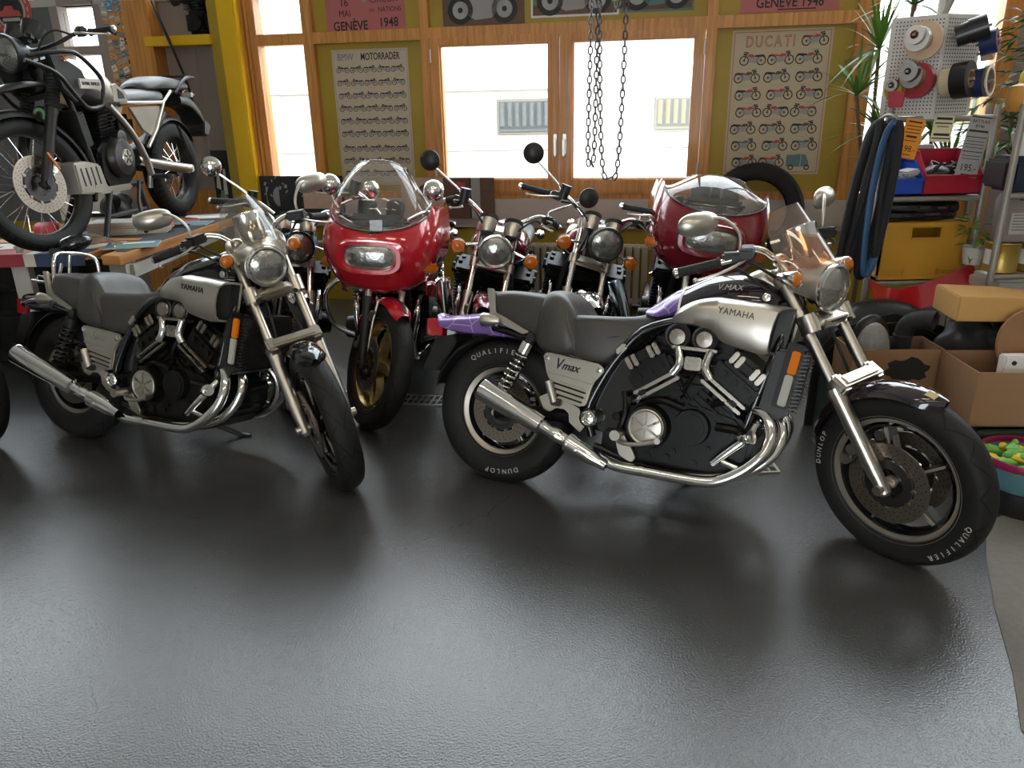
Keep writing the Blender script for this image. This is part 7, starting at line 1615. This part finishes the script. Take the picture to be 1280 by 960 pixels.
# plants behind the rack
def blade_plant(label, x, y, z0, trunk, heads, seed, mt='leaf'):
    r = thing('spiky_plant', label, 'plant', T(x, y, 0), 'spiky plants behind the racks'); rnd = random.Random(seed)
    m = MB(); m.lathe([(.001, 0), (.10, 0), (.13, .22), (.135, .22), (.12, .20), (.001, .19)], (0, 0, 0), (0, 0, 1), 28); m.obj('pot', 'terracotta', r)
    m = MB(); m.tube([(0, 0, .19), (.01, 0, z0 * .5), (0, .01, z0)], .016, 8, k=3)
    for h in heads: m.tube([(0, 0, z0 * .6), (h[0] * .5, h[1] * .5, (z0 * .6 + h[2]) / 2), h], .011, 7, k=3)
    m.obj('stem', 'print_brown', r); m = MB()
    for h in heads:
        for i in range(36):
            a = rnd.uniform(0, 2 * PI); e = rnd.uniform(-.2, 1.35); L = rnd.uniform(.26, .48); d = V((math.cos(a) * math.cos(e), math.sin(a) * math.cos(e), math.sin(e))); s = d.cross(V((0, 0, 1))).normalized(); w = rnd.uniform(.008, .014); n = 6; L_, R_ = [], []
            for j in range(n + 1):
                t = j / n; p = V(h) + d * (L * t) - V((0, 0, .30 * L * t * t * (1.2 - math.sin(e) * .6))); ww = w * math.sin(PI * min(1, .25 + .75 * t)) if t < 1 else .0005; L_.append(tuple(p - s * ww)); R_.append(tuple(p + s * ww))
            m.add(L_ + R_, [(j, j + 1, n + 2 + j, n + 1 + j) for j in range(n)])
    m.obj('foliage', mt, r); return r
blade_plant('spiky dracaena with thin leaves against the bright right window', 2.30, 4.95, 1.5, 1, [(-.05, .0, 1.88), (.15, .05, 2.12), (-.15, .0, 1.62), (.02, -.03, 1.40)], 3)
blade_plant('spiky plant with leaves showing between the rack bars', 2.85, 5.15, 1.3, 1, [(-.10, 0, 1.40), (.05, 0, 1.15), (-.22, .03, 1.2)], 8, 'leaf')
def leafy_plant(label, x, y, stems, seed, mt):
    r = thing('leafy_plant', label, 'plant', T(x, y, 0), 'leafy plants behind the racks'); rnd = random.Random(seed)
    m = MB(); m.lathe([(.001, 0), (.11, 0), (.14, .25), (.145, .25), (.13, .23), (.001, .22)], (0, 0, 0), (0, 0, 1), 28); m.obj('pot', 'terracotta', r)
    m = MB()
    for s in stems: m.tube([(0, 0, .22), (s[0] * .4, s[1] * .4, s[2] * .6), s], .010, 7, k=3)
    m.obj('stem', 'print_brown', r); m = MB()
    for s in stems: leafy(m, 120, .22, .40, rnd, (s[0], s[1], s[2] - .28), .13, .04)
    m.obj('foliage', mt, r)
leafy_plant('leafy green ficus behind the pegboard and rack', 3.05, 4.62, [(0, 0, 1.95), (.14, .0, 1.72), (-.12, .02, 1.55), (.1, 0, 1.45), (.25, .05, 1.95)], 12, 'leaf_dark')
# ------------------------------------------------------------------ outside: forecourt and a pale railway coach
mat('concrete', (.55, .54, .52), .8, noise=.15, nscale=2); mat('coach_white', (.82, .81, .78), .35, noise=.05, nscale=2); mat('coach_glass', (.15, .17, .175), .3, noise=.4, nscale=4); mat('curtain', (.21, .22, .225), .8, noise=.4, nscale=12); mat('coach_yellow', (.32, .24, .11), .6, noise=.2, nscale=3); mat('coach_line', (.28, .26, .22), .6)
m = MB(); m.box((0, 15.5, -.06), (40, 18, .1)); S_('ground', m, 'concrete', T(0, 0, 0) @ RZ(rad(-11.7)))
CM = T(0, 12.2, 0) @ RZ(rad(-4))
root = thing('railway_coach', 'pale railway coach standing outside beyond the casement windows', 'train', CM)
m = MB(); prof = [(-.05, .35), (0, .45), (0, 2.15), (.12, 2.55), (.5, 2.9), (1.4, 3.05), (2.3, 2.9), (2.7, 2.5), (2.8, 2.15), (2.8, .45)]; m.prism(prof, -9, 9, 'yz'); m.obj('body', 'coach_white', root, flat=True)
m = MB(); m.box((0, -.012, 1.84), (18, .03, .02)); m.box((0, -.012, .98), (18, .02, .012)); m.box((0, -.01, .52), (18, .03, .03)); m.obj('trim_line', 'coach_line', root)
for x0, x1 in ((-.12, .66), (2.25, 3.05), (4.4, 5.2), (6.6, 7.4)):
    m = MB(); m.box(((x0 + x1) / 2, -.004, 1.46), (x1 - x0 + .06, .03, .52), None, .012); w_ = m.obj('coach_window', 'coach_line', root)
    m = MB(); m.box(((x0 + x1) / 2, -.014, 1.46), (x1 - x0, .02, .46), None, .008); m.obj('pane', 'coach_glass', w_)
    m = MB(); n = 7
    for i in range(n): m.cyl((x0 + (x1 - x0) * (i + .5) / n, -.022, 1.33), (x0 + (x1 - x0) * (i + .5) / n, -.022, 1.67), (x1 - x0) / n * .32, n=8)
    m.box(((x0 + x1) / 2, -.024, 1.27), (x1 - x0, .01, .03)); m.obj('curtain', 'curtain' if x0 < 2 else 'coach_yellow', w_)
for x in (-6.5, -4.7, 4.0, 5.8):
    for y in (.5, 2.3): m = MB(); m.cyl((x, y - .06, .42), (x, y + .06, .42), .42, n=32); m.obj('wheel', 'dark_metal', root)
SKY, EXPO, LAMP = 8.0, 0.0, 22
cruiser('dark aubergine cruiser with purple tail and amber windscreen, broadside in front', (-.0617, 3.0741), -26.47, 14.9, -34.5, 'aubergine', None)
cruiser('black cruiser with chrome grab rail behind its seat and clear windscreen', (-2.2708, 3.6738), -24.08, 12.6, -42.6, 'black_gloss', None, rail=True, screen='screen_smoke', fender='black_gloss', tail='black_gloss', muffler_ext=.11, spring='black_satin')
G = 'motorcycles parked in a row along the window'
roadster('red touring motorcycle with half fairing, clear bubble and chrome crash bars', (-.656, 5.236), -94, 4, 36, 'red_paint', G, fz=.03, lip='gold_rim', fairing=True, mirrors='fairing', crash=True, slider='black_satin', forktop='brushed', stripe='print_dark')
roadster('wine red naked motorcycle with round headlight, behind the purple tail', (-.115, 5.341), -96.5, 11, 7, 'wine_paint', G, bars=1.05, hwid=.315)
roadster('dark naked motorcycle with wide bars, in front of the radiator', (.429, 5.381), -98, 12, 20, 'red_dark', G, hl=(1.36, .94, .088), bars=1.04, wheel='spoked', fender='chrome', shell='dark_metal')
roadster('dark red faired motorcycle with low bubble, behind the purple cruiser handlebar', (1.116, 5.201), -100, 8, 20, 'red_dark', G, fairing=True, mirrors=None, bars=.95, fz=.09, screen='screen_clear', bt=-.16)
roadster('blue motorcycle with dark headlight shell, behind the black cruiser windscreen', (-1.74, 5.44), -72, 9, 5, 'blue_paint', G, shell='black_gloss', mirrors='round_chrome', bars=1.05, fender='chrome')
roadster('black motorcycle at the left edge, only its front wheel in view', (-4.13, 4.19), -24, 9, -10, 'black_gloss', None)
himalayan('black adventure motorcycle with knobbly spoked wheels, up on the workbenches', (-2.40, 5.62), .898, -94.6, -18)
drain(1.01, 3.15, .20, .12, 0, 'slotted floor drain beyond the exhaust of the purple cruiser')
drain(-1.05, 4.2, .95, .14, -11, 'long slotted floor drain behind the purple cruiser rear wheel')
# ------------------------------------------------------------------ light
w = bpy.data.worlds.new('sky'); SC.world = w; w.use_nodes = True
bg = w.node_tree.nodes['Background']; bg.inputs[0].default_value = (0.88, 0.95, 1.0, 1); bg.inputs[1].default_value = SKY
SC.view_settings.view_transform = 'Standard'; SC.view_settings.look = 'None'; SC.view_settings.gamma = 1.0; SC.view_settings.exposure = EXPO
SC.view_settings.use_curve_mapping = False
SC.cycles.use_denoising = True
SC.cycles.max_bounces = 10; SC.cycles.transparent_max_bounces = 24; SC.cycles.sample_clamp_indirect = 6

def ceiling_lamp(x, y, z, w, h, power, col):
    l = bpy.data.lights.new('ceiling_lamp', 'AREA'); l.shape = 'RECTANGLE'; l.size = w; l.size_y = h; l.energy = power; l.color = col
    o = bpy.data.objects.new('ceiling_lamp', l); COL.objects.link(o); o.location = (x, y, z); o.rotation_euler = (0, 0, rad(-11.7))
for x in (-2.2, .4, 3.0):
    for y in (-2.6, .2): ceiling_lamp(x, y, 4.6, 1.5, .25, LAMP, (1.0, .86, .66))
